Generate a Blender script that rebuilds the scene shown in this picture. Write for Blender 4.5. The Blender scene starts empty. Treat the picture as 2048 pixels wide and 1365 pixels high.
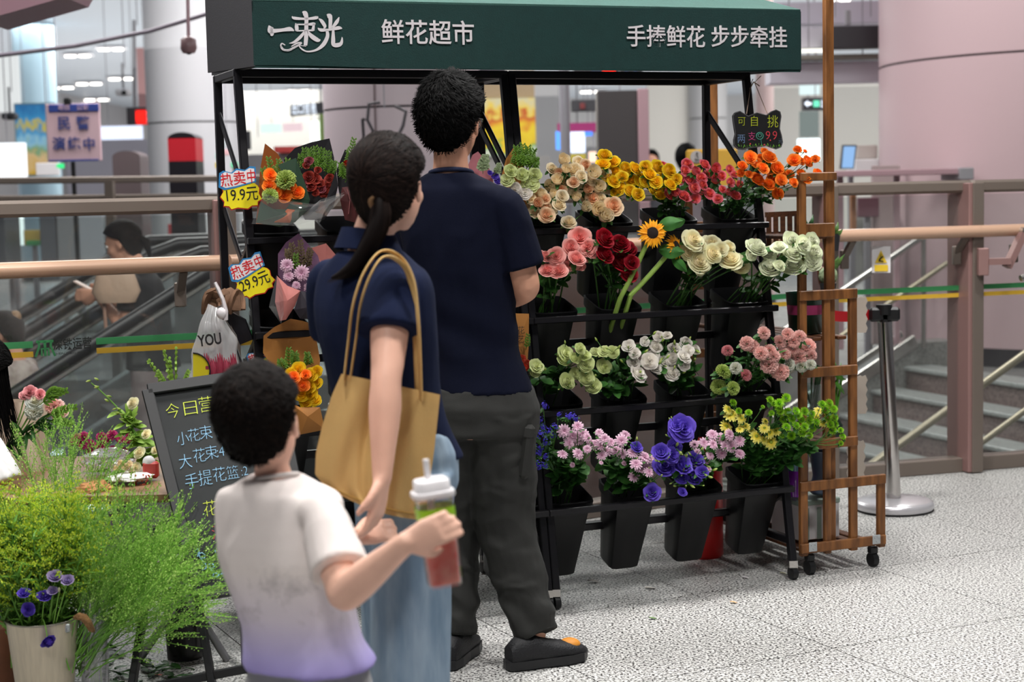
import bpy, math, random
import numpy as np
from mathutils import Vector, Matrix, noise
random.seed(7)
PI=math.pi
sc=bpy.context.scene; C=sc.collection
# ---------------------------------------------------------------- camera
FPX=3300.0; CAMH=1.40; ROLL=0.022
PITCH=math.atan((682.5-384.0)/FPX)
_fw=Vector((0,math.cos(PITCH),-math.sin(PITCH))); _u0=Vector((0,math.sin(PITCH),math.cos(PITCH)))
_rt=math.cos(ROLL)*Vector((1,0,0))-math.sin(ROLL)*_u0; _up=math.sin(ROLL)*Vector((1,0,0))+math.cos(ROLL)*_u0
CAM=Vector((0,0,CAMH))
cd=bpy.data.cameras.new('camera'); cam=bpy.data.objects.new('camera',cd); C.objects.link(cam); sc.camera=cam
cd.sensor_width=36; cd.lens=FPX/2048*36; cd.clip_end=200
cam.matrix_world=Matrix(((_rt.x,_up.x,-_fw.x,0),(_rt.y,_up.y,-_fw.y,0),(_rt.z,_up.z,-_fw.z,CAMH),(0,0,0,1)))
cd.dof.use_dof=True; cd.dof.focus_distance=5.25; cd.dof.aperture_fstop=3.4
sc.view_settings.view_transform='Standard'; sc.view_settings.look='None'; sc.view_settings.gamma=1; sc.view_settings.use_curve_mapping=False
sc.view_settings.exposure=0.0
sc.cycles.use_denoising=True
sc.cycles.max_bounces=6; sc.cycles.transparent_max_bounces=24; sc.cycles.caustics_reflective=False; sc.cycles.caustics_refractive=False
# ---------------------------------------------------------------- world and lamps
w=bpy.data.worlds.new('world'); sc.world=w; w.use_nodes=True
w.node_tree.nodes['Background'].inputs[0].default_value=(0.80,0.80,0.84,1); w.node_tree.nodes['Background'].inputs[1].default_value=0.16
def area(loc,size,power,col=(1,0.985,0.96),sy=None,rot=(0,0,0)):
    l=bpy.data.lights.new('ceiling_and_fill_light','AREA'); l.energy=power; l.color=col; l.shape='RECTANGLE' if sy else 'DISK'; l.size=size
    if sy: l.size_y=sy
    o=bpy.data.objects.new('ceiling_and_fill_light',l); C.objects.link(o); o.location=loc; o.rotation_euler=rot; return o
area((0.35,5.62,4.4),0.40,130)
area((-1.9,4.75,4.4),0.45,110)
area((2.6,6.5,4.4),0.5,110)
area((1.6,3.3,4.4),0.5,105)
area((-0.9,0.4,4.4),0.7,105)  # added fill lamp above the camera, lightens the boy's back and the flowers
area((-0.6,2.9,4.4),0.5,75)
area((2.8,11.0,4.4),1.6,110)
area((-3.5,11.5,4.4),1.6,75)
area((-1.5,14.0,4.5),4.0,460,sy=3.0)
area((-5,34,4.55),8.0,1500,sy=10.0)
area((6,19,4.5),4.0,650,sy=5.0)
area((0,38,2.9),26.0,2400,sy=44.0,rot=(PI,0,0))  # added upward fill floating below the far ceiling, unseen, brightens the slats
# ---------------------------------------------------------------- helpers
def ray(x,y): return _fw+_rt*((x-1024)/FPX)+_up*((682.5-y)/FPX)
def at(x,y,Y):
    r=ray(x,y); return CAM+r*(Y/r.y)
def gz(x,y,z=0.0):
    r=ray(x,y); return CAM+r*((z-CAMH)/r.z)
TH=math.radians(22)
SU=Vector((math.cos(TH),math.sin(TH),0)); SV=Vector((math.sin(TH),-math.cos(TH),0)); SM=Vector((.116,5.434,0))
def ST(u,v,z): return SM+SU*u+SV*v+Vector((0,0,z))
def onv(x,y,v):
    r=ray(x,y); o=CAM-SM; t=(v-o.dot(SV))/r.dot(SV); return CAM+r*t
def lin(c):
    if isinstance(c,str):
        c=c.lstrip('#'); c=[int(c[i:i+2],16)/255 for i in (0,2,4)]
        return tuple((x/12.92 if x<=.04045 else ((x+.055)/1.055)**2.4) for x in c)
    return tuple(c[:3])
_mats={}
def mat(name,col=(.5,.5,.5),rough=.5,metal=0,spec=.5,emit=None,es=1,noise_amt=0,nscale=20,nstretch=(1,1,1),bump=0,bscale=60,alpha=1,trans=0,col2=None,coat=0,sheen=0,ior=1.45,objrand=0):
    if name in _mats: return _mats[name]
    m=bpy.data.materials.new(name); m.use_nodes=True; nt=m.node_tree; b=nt.nodes['Principled BSDF']; c=lin(col)
    b.inputs['Base Color'].default_value=(*c,1); b.inputs['Roughness'].default_value=rough; b.inputs['Metallic'].default_value=metal
    b.inputs['Specular IOR Level'].default_value=spec; b.inputs['Alpha'].default_value=alpha; b.inputs['Transmission Weight'].default_value=trans
    b.inputs['Coat Weight'].default_value=coat; b.inputs['Sheen Weight'].default_value=sheen; b.inputs['IOR'].default_value=ior
    if emit is not None:
        b.inputs['Emission Color'].default_value=(*lin(emit),1); b.inputs['Emission Strength'].default_value=es
    if noise_amt or col2 or bump:
        tc=nt.nodes.new('ShaderNodeTexCoord'); mp=nt.nodes.new('ShaderNodeMapping'); mp.inputs['Scale'].default_value=nstretch
        nt.links.new(tc.outputs['Object'],mp.inputs['Vector'])
        src=mp.outputs['Vector']
        if noise_amt or col2:
            n=nt.nodes.new('ShaderNodeTexNoise'); n.inputs['Scale'].default_value=nscale; n.inputs['Detail'].default_value=4
            nt.links.new(src,n.inputs['Vector']); mx=nt.nodes.new('ShaderNodeMix'); mx.data_type='RGBA'
            c2=lin(col2) if col2 else tuple(x*(1-noise_amt) for x in c)
            cr=nt.nodes.new('ShaderNodeMapRange'); cr.inputs[1].default_value=.35; cr.inputs[2].default_value=.65
            nt.links.new(n.outputs['Fac'],cr.inputs[0]); nt.links.new(cr.outputs[0],mx.inputs['Factor'])
            mx.inputs['A'].default_value=(*c,1); mx.inputs['B'].default_value=(*c2,1); nt.links.new(mx.outputs['Result'],b.inputs['Base Color'])
        if bump:
            n2=nt.nodes.new('ShaderNodeTexNoise'); n2.inputs['Scale'].default_value=bscale; n2.inputs['Detail'].default_value=3; nt.links.new(src,n2.inputs['Vector'])
            bp=nt.nodes.new('ShaderNodeBump'); bp.inputs['Strength'].default_value=bump; bp.inputs['Distance'].default_value=.01
            nt.links.new(n2.outputs['Fac'],bp.inputs['Height']); nt.links.new(bp.outputs['Normal'],b.inputs['Normal'])
    _mats[name]=m; return m
def emat(name,col='#ffffff',s=1,col2=None,scale=3):
    if name in _mats: return _mats[name]
    m=mat(name,'#000000',1,emit=col,es=s)
    if col2:
        nt=m.node_tree; b=nt.nodes['Principled BSDF']; tc=nt.nodes.new('ShaderNodeTexCoord'); n=nt.nodes.new('ShaderNodeTexNoise'); n.inputs['Scale'].default_value=scale
        nt.links.new(tc.outputs['Object'],n.inputs['Vector']); mx=nt.nodes.new('ShaderNodeMix'); mx.data_type='RGBA'; cr=nt.nodes.new('ShaderNodeMapRange'); cr.inputs[1].default_value=.4; cr.inputs[2].default_value=.6
        nt.links.new(n.outputs['Fac'],cr.inputs[0]); nt.links.new(cr.outputs[0],mx.inputs['Factor']); mx.inputs['A'].default_value=(*lin(col),1); mx.inputs['B'].default_value=(*lin(col2),1)
        nt.links.new(mx.outputs['Result'],b.inputs['Emission Color'])
    return m
def glassmat(name,tint=(.9,.95,.93),refl=.08,rough=.02,dens=.05):
    if name in _mats: return _mats[name]
    m=bpy.data.materials.new(name); m.use_nodes=True; nt=m.node_tree; nt.nodes.clear()
    o=nt.nodes.new('ShaderNodeOutputMaterial'); t=nt.nodes.new('ShaderNodeBsdfTransparent'); t.inputs[0].default_value=(*tint,1)
    g=nt.nodes.new('ShaderNodeBsdfGlossy'); g.inputs['Roughness'].default_value=rough; g.inputs['Color'].default_value=(1,1,1,1)
    d=nt.nodes.new('ShaderNodeBsdfDiffuse'); d.inputs[0].default_value=(.7,.7,.7,1)
    lw=nt.nodes.new('ShaderNodeLayerWeight'); lw.inputs[0].default_value=.5; fr=nt.nodes.new('ShaderNodeMath'); fr.operation='POWER'; fr.inputs[1].default_value=4.0; nt.links.new(lw.outputs['Facing'],fr.inputs[0])
    a=nt.nodes.new('ShaderNodeMixShader'); b=nt.nodes.new('ShaderNodeMixShader'); mm=nt.nodes.new('ShaderNodeMath'); mm.operation='ADD'; mm.inputs[1].default_value=refl*.3
    nt.links.new(fr.outputs[0],mm.inputs[0]); nt.links.new(mm.outputs[0],a.inputs[0]); nt.links.new(t.outputs[0],a.inputs[1]); nt.links.new(g.outputs[0],a.inputs[2])
    b.inputs[0].default_value=dens; nt.links.new(a.outputs[0],b.inputs[1]); nt.links.new(d.outputs[0],b.inputs[2]); nt.links.new(b.outputs[0],o.inputs[0])
    _mats[name]=m; return m
class MB:
    def __init__(s): s.v=[]; s.f=[]; s.k=[]; s.m=[]
    def add(s,vs,fs,k=None,mi=0):
        n=len(s.v); s.v+= [tuple(p) for p in vs]; s.f+=[tuple(i+n for i in f) for f in fs]; s.k+= list(k) if k is not None else [0.0]*len(vs); s.m+=[mi]*len(fs); return s
    def box(s,c,size,rot=None,mi=0):
        c=Vector(c); R=rot or Matrix.Identity(3); h=[x/2 for x in size]
        vs=[c+R@Vector((sx*h[0],sy*h[1],sz*h[2])) for sz in (-1,1) for sy in (-1,1) for sx in (-1,1)]
        return s.add(vs,[(0,2,3,1),(4,5,7,6),(0,1,5,4),(2,6,7,3),(0,4,6,2),(1,3,7,5)],mi=mi)
    def bbox(s,c,size,b=.004,rot=None,mi=0):   # bevelled box
        c=Vector(c); R=rot or Matrix.Identity(3); x,y,z=[q/2 for q in size]; b=min(b,x*.9,y*.9,z*.9); vs=[]
        for sx in (-1,1):
            for sy in (-1,1):
                for sz in (-1,1):
                    vs+= [c+R@Vector((sx*x,sy*(y-b),sz*(z-b))),c+R@Vector((sx*(x-b),sy*y,sz*(z-b))),c+R@Vector((sx*(x-b),sy*(y-b),sz*z))]
        def I(sx,sy,sz,a): return ((sx>0)*4+(sy>0)*2+(sz>0))*3+a
        fs=[]
        for sx in (-1,1): q=[I(sx,-1,-1,0),I(sx,1,-1,0),I(sx,1,1,0),I(sx,-1,1,0)]; fs.append(q if sx>0 else q[::-1])
        for sy in (-1,1): q=[I(-1,sy,-1,1),I(-1,sy,1,1),I(1,sy,1,1),I(1,sy,-1,1)]; fs.append(q if sy>0 else q[::-1])
        for sz in (-1,1): q=[I(-1,-1,sz,2),I(1,-1,sz,2),I(1,1,sz,2),I(-1,1,sz,2)]; fs.append(q if sz>0 else q[::-1])
        for a in (-1,1):
            for d in (-1,1):
                q=[I(a,d,-1,0),I(a,d,-1,1),I(a,d,1,1),I(a,d,1,0)]; fs.append(q if a*d>0 else q[::-1])
                q=[I(a,-1,d,2),I(a,-1,d,0),I(a,1,d,0),I(a,1,d,2)]; fs.append(q if a*d>0 else q[::-1])
                q=[I(-1,a,d,1),I(-1,a,d,2),I(1,a,d,2),I(1,a,d,1)]; fs.append(q if a*d>0 else q[::-1])
                for e in (-1,1):
                    q=[I(a,d,e,0),I(a,d,e,1),I(a,d,e,2)]; fs.append(q if a*d*e>0 else q[::-1])
        return s.add(vs,fs,mi=mi)
    def bar(s,p0,p1,w,h,side=None,mi=0,b=0):
        p0=Vector(p0);p1=Vector(p1); z=(p1-p0); L=z.length; z.normalize()
        ref=Vector(side) if side is not None else (Vector((0,0,1)) if abs(z.z)<.9 else Vector((0,1,0)))
        x=ref-z*ref.dot(z); x.normalize(); y=z.cross(x); R=Matrix((x,y,z)).transposed()
        return (s.bbox((p0+p1)/2,(w,h,L),b,R,mi) if b else s.box((p0+p1)/2,(w,h,L),R,mi))
    def tube(s,pts,r,n=8,cap=True,k=None,mi=0,flat=None):
        pts=[Vector(p) for p in pts]; m=len(pts); rs=r if hasattr(r,'__len__') else [r]*m
        vs=[];ks=[]; t0=(pts[1]-pts[0]).normalized(); ref=Vector((0,0,1)) if abs(t0.z)<.9 else Vector((0,1,0)); x=(ref-t0*ref.dot(t0)).normalized()
        for i in range(m):
            t=(pts[min(i+1,m-1)]-pts[max(i-1,0)]).normalized(); x=(x-t*x.dot(t)); x.normalize(); y=t.cross(x)
            for j in range(n):
                a=2*PI*j/n; vs.append(pts[i]+(x*math.cos(a)+y*math.sin(a)*(flat or 1))*rs[i]); ks.append(k[i] if k else 0)
        fs=[(i*n+j,i*n+(j+1)%n,(i+1)*n+(j+1)%n,(i+1)*n+j) for i in range(m-1) for j in range(n)]
        if cap: fs+=[tuple(range(n))[::-1],tuple((m-1)*n+j for j in range(n))]
        return s.add(vs,fs,ks,mi)
    def lathe(s,prof,n=24,mx=None,cap=True,k=None,mi=0,sq=0):
        mx=mx or Matrix.Identity(4); vs=[];ks=[]
        for i,(r,z) in enumerate(prof):
            for j in range(n):
                a=2*PI*j/n; rr=r
                if sq:
                    rr=r/((abs(math.cos(a))**sq+abs(math.sin(a))**sq)**(1/sq))
                vs.append(mx@Vector((rr*math.cos(a),rr*math.sin(a),z))); ks.append(k[i] if k else 0)
        m=len(prof); fs=[(i*n+j,i*n+(j+1)%n,(i+1)*n+(j+1)%n,(i+1)*n+j) for i in range(m-1) for j in range(n)]
        if cap: fs+=[tuple(range(n))[::-1],tuple((m-1)*n+j for j in range(n))]
        return s.add(vs,fs,ks,mi)
    def loft(s,rings,n=24,p=2.0,mi=0):  # rings: (center, xvec, yvec[,p])
        vs=[]
        for rg in rings:
            c,x,y=Vector(rg[0]),Vector(rg[1]),Vector(rg[2]); e=2/(rg[3] if len(rg)>3 else p)
            for j in range(n):
                a=2*PI*j/n; ca,sa=math.cos(a),math.sin(a)
                vs.append(c+x*math.copysign(abs(ca)**e,ca)+y*math.copysign(abs(sa)**e,sa))
        m=len(rings); fs=[(i*n+j,i*n+(j+1)%n,(i+1)*n+(j+1)%n,(i+1)*n+j) for i in range(m-1) for j in range(n)]+[tuple(range(n))[::-1],tuple((m-1)*n+j for j in range(n))]
        return s.add(vs,fs,mi=mi)
    def ball(s,c,r,n=12,m=8,rot=None,mi=0):
        c=Vector(c); r=r if hasattr(r,'__len__') else (r,r,r); R=rot or Matrix.Identity(3); vs=[]
        for i in range(1,m):
            t=PI*i/m
            for j in range(n):
                a=2*PI*j/n; vs.append(c+R@Vector((r[0]*math.sin(t)*math.cos(a),r[1]*math.sin(t)*math.sin(a),-r[2]*math.cos(t))))
        fs=[(i*n+j,i*n+(j+1)%n,(i+1)*n+(j+1)%n,(i+1)*n+j) for i in range(m-2) for j in range(n)]
        vs+=[c-R@Vector((0,0,r[2])),c+R@Vector((0,0,r[2]))]; a=len(vs)-2
        fs+=[(a,(j+1)%n,j) for j in range(n)]+[(a+1,(m-2)*n+j,(m-2)*n+(j+1)%n) for j in range(n)]
        return s.add(vs,fs,mi=mi)
    def grid(s,fn,nu,nv,k=None,mi=0,close=False):
        vs=[];ks=[]
        for i in range(nu+1):
            for j in range(nv+1):
                u,v=i/nu,j/nv; vs.append(fn(u,v)); ks.append(k(u,v) if k else 0)
        fs=[(i*(nv+1)+j,i*(nv+1)+j+1,(i+1)*(nv+1)+j+1,(i+1)*(nv+1)+j) for i in range(nu) for j in range(nv)]
        return s.add(vs,fs,ks,mi)
    def quad(s,a,b,c,d,mi=0): return s.add([a,b,c,d],[(0,1,2,3)],mi=mi)
    def slab(s,pts,thick,mi=0):   # planar polygon (CCW) extruded by vector
        pts=[Vector(p) for p in pts]; t=Vector(thick); n=len(pts)
        return s.add(pts+[p+t for p in pts],[tuple(range(n)),tuple(range(2*n-1,n-1,-1))]+[(i,i+n,(i+1)%n+n,(i+1)%n) for i in range(n)],mi=mi)
    def mesh(s,name,mats,smooth=False,off=None):
        me=bpy.data.meshes.new(name); vs=s.v
        if off is not None: vs=[(a-off[0],b-off[1],c-off[2]) for a,b,c in vs]
        me.from_pydata(vs,[],s.f); 
        if any(s.k):
            at_=me.attributes.new('k','FLOAT','POINT'); at_.data.foreach_set('value',s.k)
        mats=mats if isinstance(mats,(list,tuple)) else [mats]
        for m in mats: me.materials.append(m)
        if len(mats)>1: me.polygons.foreach_set('material_index',s.m)
        if smooth:
            me.polygons.foreach_set('use_smooth',[True]*len(me.polygons)); me.update()
            if len(me.polygons)<4000: me.set_sharp_from_angle(angle=.95)
        me.update(); return me
def wloc(o):
    v=Vector((0,0,0))
    while o: v+=o.location; o=o.parent
    return v
def tag(o,label=None,cat=None,group=None,kind=None):
    if label: o['label']=label
    if cat: o['category']=cat
    if group: o['group']=group
    if kind: o['kind']=kind
    return o
def thing(name,loc,label=None,cat=None,group=None,kind=None):
    o=bpy.data.objects.new(name,None); o.location=loc; o.empty_display_size=.05; C.objects.link(o); return tag(o,label,cat,group,kind)
def ob(name,mb,mats,parent=None,smooth=False,label=None,cat=None,group=None,kind=None):
    if parent is not None: off=wloc(parent); loc=(0,0,0)
    else:
        a=np.array(mb.v); lo,hi=a.min(0),a.max(0); off=Vector(((lo[0]+hi[0])/2,(lo[1]+hi[1])/2,lo[2])); loc=off
    me=mb.mesh(name,mats,smooth,off); o=bpy.data.objects.new(name,me); o.location=loc; o.parent=parent; C.objects.link(o)
    return tag(o,label,cat,group,kind)
def inst(name,me,mx,parent=None,**kw):
    o=bpy.data.objects.new(name,me); C.objects.link(o)
    if parent is not None: o.parent=parent; mx=Matrix.Translation(-wloc(parent))@mx
    o.matrix_local=mx; return tag(o,**kw)
def shadesm(o,ang=.6):
    try: o.data.set_sharp_from_angle(angle=ang)
    except Exception: pass
    o.data.polygons.foreach_set('use_smooth',[True]*len(o.data.polygons)); return o
def frame(o,x,y):  # 4x4 from origin and x,y dirs
    x=Vector(x).normalized(); z=x.cross(Vector(y)).normalized(); y=z.cross(x); m=Matrix((x,y,z)).transposed().to_4x4(); m.translation=Vector(o); return m
def textmesh(s,size,thin=0,extrude=.0004,align='CENTER',space=1.0):
    c=bpy.data.curves.new('t','FONT'); c.body=s; c.size=size; c.align_x=align; c.align_y='CENTER'; c.offset=thin; c.extrude=extrude; c.space_character=space; c.resolution_u=3
    o=bpy.data.objects.new('t',c); me=bpy.data.meshes.new_from_object(o); bpy.data.objects.remove(o); bpy.data.curves.remove(c); return me
def text(name,s,size,mx,m,parent,thin=0,extrude=.0004,align='CENTER',space=1.0,fitw=None,label=None):
    me=textmesh(s,size,thin,extrude,align,space); me.materials.clear(); me.materials.append(m)
    if fitw:
        n=len(me.vertices); a=np.zeros(n*3); me.vertices.foreach_get('co',a); a=a.reshape(-1,3)
        if n: wd=a[:,0].max()-a[:,0].min(); a[:,0]*=fitw/wd; me.vertices.foreach_set('co',a.ravel()); me.update()
    return inst(name,me,mx,parent,label=label)
def strokes(mb,ss,fn,z0=0):   # ss: list of [(x,y,w)..]; fn maps (x,y,h) to world; ribbons with thickness
    for st in ss:
        n=len(st); L=[];Rr=[]
        for i,(x,y,w_) in enumerate(st):
            a=st[max(i-1,0)]; b=st[min(i+1,n-1)]; dx,dy=b[0]-a[0],b[1]-a[1]; l=math.hypot(dx,dy) or 1; nx,ny=-dy/l,dx/l
            L.append((x+nx*w_/2,y+ny*w_/2)); Rr.append((x-nx*w_/2,y-ny*w_/2))
        vs=[fn(*p,z0) for p in L]+[fn(*p,z0) for p in Rr]
        mb.add(vs,[(i,i+1,n+i+1,n+i) for i in range(n-1)])
def smooth_stroke(st,n=5):
    P=[st[0]]+list(st)+[st[-1]]; out=[]
    for i in range(1,len(P)-2):
        for k in range(n):
            t=k/n; out.append(tuple((2*b+(c-a)*t+(2*a-5*b+4*c-d)*t*t+(3*b-a-3*c+d)*t**3)/2 for a,b,c,d in zip(P[i-1],P[i],P[i+1],P[i+2])))
    return out+[st[-1]]
def ordn(i): return ['first','second','third','fourth','fifth','sixth','seventh','eighth','ninth','tenth','eleventh','twelfth','thirteenth','fourteenth','fifteenth','sixteenth','seventeenth','eighteenth','nineteenth','twentieth'][i] if i<20 else str(i+1)+'th'
# ================================================================ structure
def granite(name,base,dark,sc1=95,rough=.22,stretch=(1,1,1),lo=.44,hi=.56):
    m=bpy.data.materials.new(name); m.use_nodes=True; nt=m.node_tree; b=nt.nodes['Principled BSDF']
    g=nt.nodes.new('ShaderNodeNewGeometry'); mp=nt.nodes.new('ShaderNodeMapping'); mp.inputs['Scale'].default_value=stretch; nt.links.new(g.outputs['Position'],mp.inputs['Vector'])
    n=nt.nodes.new('ShaderNodeTexNoise'); n.inputs['Scale'].default_value=sc1; n.inputs['Detail'].default_value=3; n.inputs['Roughness'].default_value=.6
    n2=nt.nodes.new('ShaderNodeTexNoise'); n2.inputs['Scale'].default_value=sc1*.35; n2.inputs['Detail'].default_value=2
    nt.links.new(mp.outputs[0],n.inputs['Vector']); nt.links.new(mp.outputs[0],n2.inputs['Vector'])
    cr=nt.nodes.new('ShaderNodeValToRGB'); e=cr.color_ramp.elements; e[0].position=lo-.06; e[0].color=(*lin(dark),1); e[1].position=hi; e[1].color=(*lin(base),1)
    x=e.new(lo); mid=tuple(a*.45+b_*.55 for a,b_ in zip(lin(base),lin(dark))); x.color=(*mid,1)
    nt.links.new(n.outputs['Fac'],cr.inputs[0])
    mx=nt.nodes.new('ShaderNodeMix'); mx.data_type='RGBA'; mx.blend_type='MULTIPLY'; mx.inputs['Factor'].default_value=.35
    c2=nt.nodes.new('ShaderNodeMapRange'); c2.inputs[1].default_value=.3; c2.inputs[2].default_value=.7; c2.inputs[3].default_value=.6; c2.inputs[4].default_value=1.1; nt.links.new(n2.outputs['Fac'],c2.inputs[0])
    nt.links.new(cr.outputs[0],mx.inputs['A']); nt.links.new(c2.outputs[0],mx.inputs['B']); nt.links.new(mx.outputs['Result'],b.inputs['Base Color'])
    b.inputs['Roughness'].default_value=rough; b.inputs['Specular IOR Level'].default_value=.35; return m
M_tile=granite('speckled granite','#cfcecb','#221f1f',120,.45,lo=.475,hi=.54); M_step=granite('pinkish granite','#8a7a76','#4c4040',60,.35,lo=.4,hi=.6); M_stepn=granite('pale granite nosing','#9fa3a1','#6b6d6c',60,.35,lo=.35,hi=.6)
M_grout=mat('grout','#4a4542',.8); M_rail=mat('taupe steel','#746961',.38,.25); M_railp=mat('taupe steel pink reflection','#94736f',.38,.25); M_hand=mat('beige handrail','#c09c84',.3,.1,coat=.2)  # M_railp: pink reflection on the taupe steel is put into the colour
M_glass=glassmat('rail glass',(.93,.95,.94),.06,.02,.02); M_steel=mat('brushed steel','#b8b4b0',.25,.9); M_blk=mat('black rubber','#121214',.45); M_dk=mat('dark grey panel','#3a3a3e',.5); M_darkwall=mat('charcoal wall','#2e3033',.6,noise_amt=.2,nscale=1.5)
TT=math.radians(26); TU=Vector((math.cos(TT),math.sin(TT),0)); TV=Vector((math.sin(TT),-math.cos(TT),0)); TO=Vector((.626,5.56,0))
fl=thing('floor',(0,4,0),kind='structure')
mb=MB(); S=.78
RP=[at(-520,700,5.55),at(452,700,6.14),at(1650,700,7.72),at(1936,700,7.95),at(2600,700,8.55)]
RP=[Vector((p.x,p.y,0)) for p in RP]
ex0=Vector((-8,-3,0)); poly=[(-13,-3),(9,-3),(9,8.9),(RP[4].x,RP[4].y),(RP[3].x,RP[3].y),(RP[2].x,RP[2].y),(RP[1].x,RP[1].y),(RP[0].x,RP[0].y),(-13,1.6)]
mb.slab([Vector((x,y,-.012)) for x,y in poly],(0,0,-.2)); ob('floor_bed',mb,M_grout,fl)
tm=MB().box((0,0,-.006),(S-.004,S-.004,.012)).mesh('tile',M_tile); TR=Matrix((TU,-TV,Vector((0,0,1)))).transposed().to_4x4()
def railY(x):
    for a,b in zip(RP,RP[1:]):
        if a.x<=x<=b.x: return a.y+(b.y-a.y)*(x-a.x)/(b.x-a.x)
    return RP[0].y+(x-RP[0].x)*.42 if x<RP[0].x else 8.9
for i in range(-9,8):
    for j in range(-5,8):
        c=TO+TU*((i+.5)*S)+TV*((j+.45)*S)
        if c.y<.6 or c.y>railY(c.x)+.25 or c.x>c.y*.40+.9 or c.x<-c.y*.62-1.3 : continue
        inst('tile',tm,Matrix.Translation(c)@TR,fl)
# railing ---------------------------------------------------------------
def railrun(a,b,label,first,strip=True,gap=None):
    d=(b-a).normalized(); nrm=Vector((d.y,-d.x,0)); t=thing('glass_railing',(a+b)/2,label,'railing')
    Z=Vector((0,0,1))
    ob('top_rail',MB().bar(a+Z*1.378,b+Z*1.378,.06,.085,side=(0,0,1),b=.012),M_rail,t,label='taupe top rail')
    ob('base_rail',MB().bar(a+Z*.035,b+Z*.035,.07,.09,side=(0,0,1),b=.004),M_rail,t)
    ob('glass_pane',MB().bar(a+d*.06+Z*.705,b-d*.02+Z*.705,1.27,.012,side=(0,0,1)),M_glass,t)
    h=[a+Z*1.165-d*.02+nrm*.11+(b-a)*(k/6)*1.0 for k in range(7)]
    ob('handrail',MB().tube(h,.029,12),M_hand,t,True,label='beige rounded handrail')
    for k in (.12,.9):
        p=a+(b-a)*k; ob('bracket',MB().bar(p+Z*1.06+nrm*.02,p+Z*1.14+nrm*.10,.02,.03).bbox(p+Z*1.05+nrm*.02,(.04,.03,.09),.004),M_rail,t)
    L=(b-a).length
    segs=[(0.02,L-.03)] if not gap else [(.02,gap[0]),(gap[1],L-.03)]
    if strip:
        for s0,s1 in segs:
            if s1<=s0: continue
            ob('green_stripe',MB().bar(a+d*s0+Z*.893+nrm*.008,a+d*s1+Z*.893+nrm*.008,.024,.002,side=(0,0,1)),mat('green film','#3f9058',.5),t)
            ob('yellow_stripe',MB().bar(a+d*s0+Z*.858+nrm*.008,a+d*s1+Z*.858+nrm*.008,.020,.002,side=(0,0,1)),mat('yellow film','#d8ae38',.5),t)
    return t,d,nrm
dd=(RP[1]-RP[0]).normalized()
def railpar(px,a,b):   # param along a-b for picture column
    r=ray(px,600); 
    # solve a+d*s = k*r
    d=(b-a).normalized(); det=d.x*(-r.y)+r.x*d.y; 
    return (-a.x*(-r.y)-r.x*a.y)/det
g0,g1=railpar(61,RP[0],RP[1]),railpar(188,RP[0],RP[1])
t1,d1,n1=railrun(RP[0],RP[1],'glass railing with beige handrail at the left, in front of the escalators',0,gap=(g0,g1))
lm=mat('green film'); c0=RP[0]+d1*railpar(85,RP[0],RP[1])+n1*.009
mb=MB(); F=lambda x,y,z: c0+d1*x+Vector((0,0,.876+y))+n1*z
strokes(mb,[[(-.03,.026,.009),(.03,.026,.009)],[(-.022,.026,.008),(-.02,.008,.008),(-.034,-.028,.008)],[(.022,.026,.008),(.02,.008,.008),(.034,-.028,.008)],[(0,.026,.009),(0,-.026,.009)],[(-.012,-.026,.007),(-.012,.0,.007),(.012,.0,.007),(.012,-.026,.007)]],F,.001)
ob('operator_emblem',mb,lm,t1)
rx=Matrix((d1,Vector((0,0,1)),n1)).transposed().to_4x4()
def tm4(p): m=rx.copy(); m.translation=p; return m
gt=mat('grey film','#262a28',.6)
p=RP[0]+d1*((railpar(102,RP[0],RP[1])+railpar(178,RP[0],RP[1]))/2)+n1*.009
text('operator_lettering','深铁运营',.045,tm4(p+n1*.003+Vector((0,0,.886))),gt,t1,fitw=.135,thin=.0006)
text('operator_lettering','SHENZHEN METRO',.012,tm4(p+Vector((0,0,.855))),gt,t1,fitw=.13)
railrun(RP[1],RP[2],'long glass railing running behind the flower stand',1)
t3,d3,n3=railrun(RP[2],RP[3],'glass railing panel between the wooden rack and the pinkish post',2)
t4,d4,n4=railrun(RP[3],RP[4],'glass railing panel at the far right of the pinkish post',3)
def railpost(p,d,nrm,label,w=.07,dp=.14):
    t=thing('railing_post',p,label,'post')
    ob('post_body',MB().bbox(p+Vector((0,0,.70)),(.14 if w>.1 else w,dp,1.39),.004,Matrix((d,-nrm,Vector((0,0,1)))).transposed()),M_railp,t,label='pinkish steel post')
    ob('face_plate',MB().bbox(p+Vector((0,0,.70))+nrm*(dp/2+.004)+d*.01,(w*.8,.01,1.39),.003,Matrix((d,-nrm,Vector((0,0,1)))).transposed()),M_rail,t); return t
railpost(RP[1],d1,n1,'taupe railing post just behind the left corner of the flower stand',.08,.12)
railpost(RP[2],d3,n3,'railing post hidden behind the wooden rack',.07,.12)
tp=railpost(RP[3]-d3*.02,d3,n3,'pinkish railing post with a handrail bracket at the right',.075,.19)
b0=RP[3]+n3*.12+Vector((0,0,1.02))
ob('bracket_arm',MB().bbox(b0,(.05,.05,.13),.004).bar(b0+d3*.02,b0+d3*.13+n3*.02,.03,.07).bar(b0+d3*.12+n3*.02-Vector((0,0,.03)),b0+d3*.20+n3*.03+Vector((0,0,.13)),.03,.05),M_railp,tp)
hp=[b0+d3*(.19+.085*math.sin(a))+n3*.03+Vector((0,0,.03+.115*math.cos(a))) for a in [k*PI/8 for k in range(0,9)]]
ob('handrail_hoop',MB().tube(hp,.016,8),M_steel,tp,True)
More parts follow.
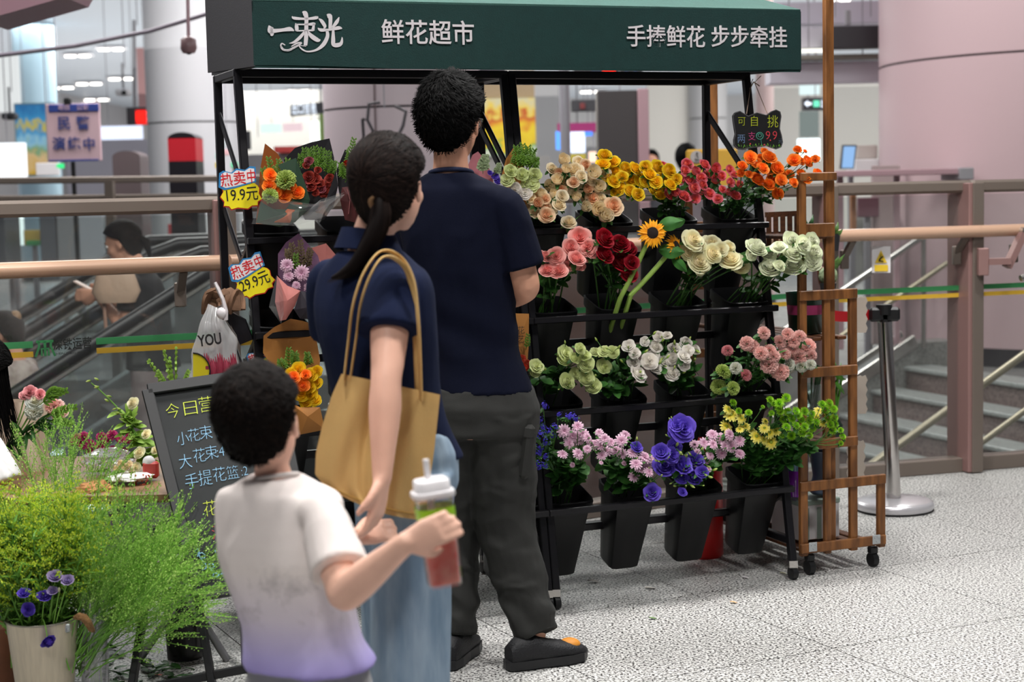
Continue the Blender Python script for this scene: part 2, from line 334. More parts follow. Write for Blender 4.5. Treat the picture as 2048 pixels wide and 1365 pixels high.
# warning sign on glass
ws=thing('warning_sign',at(1761,545,7.70),'white warning sign with a yellow triangle on the railing glass','sign'); wp=wloc(ws); pl=mat('white plastic','#d9d6d8',.5)
def pxq(x0,y0,x1,y1,Y,dy=0): return [at(x0,y1,Y),at(x1,y1,Y),at(x1,y0,Y),at(x0,y0,Y)]
ob('sign_plate',MB().slab(pxq(1744,493,1781,546,7.72),(0,.004,0)),pl,ws)
ob('warning_triangle',MB().slab([at(1750,526,7.715),at(1774,526,7.715),at(1762,501,7.715)],(0,.001,0)),mat('yellow print','#d9b62e',.5),ws)
ob('yellow_band',MB().slab(pxq(1749,530,1776,543,7.715),(0,.001,0)),mat('yellow print'),ws)
ob('pictogram',MB().bar(at(1758,520,7.712),at(1766,513,7.712),.006,.001).bar(at(1762,508,7.712),at(1760,521,7.712),.006,.001).bar(at(1757,522,7.712),at(1767,523,7.712),.005,.001),M_blk,ws)
# stairwell -------------------------------------------------------------
def WU(u,v,z,o=Vector((3.0,12.5,0))): return o+SU*u+SV*v+Vector((0,0,z))
st=thing('staircase',WU(-2,2,-1.2),'pinkish granite staircase with pale nosings descending behind the right railing','staircase')
VW=4.15
for i in range(17):
    z=-.16*i; u=-.30*i
    mb=MB(); A=Matrix((SU,-SV,Vector((0,0,1)))).transposed()
    mb.box(WU(u+.17,VW/2,z-.13),(.34,VW,.22),A); ob('step',mb,M_step,st)
    ob('step_nosing',MB().bbox(WU(u+.10,VW/2,z-.005),(.26,VW,.035),.008,A),M_stepn,st)
ob('stringer_wall',MB().slab([WU(-5.2,-.02,-2.9),WU(.5,-.02,-.4),WU(.5,-.02,.18),WU(.1,-.02,.18),WU(-5.2,-.02,-2.5)],-SV*.25),granite('grey granite','#8d8d8a','#5c5c5a',50,.4,lo=.4,hi=.6),st)
ob('stringer_cap',MB().bar(WU(.1,-.03,.20),WU(-5.2,-.03,-2.48),.1,.05,b=.005).bar(WU(.1,-.2,.24),WU(-5.2,-.2,-2.44),.05,.03,b=.005),M_steel,st)
hs=.16/.30
def shand(v,u0,u1,h,r,m,name='stair_handrail',parent=None):
    return ob(name,MB().tube([WU(u0,v,u0*hs+h),WU(u1,v,u1*hs+h)],r,10),m,parent,True)
mt=mat('antique brass steel','#a39a86',.35,.6)
sh=st
shand(2.6,1.6,-5,.92,.024,mt,'upper_rail',sh); shand(2.6,1.6,-5,.58,.020,mt,'lower_rail',sh)
for u in (-.9,-2.3,-3.7,1.0): ob('rail_post',MB().tube([WU(u,2.6,u*hs-.1),WU(u,2.6,u*hs+.95)],.022,8),mat('pinkish steel','#a98078',.3,.6),sh,True)
sh=st
shand(.08,.1,-5,.95,.028,M_steel,'upper_rail',sh); shand(.3,.15,-3.2,.72,.02,mt,'lower_rail',sh)
for u in (.1,-2,-4): ob('rail_post',MB().tube([WU(u,.08,u*hs+.1),WU(u,.08,u*hs+.95)],.02,8),M_steel,sh,True)
# pit walls + far concourse floor
mb=MB(); mb.box((1,9.5,-3.4),(22,14,.2)); ob('floor_lower',mb,mat('lower level floor','#3c3e3f',.5),kind='structure')
mb=MB(); mb.slab([Vector(p) for p in ((-14,13.2,-.02),(2.2,13.0,-.02),(WU(.3,-.2,0).x,WU(.3,-.2,0).y,-.02),(WU(.3,4.2,0).x,WU(.3,4.2,0).y,-.02),(RP[4].x,RP[4].y+.05,-.02),(14,10,-.02),(18,60,-.02),(-20,60,-.02))],(0,0,-.35)); ob('floor_far',mb,mat('polished far floor','#8f8d8c',.25,noise_amt=.25,nscale=3),kind='structure')
mb=MB(); mb.box((-3,13.35,-1.7),(11,.2,3.2)); ob('wall_pit',mb,M_darkwall,kind='structure')
A=Matrix((SU,-SV,Vector((0,0,1)))).transposed()
mb=MB(); mb.box(WU(-2.6,4.32,-1.72),(9.5,.12,3.2),A); ob('wall_stairwell',mb,mat('pinkish brown granite','#75625e',.4,noise_amt=.3,nscale=40),kind='structure')
# low pinkish gap panel behind the stand, added to fill the view between buckets
ob('gap_panel',MB().box(Vector((at(1240,600,9.6).x,9.6,0.1)),(1.75,.12,1.9)),mat('pinkish gap panel','#5e4a46',.3,.2,noise_amt=.15,nscale=4),label='pinkish metal stair flank panel seen between the flower buckets',cat='panel')
# ceiling ---------------------------------------------------------------
cl=thing('ceiling',(0,30,4.6),kind='structure')
mc=mat('ceiling slat','#c9d2dc',.35,.1)  # blue reflected by the metal ceiling is put into the slat colour
ob('ceiling_base',MB().box((0,28,4.72),(50,70,.1)),mat('ceiling void','#6f7680',.6),cl)
sl=MB()
for k in range(182): sl.box((0,-5.5+k*.36,4.62),(44,.33,.05))
ob('ceiling_slats',sl,mc,cl,kind='stuff')
mcl=emat('downlight lens','#fffaf0',9)
DL=[(318,77),(222,99),(155,112),(80,127),(400,134),(313,148),(243,158),(178,168),(122,176),(71,184),(193,200),(600,150),(470,192),(517,190),(522,210),(645,200),(598,182),(1000,184),(1093,176),(1098,192),(986,172),(1186,184),(1317,153),(1370,183),(1555,180),(1670,172),(1722,178),(1763,184),(1675,2)]
for i,(x,y) in enumerate(DL):
    Y=(4.58-1.4)*FPX/(384-.022*(x-1024)-y); p=at(x,y,Y)
    zn=0 if x<260 else 1 if x<420 else 2 if x<1500 else 3; zx=sorted(q[0]+q[1]*.001 for q in DL if (0 if q[0]<260 else 1 if q[0]<420 else 2 if q[0]<1500 else 3)==zn)
    t=thing('ceiling_downlight',p,f'twin ceiling downlight, {ordn(zx.index(x+y*.001))} from the left of those {["above the drill sign","above the far grey column","seen under the awning","right of the awning"][zn]}','light','twin downlights in the far ceiling')
    w_=.0052*Y
    ob('housing',MB().bbox(p+Vector((0,0,.02)),(w_*3.2,w_*2.2,.03),.005),pl,t)
    ob('lens',MB().lathe([(w_*.62,-.012),(w_*.62,.0)],14,Matrix.Translation(p+Vector((-w_*.8,0,-.0)))).lathe([(w_*.62,-.012),(w_*.62,0)],14,Matrix.Translation(p+Vector((w_*.8,0,0)))),mcl,t)
mb=MB(); mb.box((-13.2,28,1.2),(.2,66,7.2)); ob('wall_left',mb,mat('pale hall wall','#a9a6a8',.6),kind='structure')
# columns ---------------------------------------------------------------
def column(x0,x1,Y,z1,m,label,seams=(),flat=False,vs=(),z0=-.02,n=64):
    a,b=at(x0,300,Y),at(x1,300,Y); c=(a+b)/2; r=(b-a).length/2; c.z=0
    t=thing('column',Vector((c.x,c.y,z0)),label,'column'); zs=[z0]+sorted(at((x0+x1)/2,y,Y-r).z for y in seams)+[z1]
    for za,zb in zip(zs,zs[1:]):
        ob('column_panel',MB().lathe([(r,za+.008),(r,zb-.008)],n,Matrix.Translation(Vector((c.x,c.y,0))),cap=False),m,t,True)
    ob('column_core',MB().lathe([(r-.03,z0),(r-.03,z1)],n,Matrix.Translation(Vector((c.x,c.y,0)))),M_dk,t,True)
    ob('column_base',MB().lathe([(r+.012,z0),(r+.012,z0+.14)],n,Matrix.Translation(Vector((c.x,c.y,0)))),mat('dark skirting','#2e2c30',.4),t,True)
    for ang in vs:
        q=Vector((c.x+math.sin(ang)*r,c.y-math.cos(ang)*r,0)); ob('seam',MB().box(q+Vector((0,0,(z0+z1)/2)),(.012,.012,z1-z0),Matrix.Rotation(ang,3,'Z')),mat('dark seam','#6a5a5c',.7),t)  # dark joint strip running up the column
    return t
mpk=mat('pink glazed column panel','#bda4a8',.42,.0,spec=.4)
column(1767,2520,13.8,4.6,mpk,'massive round pinkish column with a curved panel seam at the right',seams=(95,),vs=(.95,),n=96)
column(650,962,13.0,4.6,mat('pale pink column panel','#c2b4ba',.4,.0),'pale pinkish round column behind the man in navy',seams=(212,),vs=(-.27,))
column(298,486,17.0,4.6,mat('pale grey column panel','#b0b0b4',.4,.0),'pale grey round column behind the black and red totem',seams=(243,))
column(34,120,30,4.6,mat('ice blue column panel','#a9c4d2',.25,.2),'ice blue column at the far left')
column(1378,1455,24,4.6,mat('white grey column panel','#bdbcbc',.4),'white column behind the right end of the stand',seams=(236,))
column(1512,1548,19,4.6,mat('pinkish grey column','#b09c9a',.4),'slim pinkish grey column beside the hanging chalk sign')
column(1121,1141,14,4.6,mat('silver pole','#a0a0a6',.3,.5),'slim silver pole behind the spray roses',n=20)
# ================================================================ far background
def panel(name,x0,y0,x1,y1,Y,m,label=None,cat=None,th=.05,parent=None,r=0,**kw):
    a=at(x0,y1,Y); b=at(x1,y0,Y); w_=abs(b.x-a.x); h_=abs(b.z-a.z); c=Vector(((a.x+b.x)/2,Y+th/2,(a.z+b.z)/2))
    mb=MB().bbox(c,(w_,th,h_),min(.006,w_*.1,h_*.1) if not r else r); return ob(name,mb,m,parent,label=label,cat=cat,**kw)
def group(name,px,py,Y,label,cat): return thing(name,at(px,py,Y),label,cat)
white=mat('white wall far','#c9c7c6',.6); lilac=mat('lilac white fascia','#b9b5bf',.5); grey=mat('mid grey panel','#8e8c90',.5); pink=mat('pink steel','#b4939a',.3,.2); cream=mat('warm white wall','#cfccc4',.6)
wf=panel('wall_back',-600,60,2600,640,58,white,th=.2,kind='structure')
for k,(x0,x1,y0,y1,Y,m) in enumerate([(140,300,278,352,22,lilac),(1298,1380,160,345,24,cream),(1540,1790,160,345,26,cream),(395,660,180,345,32,cream),(1040,1125,165,330,27,white)]):
    panel('wall_partition',x0,y0,x1,y1+140,Y,m,['lilac white wall panel behind the drill sign','warm white wall panel right of the dark totem','warm white wall behind the hanging exit sign','cream shop wall left of the pale pink column','white wall between the yellow poster and the silver pole'][k],'wall')
# pink beam top left
ob('ceiling_beam',MB().slab([at(-40,-60,9),at(160,-60,9),at(130,-6,9),at(-40,42,9)],(0,.5,0)),mat('rose beam','#b78f9b',.4),label='rose-coloured ceiling beam in the top left corner',cat='beam')
ob('cable_trunking',MB().tube([at(-10,112,12),at(150,92,12),at(300,62,12),at(420,26,12)],.016,8),mat('greyish trunking','#7d7480',.5),label='thin cable run hanging below the ceiling at the upper left',cat='cable')
t=group('security_camera',377,90,11,'dome security camera hanging from a pole left of the awning','camera')
ob('hanger_pole',MB().tube([at(374,-80,11),at(377,75,11)],.012,8),pink,t,True); ob('camera_housing',MB().lathe([(.02,.05),(.05,.03),(.055,-.03),(.04,-.06)],14,Matrix.Translation(at(377,88,11))),mat('mauve housing','#85696c',.4),t,True); ob('camera_lens',MB().ball(at(378,101,11),.028),M_blk,t,True)
for x,y,Y,l in ((247,185,20,'small white bullet camera left of the red display'),(706 if 0 else 1632,143,18,'white bullet camera above the hanging exit sign'),(20,233,20,'dark dome camera at the far left edge'),(700,1,0,'')):
    if not l: continue
    t=group('security_camera',x,y,Y,l,'camera'); p=at(x,y,Y); ob('camera_body',MB().bbox(p,(.16,.2,.08),.02),pl if 'dark' not in l else M_dk,t); ob('camera_lens',MB().ball(p+Vector((.03,-.11,-.01)),.03),M_blk,t,True); ob('mount',MB().tube([p,p+Vector((0,0,.35))],.015,6),grey,t)
# poster column left
t=group('advert_panel',66,350,24,'tall blue and yellow advert panel at the far left','poster')
panel('advert_frame',34,205,110,352,24.02,mat('poster frame','#88aaaa',.5),parent=t,th=.08)
def paint(name,stops,axis=2,sc_=6,es=.9,dist=.5):
    m=bpy.data.materials.new(name); m.use_nodes=True; nt=m.node_tree; b=nt.nodes['Principled BSDF']; tc=nt.nodes.new('ShaderNodeTexCoord'); sp=nt.nodes.new('ShaderNodeSeparateXYZ'); n=nt.nodes.new('ShaderNodeTexNoise'); n.inputs['Scale'].default_value=sc_
    nt.links.new(tc.outputs['Generated'],sp.inputs[0]); nt.links.new(tc.outputs['Generated'],n.inputs['Vector']); a=nt.nodes.new('ShaderNodeMath'); a.operation='MULTIPLY_ADD'; a.inputs[1].default_value=dist; nt.links.new(n.outputs['Fac'],a.inputs[0]); nt.links.new(sp.outputs[axis],a.inputs[2])
    a2=nt.nodes.new('ShaderNodeMath'); a2.operation='SUBTRACT'; a2.inputs[1].default_value=dist/2; nt.links.new(a.outputs[0],a2.inputs[0])
    cr=nt.nodes.new('ShaderNodeValToRGB'); e=cr.color_ramp.elements; e[0].position=stops[0][0]; e[0].color=(*lin(stops[0][1]),1); e[1].position=stops[-1][0]; e[1].color=(*lin(stops[-1][1]),1)
    for p_,c_ in stops[1:-1]: x=e.new(p_); x.color=(*lin(c_),1)
    nt.links.new(a2.outputs[0],cr.inputs[0]); nt.links.new(cr.outputs[0],b.inputs['Emission Color']); b.inputs['Emission Strength'].default_value=es; b.inputs['Base Color'].default_value=(0,0,0,1); return m
panel('advert_print',36,208,108,350,24,paint('blue yellow advert',[(0,'#c9a23a'),(.25,'#d8b98a'),(.35,'#7fa070'),(.5,'#8fc0d8'),(.62,'#3c8fc4'),(.7,'#c9b73e'),(.76,'#3f93c6'),(1,'#2d6fa8')],es=.8),parent=t,th=.02)
panel('light_box',-30,285,46,356,17,emat('white lightbox','#f6fbff',1.5),'glowing white light box at the left edge above the railing','light box',th=.12)
panel('light_box',-30,105,34,225,27,emat('soft white panel','#e8ecec',.95),'tall pale backlit panel at the left edge','light box',th=.12)
panel('info_plate',72,325,118,352,16,pl,'small white notice plate beside the drill sign stand','sign',th=.03)
panel('indicator_light',112,327,127,337,16,emat('green lamp','#35d07a',1.6),'small green indicator light beside the white notice plate','light',th=.03)
# drill sign
t=group('drill_sign',146,400,13.6,'white sign board with blue Chinese lettering on a black stand','sign')
panel('sign_board',96,206,198,324,13.6,mat('pinkish white board','#c4a6ae',.5),parent=t,th=.03)
for y0,y1 in ((207,225),(318,324)): panel('blue_band',97,y0,197,y1,13.59,mat('navy blue band','#2c3f86',.5),parent=t,th=.01)
mm=mat('navy print','#33407c',.5)
def tfix(p): m=Matrix.Rotation(PI/2,4,'X'); m=Matrix.Rotation(.0,4,'Y')@m; m.translation=p; return m
for s_,x,y,z_ in (('民',128,248,.115),('警',166,248,.115),('演',118,289,.11),('练',148,289,.11),('中',178,290,.11)): text('lettering',s_,z_,tfix(at(x,y,13.585)),mm,t,thin=.002,extrude=.002)
for x,w_ in ((128,.11),(165,.11)): text('lettering','地铁' if x<150 else '公安',.05,tfix(at(x,216,13.58)),mat('pale print','#c9a9b8',.5),t,extrude=.002)
ob('sign_stand',MB().bar(at(146,324,13.62),at(152,430,13.62)+Vector((0,0,-.9)),.03,.03).bbox(at(152,430,13.62)+Vector((0,0,-.95)),(.4,.4,.03)),M_blk,t)
ob('top_clip',MB().bbox(at(135,203,13.6),(.06,.04,.06),.01),M_blk,t)
# red led display
t=group('led_display',283,232,19,'small hanging display with glowing red characters','display')
panel('display_housing',254,214,300,250,19.02,M_dk,parent=t,th=.12); text('lettering','出口',.11,tfix(at(284,234,18.98)),emat('red led','#ff1a10',4),t,fitw=.13,extrude=.002)
panel('display_screen',272,220,296,249,19,emat('dim red led','#e0201a',1.6),parent=t,th=.01)
ob('hanger_pole',MB().tube([at(268,40,19.05),at(270,214,19.05)],.02,6),grey,t)
panel('light_box',198,251,283,283,24,emat('bluish white screen','#dfe8ff',1.4),'long bluish white light box right of the drill sign','light box',th=.08)
panel('wall_banner',277,95,300,215,24,mat('pink banner','#c99a98',.5),'narrow pale pink banner above the red display','banner',th=.04)
# totems
def totem(x0,x1,y0,y1,Y,label,mats_,split=None):
    t=group('totem',(x0+x1)/2,430,Y,label,'totem'); a=at(x0,y1,Y); b=at(x1,y0,Y); cx=(a.x+b.x)/2; w_=(b.x-a.x)
    zt=b.z
    prof=lambda z0,z1,m,nm,top: ob(nm,MB().slab([Vector((cx-w_/2,Y,z0)),Vector((cx+w_/2,Y,z0))]+([Vector((cx+w_/2*math.cos(k*PI/10),Y,z1-w_*.22+w_*.22*math.sin(k*PI/10))) for k in range(11)] if top else [Vector((cx+w_/2,Y,z1)),Vector((cx-w_/2,Y,z1))]),(0,.35,0)),m,t)
    if split:
        zz=[at(x0,y,Y).z for y in split]; prof(zz[0],zt,mats_[0],'black_cap',True); prof(zz[1],zz[0],mats_[1],'red_panel',False); prof(0,zz[1],mats_[2],'totem_base',False)
    else: prof(0,zt,mats_[0],'totem_body',True)
totem(226,279,301,352,14.5,'brown arch-topped totem behind the left railing',[mat('brown totem','#594e50',.4)])
totem(338,390,264,348,14.2,'red and black round-topped totem behind the left railing',[mat('black gloss','#16141a',.3),mat('red gloss','#b01f2b',.3),mat('black gloss')],split=(276,323))
t=group('dark_totem',1240,420,14.5,'tall charcoal display totem behind the yellow spray roses','totem'); panel('totem_body',1199,180,1280,470,14.5,mat('charcoal brown panel','#3c3839',.4),parent=t,th=.3); panel('side_trim',1280,177,1297,470,14.45,pink,parent=t,th=.4)
# far side railing
t=group('far_railing',200,500,12.2,'far glass railing with taupe rails beyond the escalators','railing')
for y in (360,396): ob('top_rail',MB().bar(at(-200,y+4,12.2),at(560,y-4,12.6),.05,.06,side=(0,0,1),b=.008),M_rail,t)
for x in (219,-80,520): ob('rail_post',MB().bar(at(x,362,12.3),at(x,362,12.3)+Vector((0,0,-1.5)),.09,.06),M_rail,t)
ob('glass_pane',MB().slab([at(-200,720,12.3),at(560,720,12.7),at(560,400,12.7),at(-200,400,12.3)],(0,.012,0)),M_glass,t)
# things behind far railing
panel('window_glow',8,432,44,492,17,emat('cool window','#e4f4f4',1.4),'bright cool-white window seen between the two left rails','window',th=.06)
t=group('yellow_notice',65,500,16.5,'yellow notice with a green foot behind the left railing','sign'); panel('notice_plate',48,460,83,492,16.5,mat('dull yellow','#b39a48',.5),parent=t,th=.04); panel('notice_foot',52,481,84,492,16.48,mat('dull green','#3f9a5a',.5),parent=t,th=.03)
for i,(x0,x1,c) in enumerate([(115,150,'#6f7074'),(162,205,'#868a90'),(-30,8,'#3a3c42'),(84,114,'#4a4c52'),(229,262,'#55606a')]): panel('steel_cabinet',x0,425,x1,560,16,mat('cabinet'+str(i),c,.4),['narrow grey cabinet behind the left railing','pale grey cabinet beside the far railing post','near black cabinet at the left edge','charcoal cabinet beside the yellow notice','bluish cabinet right of the far railing post'][i],'cabinet',th=.5)
t=group('red_board',362,480,15.5,'small red board behind the woman on the escalator','sign'); panel('board_plate',336,447,391,471,15.5,mat('brick red','#8a2a30',.5),parent=t,th=.05); text('lettering','入口',.08,tfix(at(362,461,15.49)),mat('pale print'),t,extrude=.002)
# shopfronts behind left half
for i,(x0,y0,x1,y1,c,s) in enumerate([(521,247,562,266,'#cfe6df',1.3),(566,246,604,263,'#e8cfd4',1.1),(622,242,646,286,'#f4fff0',2.2)]): panel('lit_sign',x0,y0,x1,y1,28,emat('shop light%d'%i,c,s),['pale green lit shop sign left of the pale pink column','pale pink lit shop sign left of the pale pink column','bright white doorway light beside the pale pink column'][i],'sign',th=.1)
panel('green_banner',640,224,652,300,27.5,mat('lime banner','#9fb86a',.5),'narrow lime banner beside the pale pink column','banner')
t=group('hanging_sign',612,218,22,'tilted dark hanging sign with glowing white characters','sign'); ob('sign_body',MB().slab([at(580,232,22),at(646,226,22),at(646,204,22),at(580,210,22)],(0,.2,0)),M_dk,t); text('lettering','出口信息',.16,tfix(at(608,219,21.97)),emat('white sign glow','#e8f2ff',2),t,fitw=.32,extrude=.002)
ob('hanger_pole',MB().tube([at(640,120,22.1),at(641,205,22.1)],.015,6),grey,t)
t=group('kiosk_counter',570,345,20,'grey kiosk counter with a red roof left of the first bouquets','kiosk'); panel('red_roof',548,292,604,306,20,mat('kiosk red','#c0403c',.4),parent=t,th=.6); panel('counter_body',470,306,650,440,20.2,mat('kiosk grey','#8b8a8c',.5),parent=t,th=.6); panel('window_band',478,262,500,300,20.1,M_dk,parent=t)
for i,(x,y,c) in enumerate([(440,290,'#8bbdb8'),(452,305,'#c9a0a4'),(438,312,'#9ad0c0'),(437,331,'#c8b03a'),(468,330,'#5fbf90')]): panel('far_sticker',x-7,y-6,x+7,y+6,15.5,mat('sticker%d'%i,c,.5),['pale teal notice behind the left stand posts','dusty pink notice behind the left stand posts','mint notice behind the left stand posts','small yellow notice behind the left stand posts','small green notice above the first price tag'][i],'notice')
# wire stand in front of pink column
t=group('wire_stand',770,300,11.5,'bent dark wire stand in front of the pale pink column','stand'); wl=mat('dark wire','#4a474b',.4,.5)
for pts in ([(725,238),(735,240),(738,208),(760,205)],[(725,238),(728,280),(742,300),(746,262),(735,240)],[(788,211),(812,223),(806,252),(795,275),(786,300)]): ob('wire',MB().tube([at(x,y,11.5) for x,y in pts],.012,6),wl,t,True)
# yellow poster + magenta stand + screens
t=group('sunflower_poster',1018,320,20,'bright yellow and orange poster behind the middle post of the stand','poster')
panel('poster_print',962,195,1070,312,20,paint('yellow poster',[(0,'#cfd6c0'),(.12,'#6aa848'),(.22,'#e8c21e'),(.45,'#f0d024'),(.62,'#e08a1c'),(.72,'#c8561c'),(.8,'#efcf50'),(1,'#d8d0a8')],sc_=4,es=.9,dist=.9),parent=t,th=.05)
panel('poster_frame',958,140,1068,197,20.05,mat('tan board','#b8a07c',.5),parent=t,th=.05)
panel('poster_foot',962,312,1100,470,20.1,mat('pale grey board','#9a9896',.5),parent=t,th=.05)
panel('magenta_fascia',1115,245,1195,266,18,mat('magenta fascia','#8e2a62',.4,emit='#8e2a62',es=.25),'magenta fascia band above the blue screens','fascia')
for i,(x0,x1,y0,y1,c,s) in enumerate([(1112,1127,262,300,'#5fa0ff',1.6),(1140,1170,262,306,'#dce8ff',1.8),(1168,1185,262,272,'#4f8bff',1.6)]): panel('blue_screen',x0,y0,x1,y1,18,emat('screen%d'%i,c,s),['blue screen left of the silver pole','white blue screen right of the silver pole','small blue screen strip under the magenta fascia'][i],'screen')
panel('warm_lamp',1178,303,1198,325,18,emat('warm lamp','#ffd8c0',1.5),'warm glowing lamp panel beside the charcoal totem','lamp')
panel('yellow_counter',1140,308,1172,326,18,mat('yellow counter','#b8a83a',.5),'yellow counter block under the white blue screen','counter')
t=group('led_display',1210,147,16,'dark overhead display with a red figure under the awning','display'); panel('display_housing',1148,130,1285,160,16,M_dk,parent=t,th=.2); panel('red_figure',1206,139,1230,154,15.98,emat('red led'),parent=t,th=.02); 
for x in (1185,1195,1250,1268): panel('blue_digit',x,140,x+6,156,15.98,emat('dim blue led','#5a6a8a',.6),parent=t,th=.02)
t=group('hanging_sign',1168,211,18,'dark hanging sign with a dim red figure above the magenta fascia','sign'); panel('sign_body',1143,199,1195,223,18,M_dk,parent=t,th=.15); panel('red_figure',1160,206,1170,218,17.97,mat('dim red','#7a3434',.5),parent=t,th=.02)
panel('dark_soffit',900,134,1010,158,15,mat('dark soffit','#35333a',.5),'dark soffit box above the man behind the awning','soffit',th=.3)
# yellow accessibility board
t=group('yellow_board',1422,345,9.6,'rounded yellow board with a grey round pictogram behind the stand','sign'); a=at(1372,345,9.6); b=at(1475,297,9.6)
ob('board_plate',MB().bbox(Vector(((a.x+b.x)/2,9.6,(a.z+b.z)/2-.06)),(b.x-a.x,.03,b.z-a.z+.12),.012),mat('mustard board','#c79a34',.5),t); ob('pictogram_disc',MB().lathe([(.036,0),(.036,.004)],20,Matrix.Translation(at(1393,314,9.58))@Matrix.Rotation(PI/2,4,'X')),mat('pale disc','#a9a2a0',.5),t); ob('pictogram',MB().ball(at(1394,307,9.56),.006).bar(at(1394,310,9.56),at(1396,317,9.56),.008,.004).bar(at(1389,319,9.56),at(1399,321,9.56),.006,.004),M_blk,t)
ob('board_post',MB().tube([at(1422,345,9.62),at(1422,345,9.62)+Vector((0,0,-1.2))],.02,8),M_steel,t)
# right side: signs, kiosk, counter
fasc=[(1540,1790,0,50,15.5,lilac,'pale ceiling bulkhead right of the awning'),(1540,1790,50,98,15.2,mat('bright fascia','#c6c2cc',.5),'bright fascia band right of the awning'),(1540,1790,106,120,15,mat('khaki beam','#7e7b72',.5),'khaki beam below the bright fascia'),(1540,1790,120,168,15.2,lilac,'lilac fascia band below the khaki beam')]
for x0,x1,y0,y1,Y,m,l in fasc: panel('fascia_band',x0,y0,x1,y1,Y,m,l,'fascia',th=.3)
panel('light_strip',1592,97,1648,105,15.1,emat('strip light','#fffdf0',1.6),'horizontal strip light right of the awning','light')
t=group('dark_sign_panel',1712,74,14.8,'long blank dark sign panel left of the massive column','sign'); panel('sign_body',1656,50,1772,97,14.8,mat('near black sign','#262429',.4),parent=t,th=.2)
for x in (1697,1766): panel('hanger',x-5,20,x+5,50,14.9,grey,parent=t)
t=group('exit_sign',1633,207,18,'hanging dark sign with a white arrow and a green exit symbol','sign'); panel('sign_body',1607,194,1665,221,18,M_dk,parent=t,th=.15)
ob('arrow',MB().slab([at(1609,207,17.98),at(1616,201,17.98),at(1616,205,17.98),at(1623,205,17.98),at(1623,210,17.98),at(1616,210,17.98),at(1616,214,17.98)][::-1],(0,.01,0)),emat('white sign glow'),t); panel('exit_symbol',1627,201,1639,214,17.98,emat('green sign glow','#6fe0b8',1.5),parent=t,th=.01); text('lettering','出口',.1,tfix(at(1651,208,17.98)),emat('white sign glow'),t,fitw=.1)
for i,(x0,y0,x1,y1,c,s) in enumerate([(1600,163,1640,190,'#dff4f4',1.1),(1600,222,1638,275,'#a9b8b4',.5),(1596,277,1640,322,'#e8fbff',2.4)]): panel('wall_screen',x0,y0,x1,y1,19,emat('cyan lit%d'%i,c,s),['pale cyan lit panel above the exit sign','dim grey green panel under the exit sign','very bright cyan white screen behind the orange roses'][i],'screen')
t=group('ticket_kiosk',1697,345,14,'ticket kiosk with a tilted blue screen left of the massive column','kiosk'); ob('tablet_frame',MB().slab([at(1681,338,14),at(1708,338,14),at(1714,290,14),at(1686,290,14)],(0,.06,0)),M_dk,t); ob('tablet_screen',MB().slab([at(1684,336,13.99),at(1706,336,13.99),at(1711,293,13.99),at(1688,293,13.99)],(0,.01,0)),emat('blue tablet screen','#8fb8e8',1.1),t); panel('kiosk_body',1712,318,1760,345,14.1,pl,parent=t,th=.4); panel('kiosk_shelf',1715,290,1755,318,14.3,mat('beige box','#b0a8a2',.5),parent=t,th=.1)
t=group('security_counter',1800,400,12.5,'pinkish steel counter in front of the massive column','counter'); panel('counter_top',1668,336,1945,354,12.4,pink,parent=t,th=.5); panel('counter_end',1920,335,1948,360,12.35,grey,parent=t,th=.55)
for x in (1682,1795,1938): panel('counter_leg',x-5,350,x+5,700,12.6,pink,parent=t,th=.06)
for i,(x0,y0,x1,y1,Y,c) in enumerate([(1716,395,1758,435,13.2,'#6d4450'),(1702,390,1713,470,13,'#b07850'),(1704,420,1780,560,13.4,'#9fa09c'),(1745,330,1800,690,13.3,'#a69494')]): panel('luggage_panel',x0,y0,x1,y1,Y,mat('lugg%d'%i,c,.5),['maroon panel seen through the right railing','orange brown strip seen through the right railing','pale grey machine seen through the right railing','pinkish grey board seen through the right railing'][i],'panel',th=.05)
# every sign, screen and board is hung from the ceiling or stands on the far floor
SUP={'ceiling_downlight','wall_back','wall_partition','ceiling_beam','cable_trunking','column'}
M_sup=mat('support steel','#8f8d93',.5,.3)
def kids(o,out):
    for c in bpy.data.objects:
        if c.parent==o: out.append(c); kids(c,out)
    return out
def support(o):
    ms=[m for m in ([o] if o.type=='MESH' else [])+kids(o,[]) if m.type=='MESH' and len(m.data.vertices)]
    if not ms: return
    a=[]
    for m in ms:
        n=np.zeros(len(m.data.vertices)*3); m.data.vertices.foreach_get('co',n); n=n.reshape(-1,3)
        p=wloc(m) if m.parent else m.location; 
        if not m.matrix_local.is_identity and m.parent: n=n@np.array(m.matrix_local.to_3x3()).T
        a.append(n+np.array(p))
    a=np.concatenate(a); lo,hi=a.min(0),a.max(0)
    if lo[2]<.25 or hi[2]>4.5 or lo[1]<9: return
    y=hi[1]+.012
    ov=o['label']; up_=hi[2]>1.75 
    mb=MB(); wd=hi[0]-lo[0]
    for x in ((lo[0]+wd*.2,hi[0]-wd*.2) if wd>.5 else ((lo[0]+hi[0])/2,)):
        if up_: mb.bar((x,y,hi[2]-.05),(x,y,4.6),.009,.009)
        else: mb.bar((x,y,0),(x,y,lo[2]+.05),.06,.04)
    ob('support_rod' if up_ else 'support_post',mb,M_sup,o)
for o in list(bpy.data.objects):
    if o.parent is None and o.get('label') and not o.get('kind') and o.name.split('.')[0] not in SUP and o.name.split('.')[0] in ('advert_panel','light_box','info_plate','indicator_light','security_camera','led_display','wall_banner','window_glow','yellow_notice','red_board','lit_sign','green_banner','hanging_sign','kiosk_counter','far_sticker','wire_stand','sunflower_poster','magenta_fascia','blue_screen','warm_lamp','yellow_counter','dark_soffit','yellow_board','fascia_band','light_strip','dark_sign_panel','exit_sign','wall_screen','ticket_kiosk','luggage_panel','steel_cabinet','security_counter','dark_totem'): support(o)
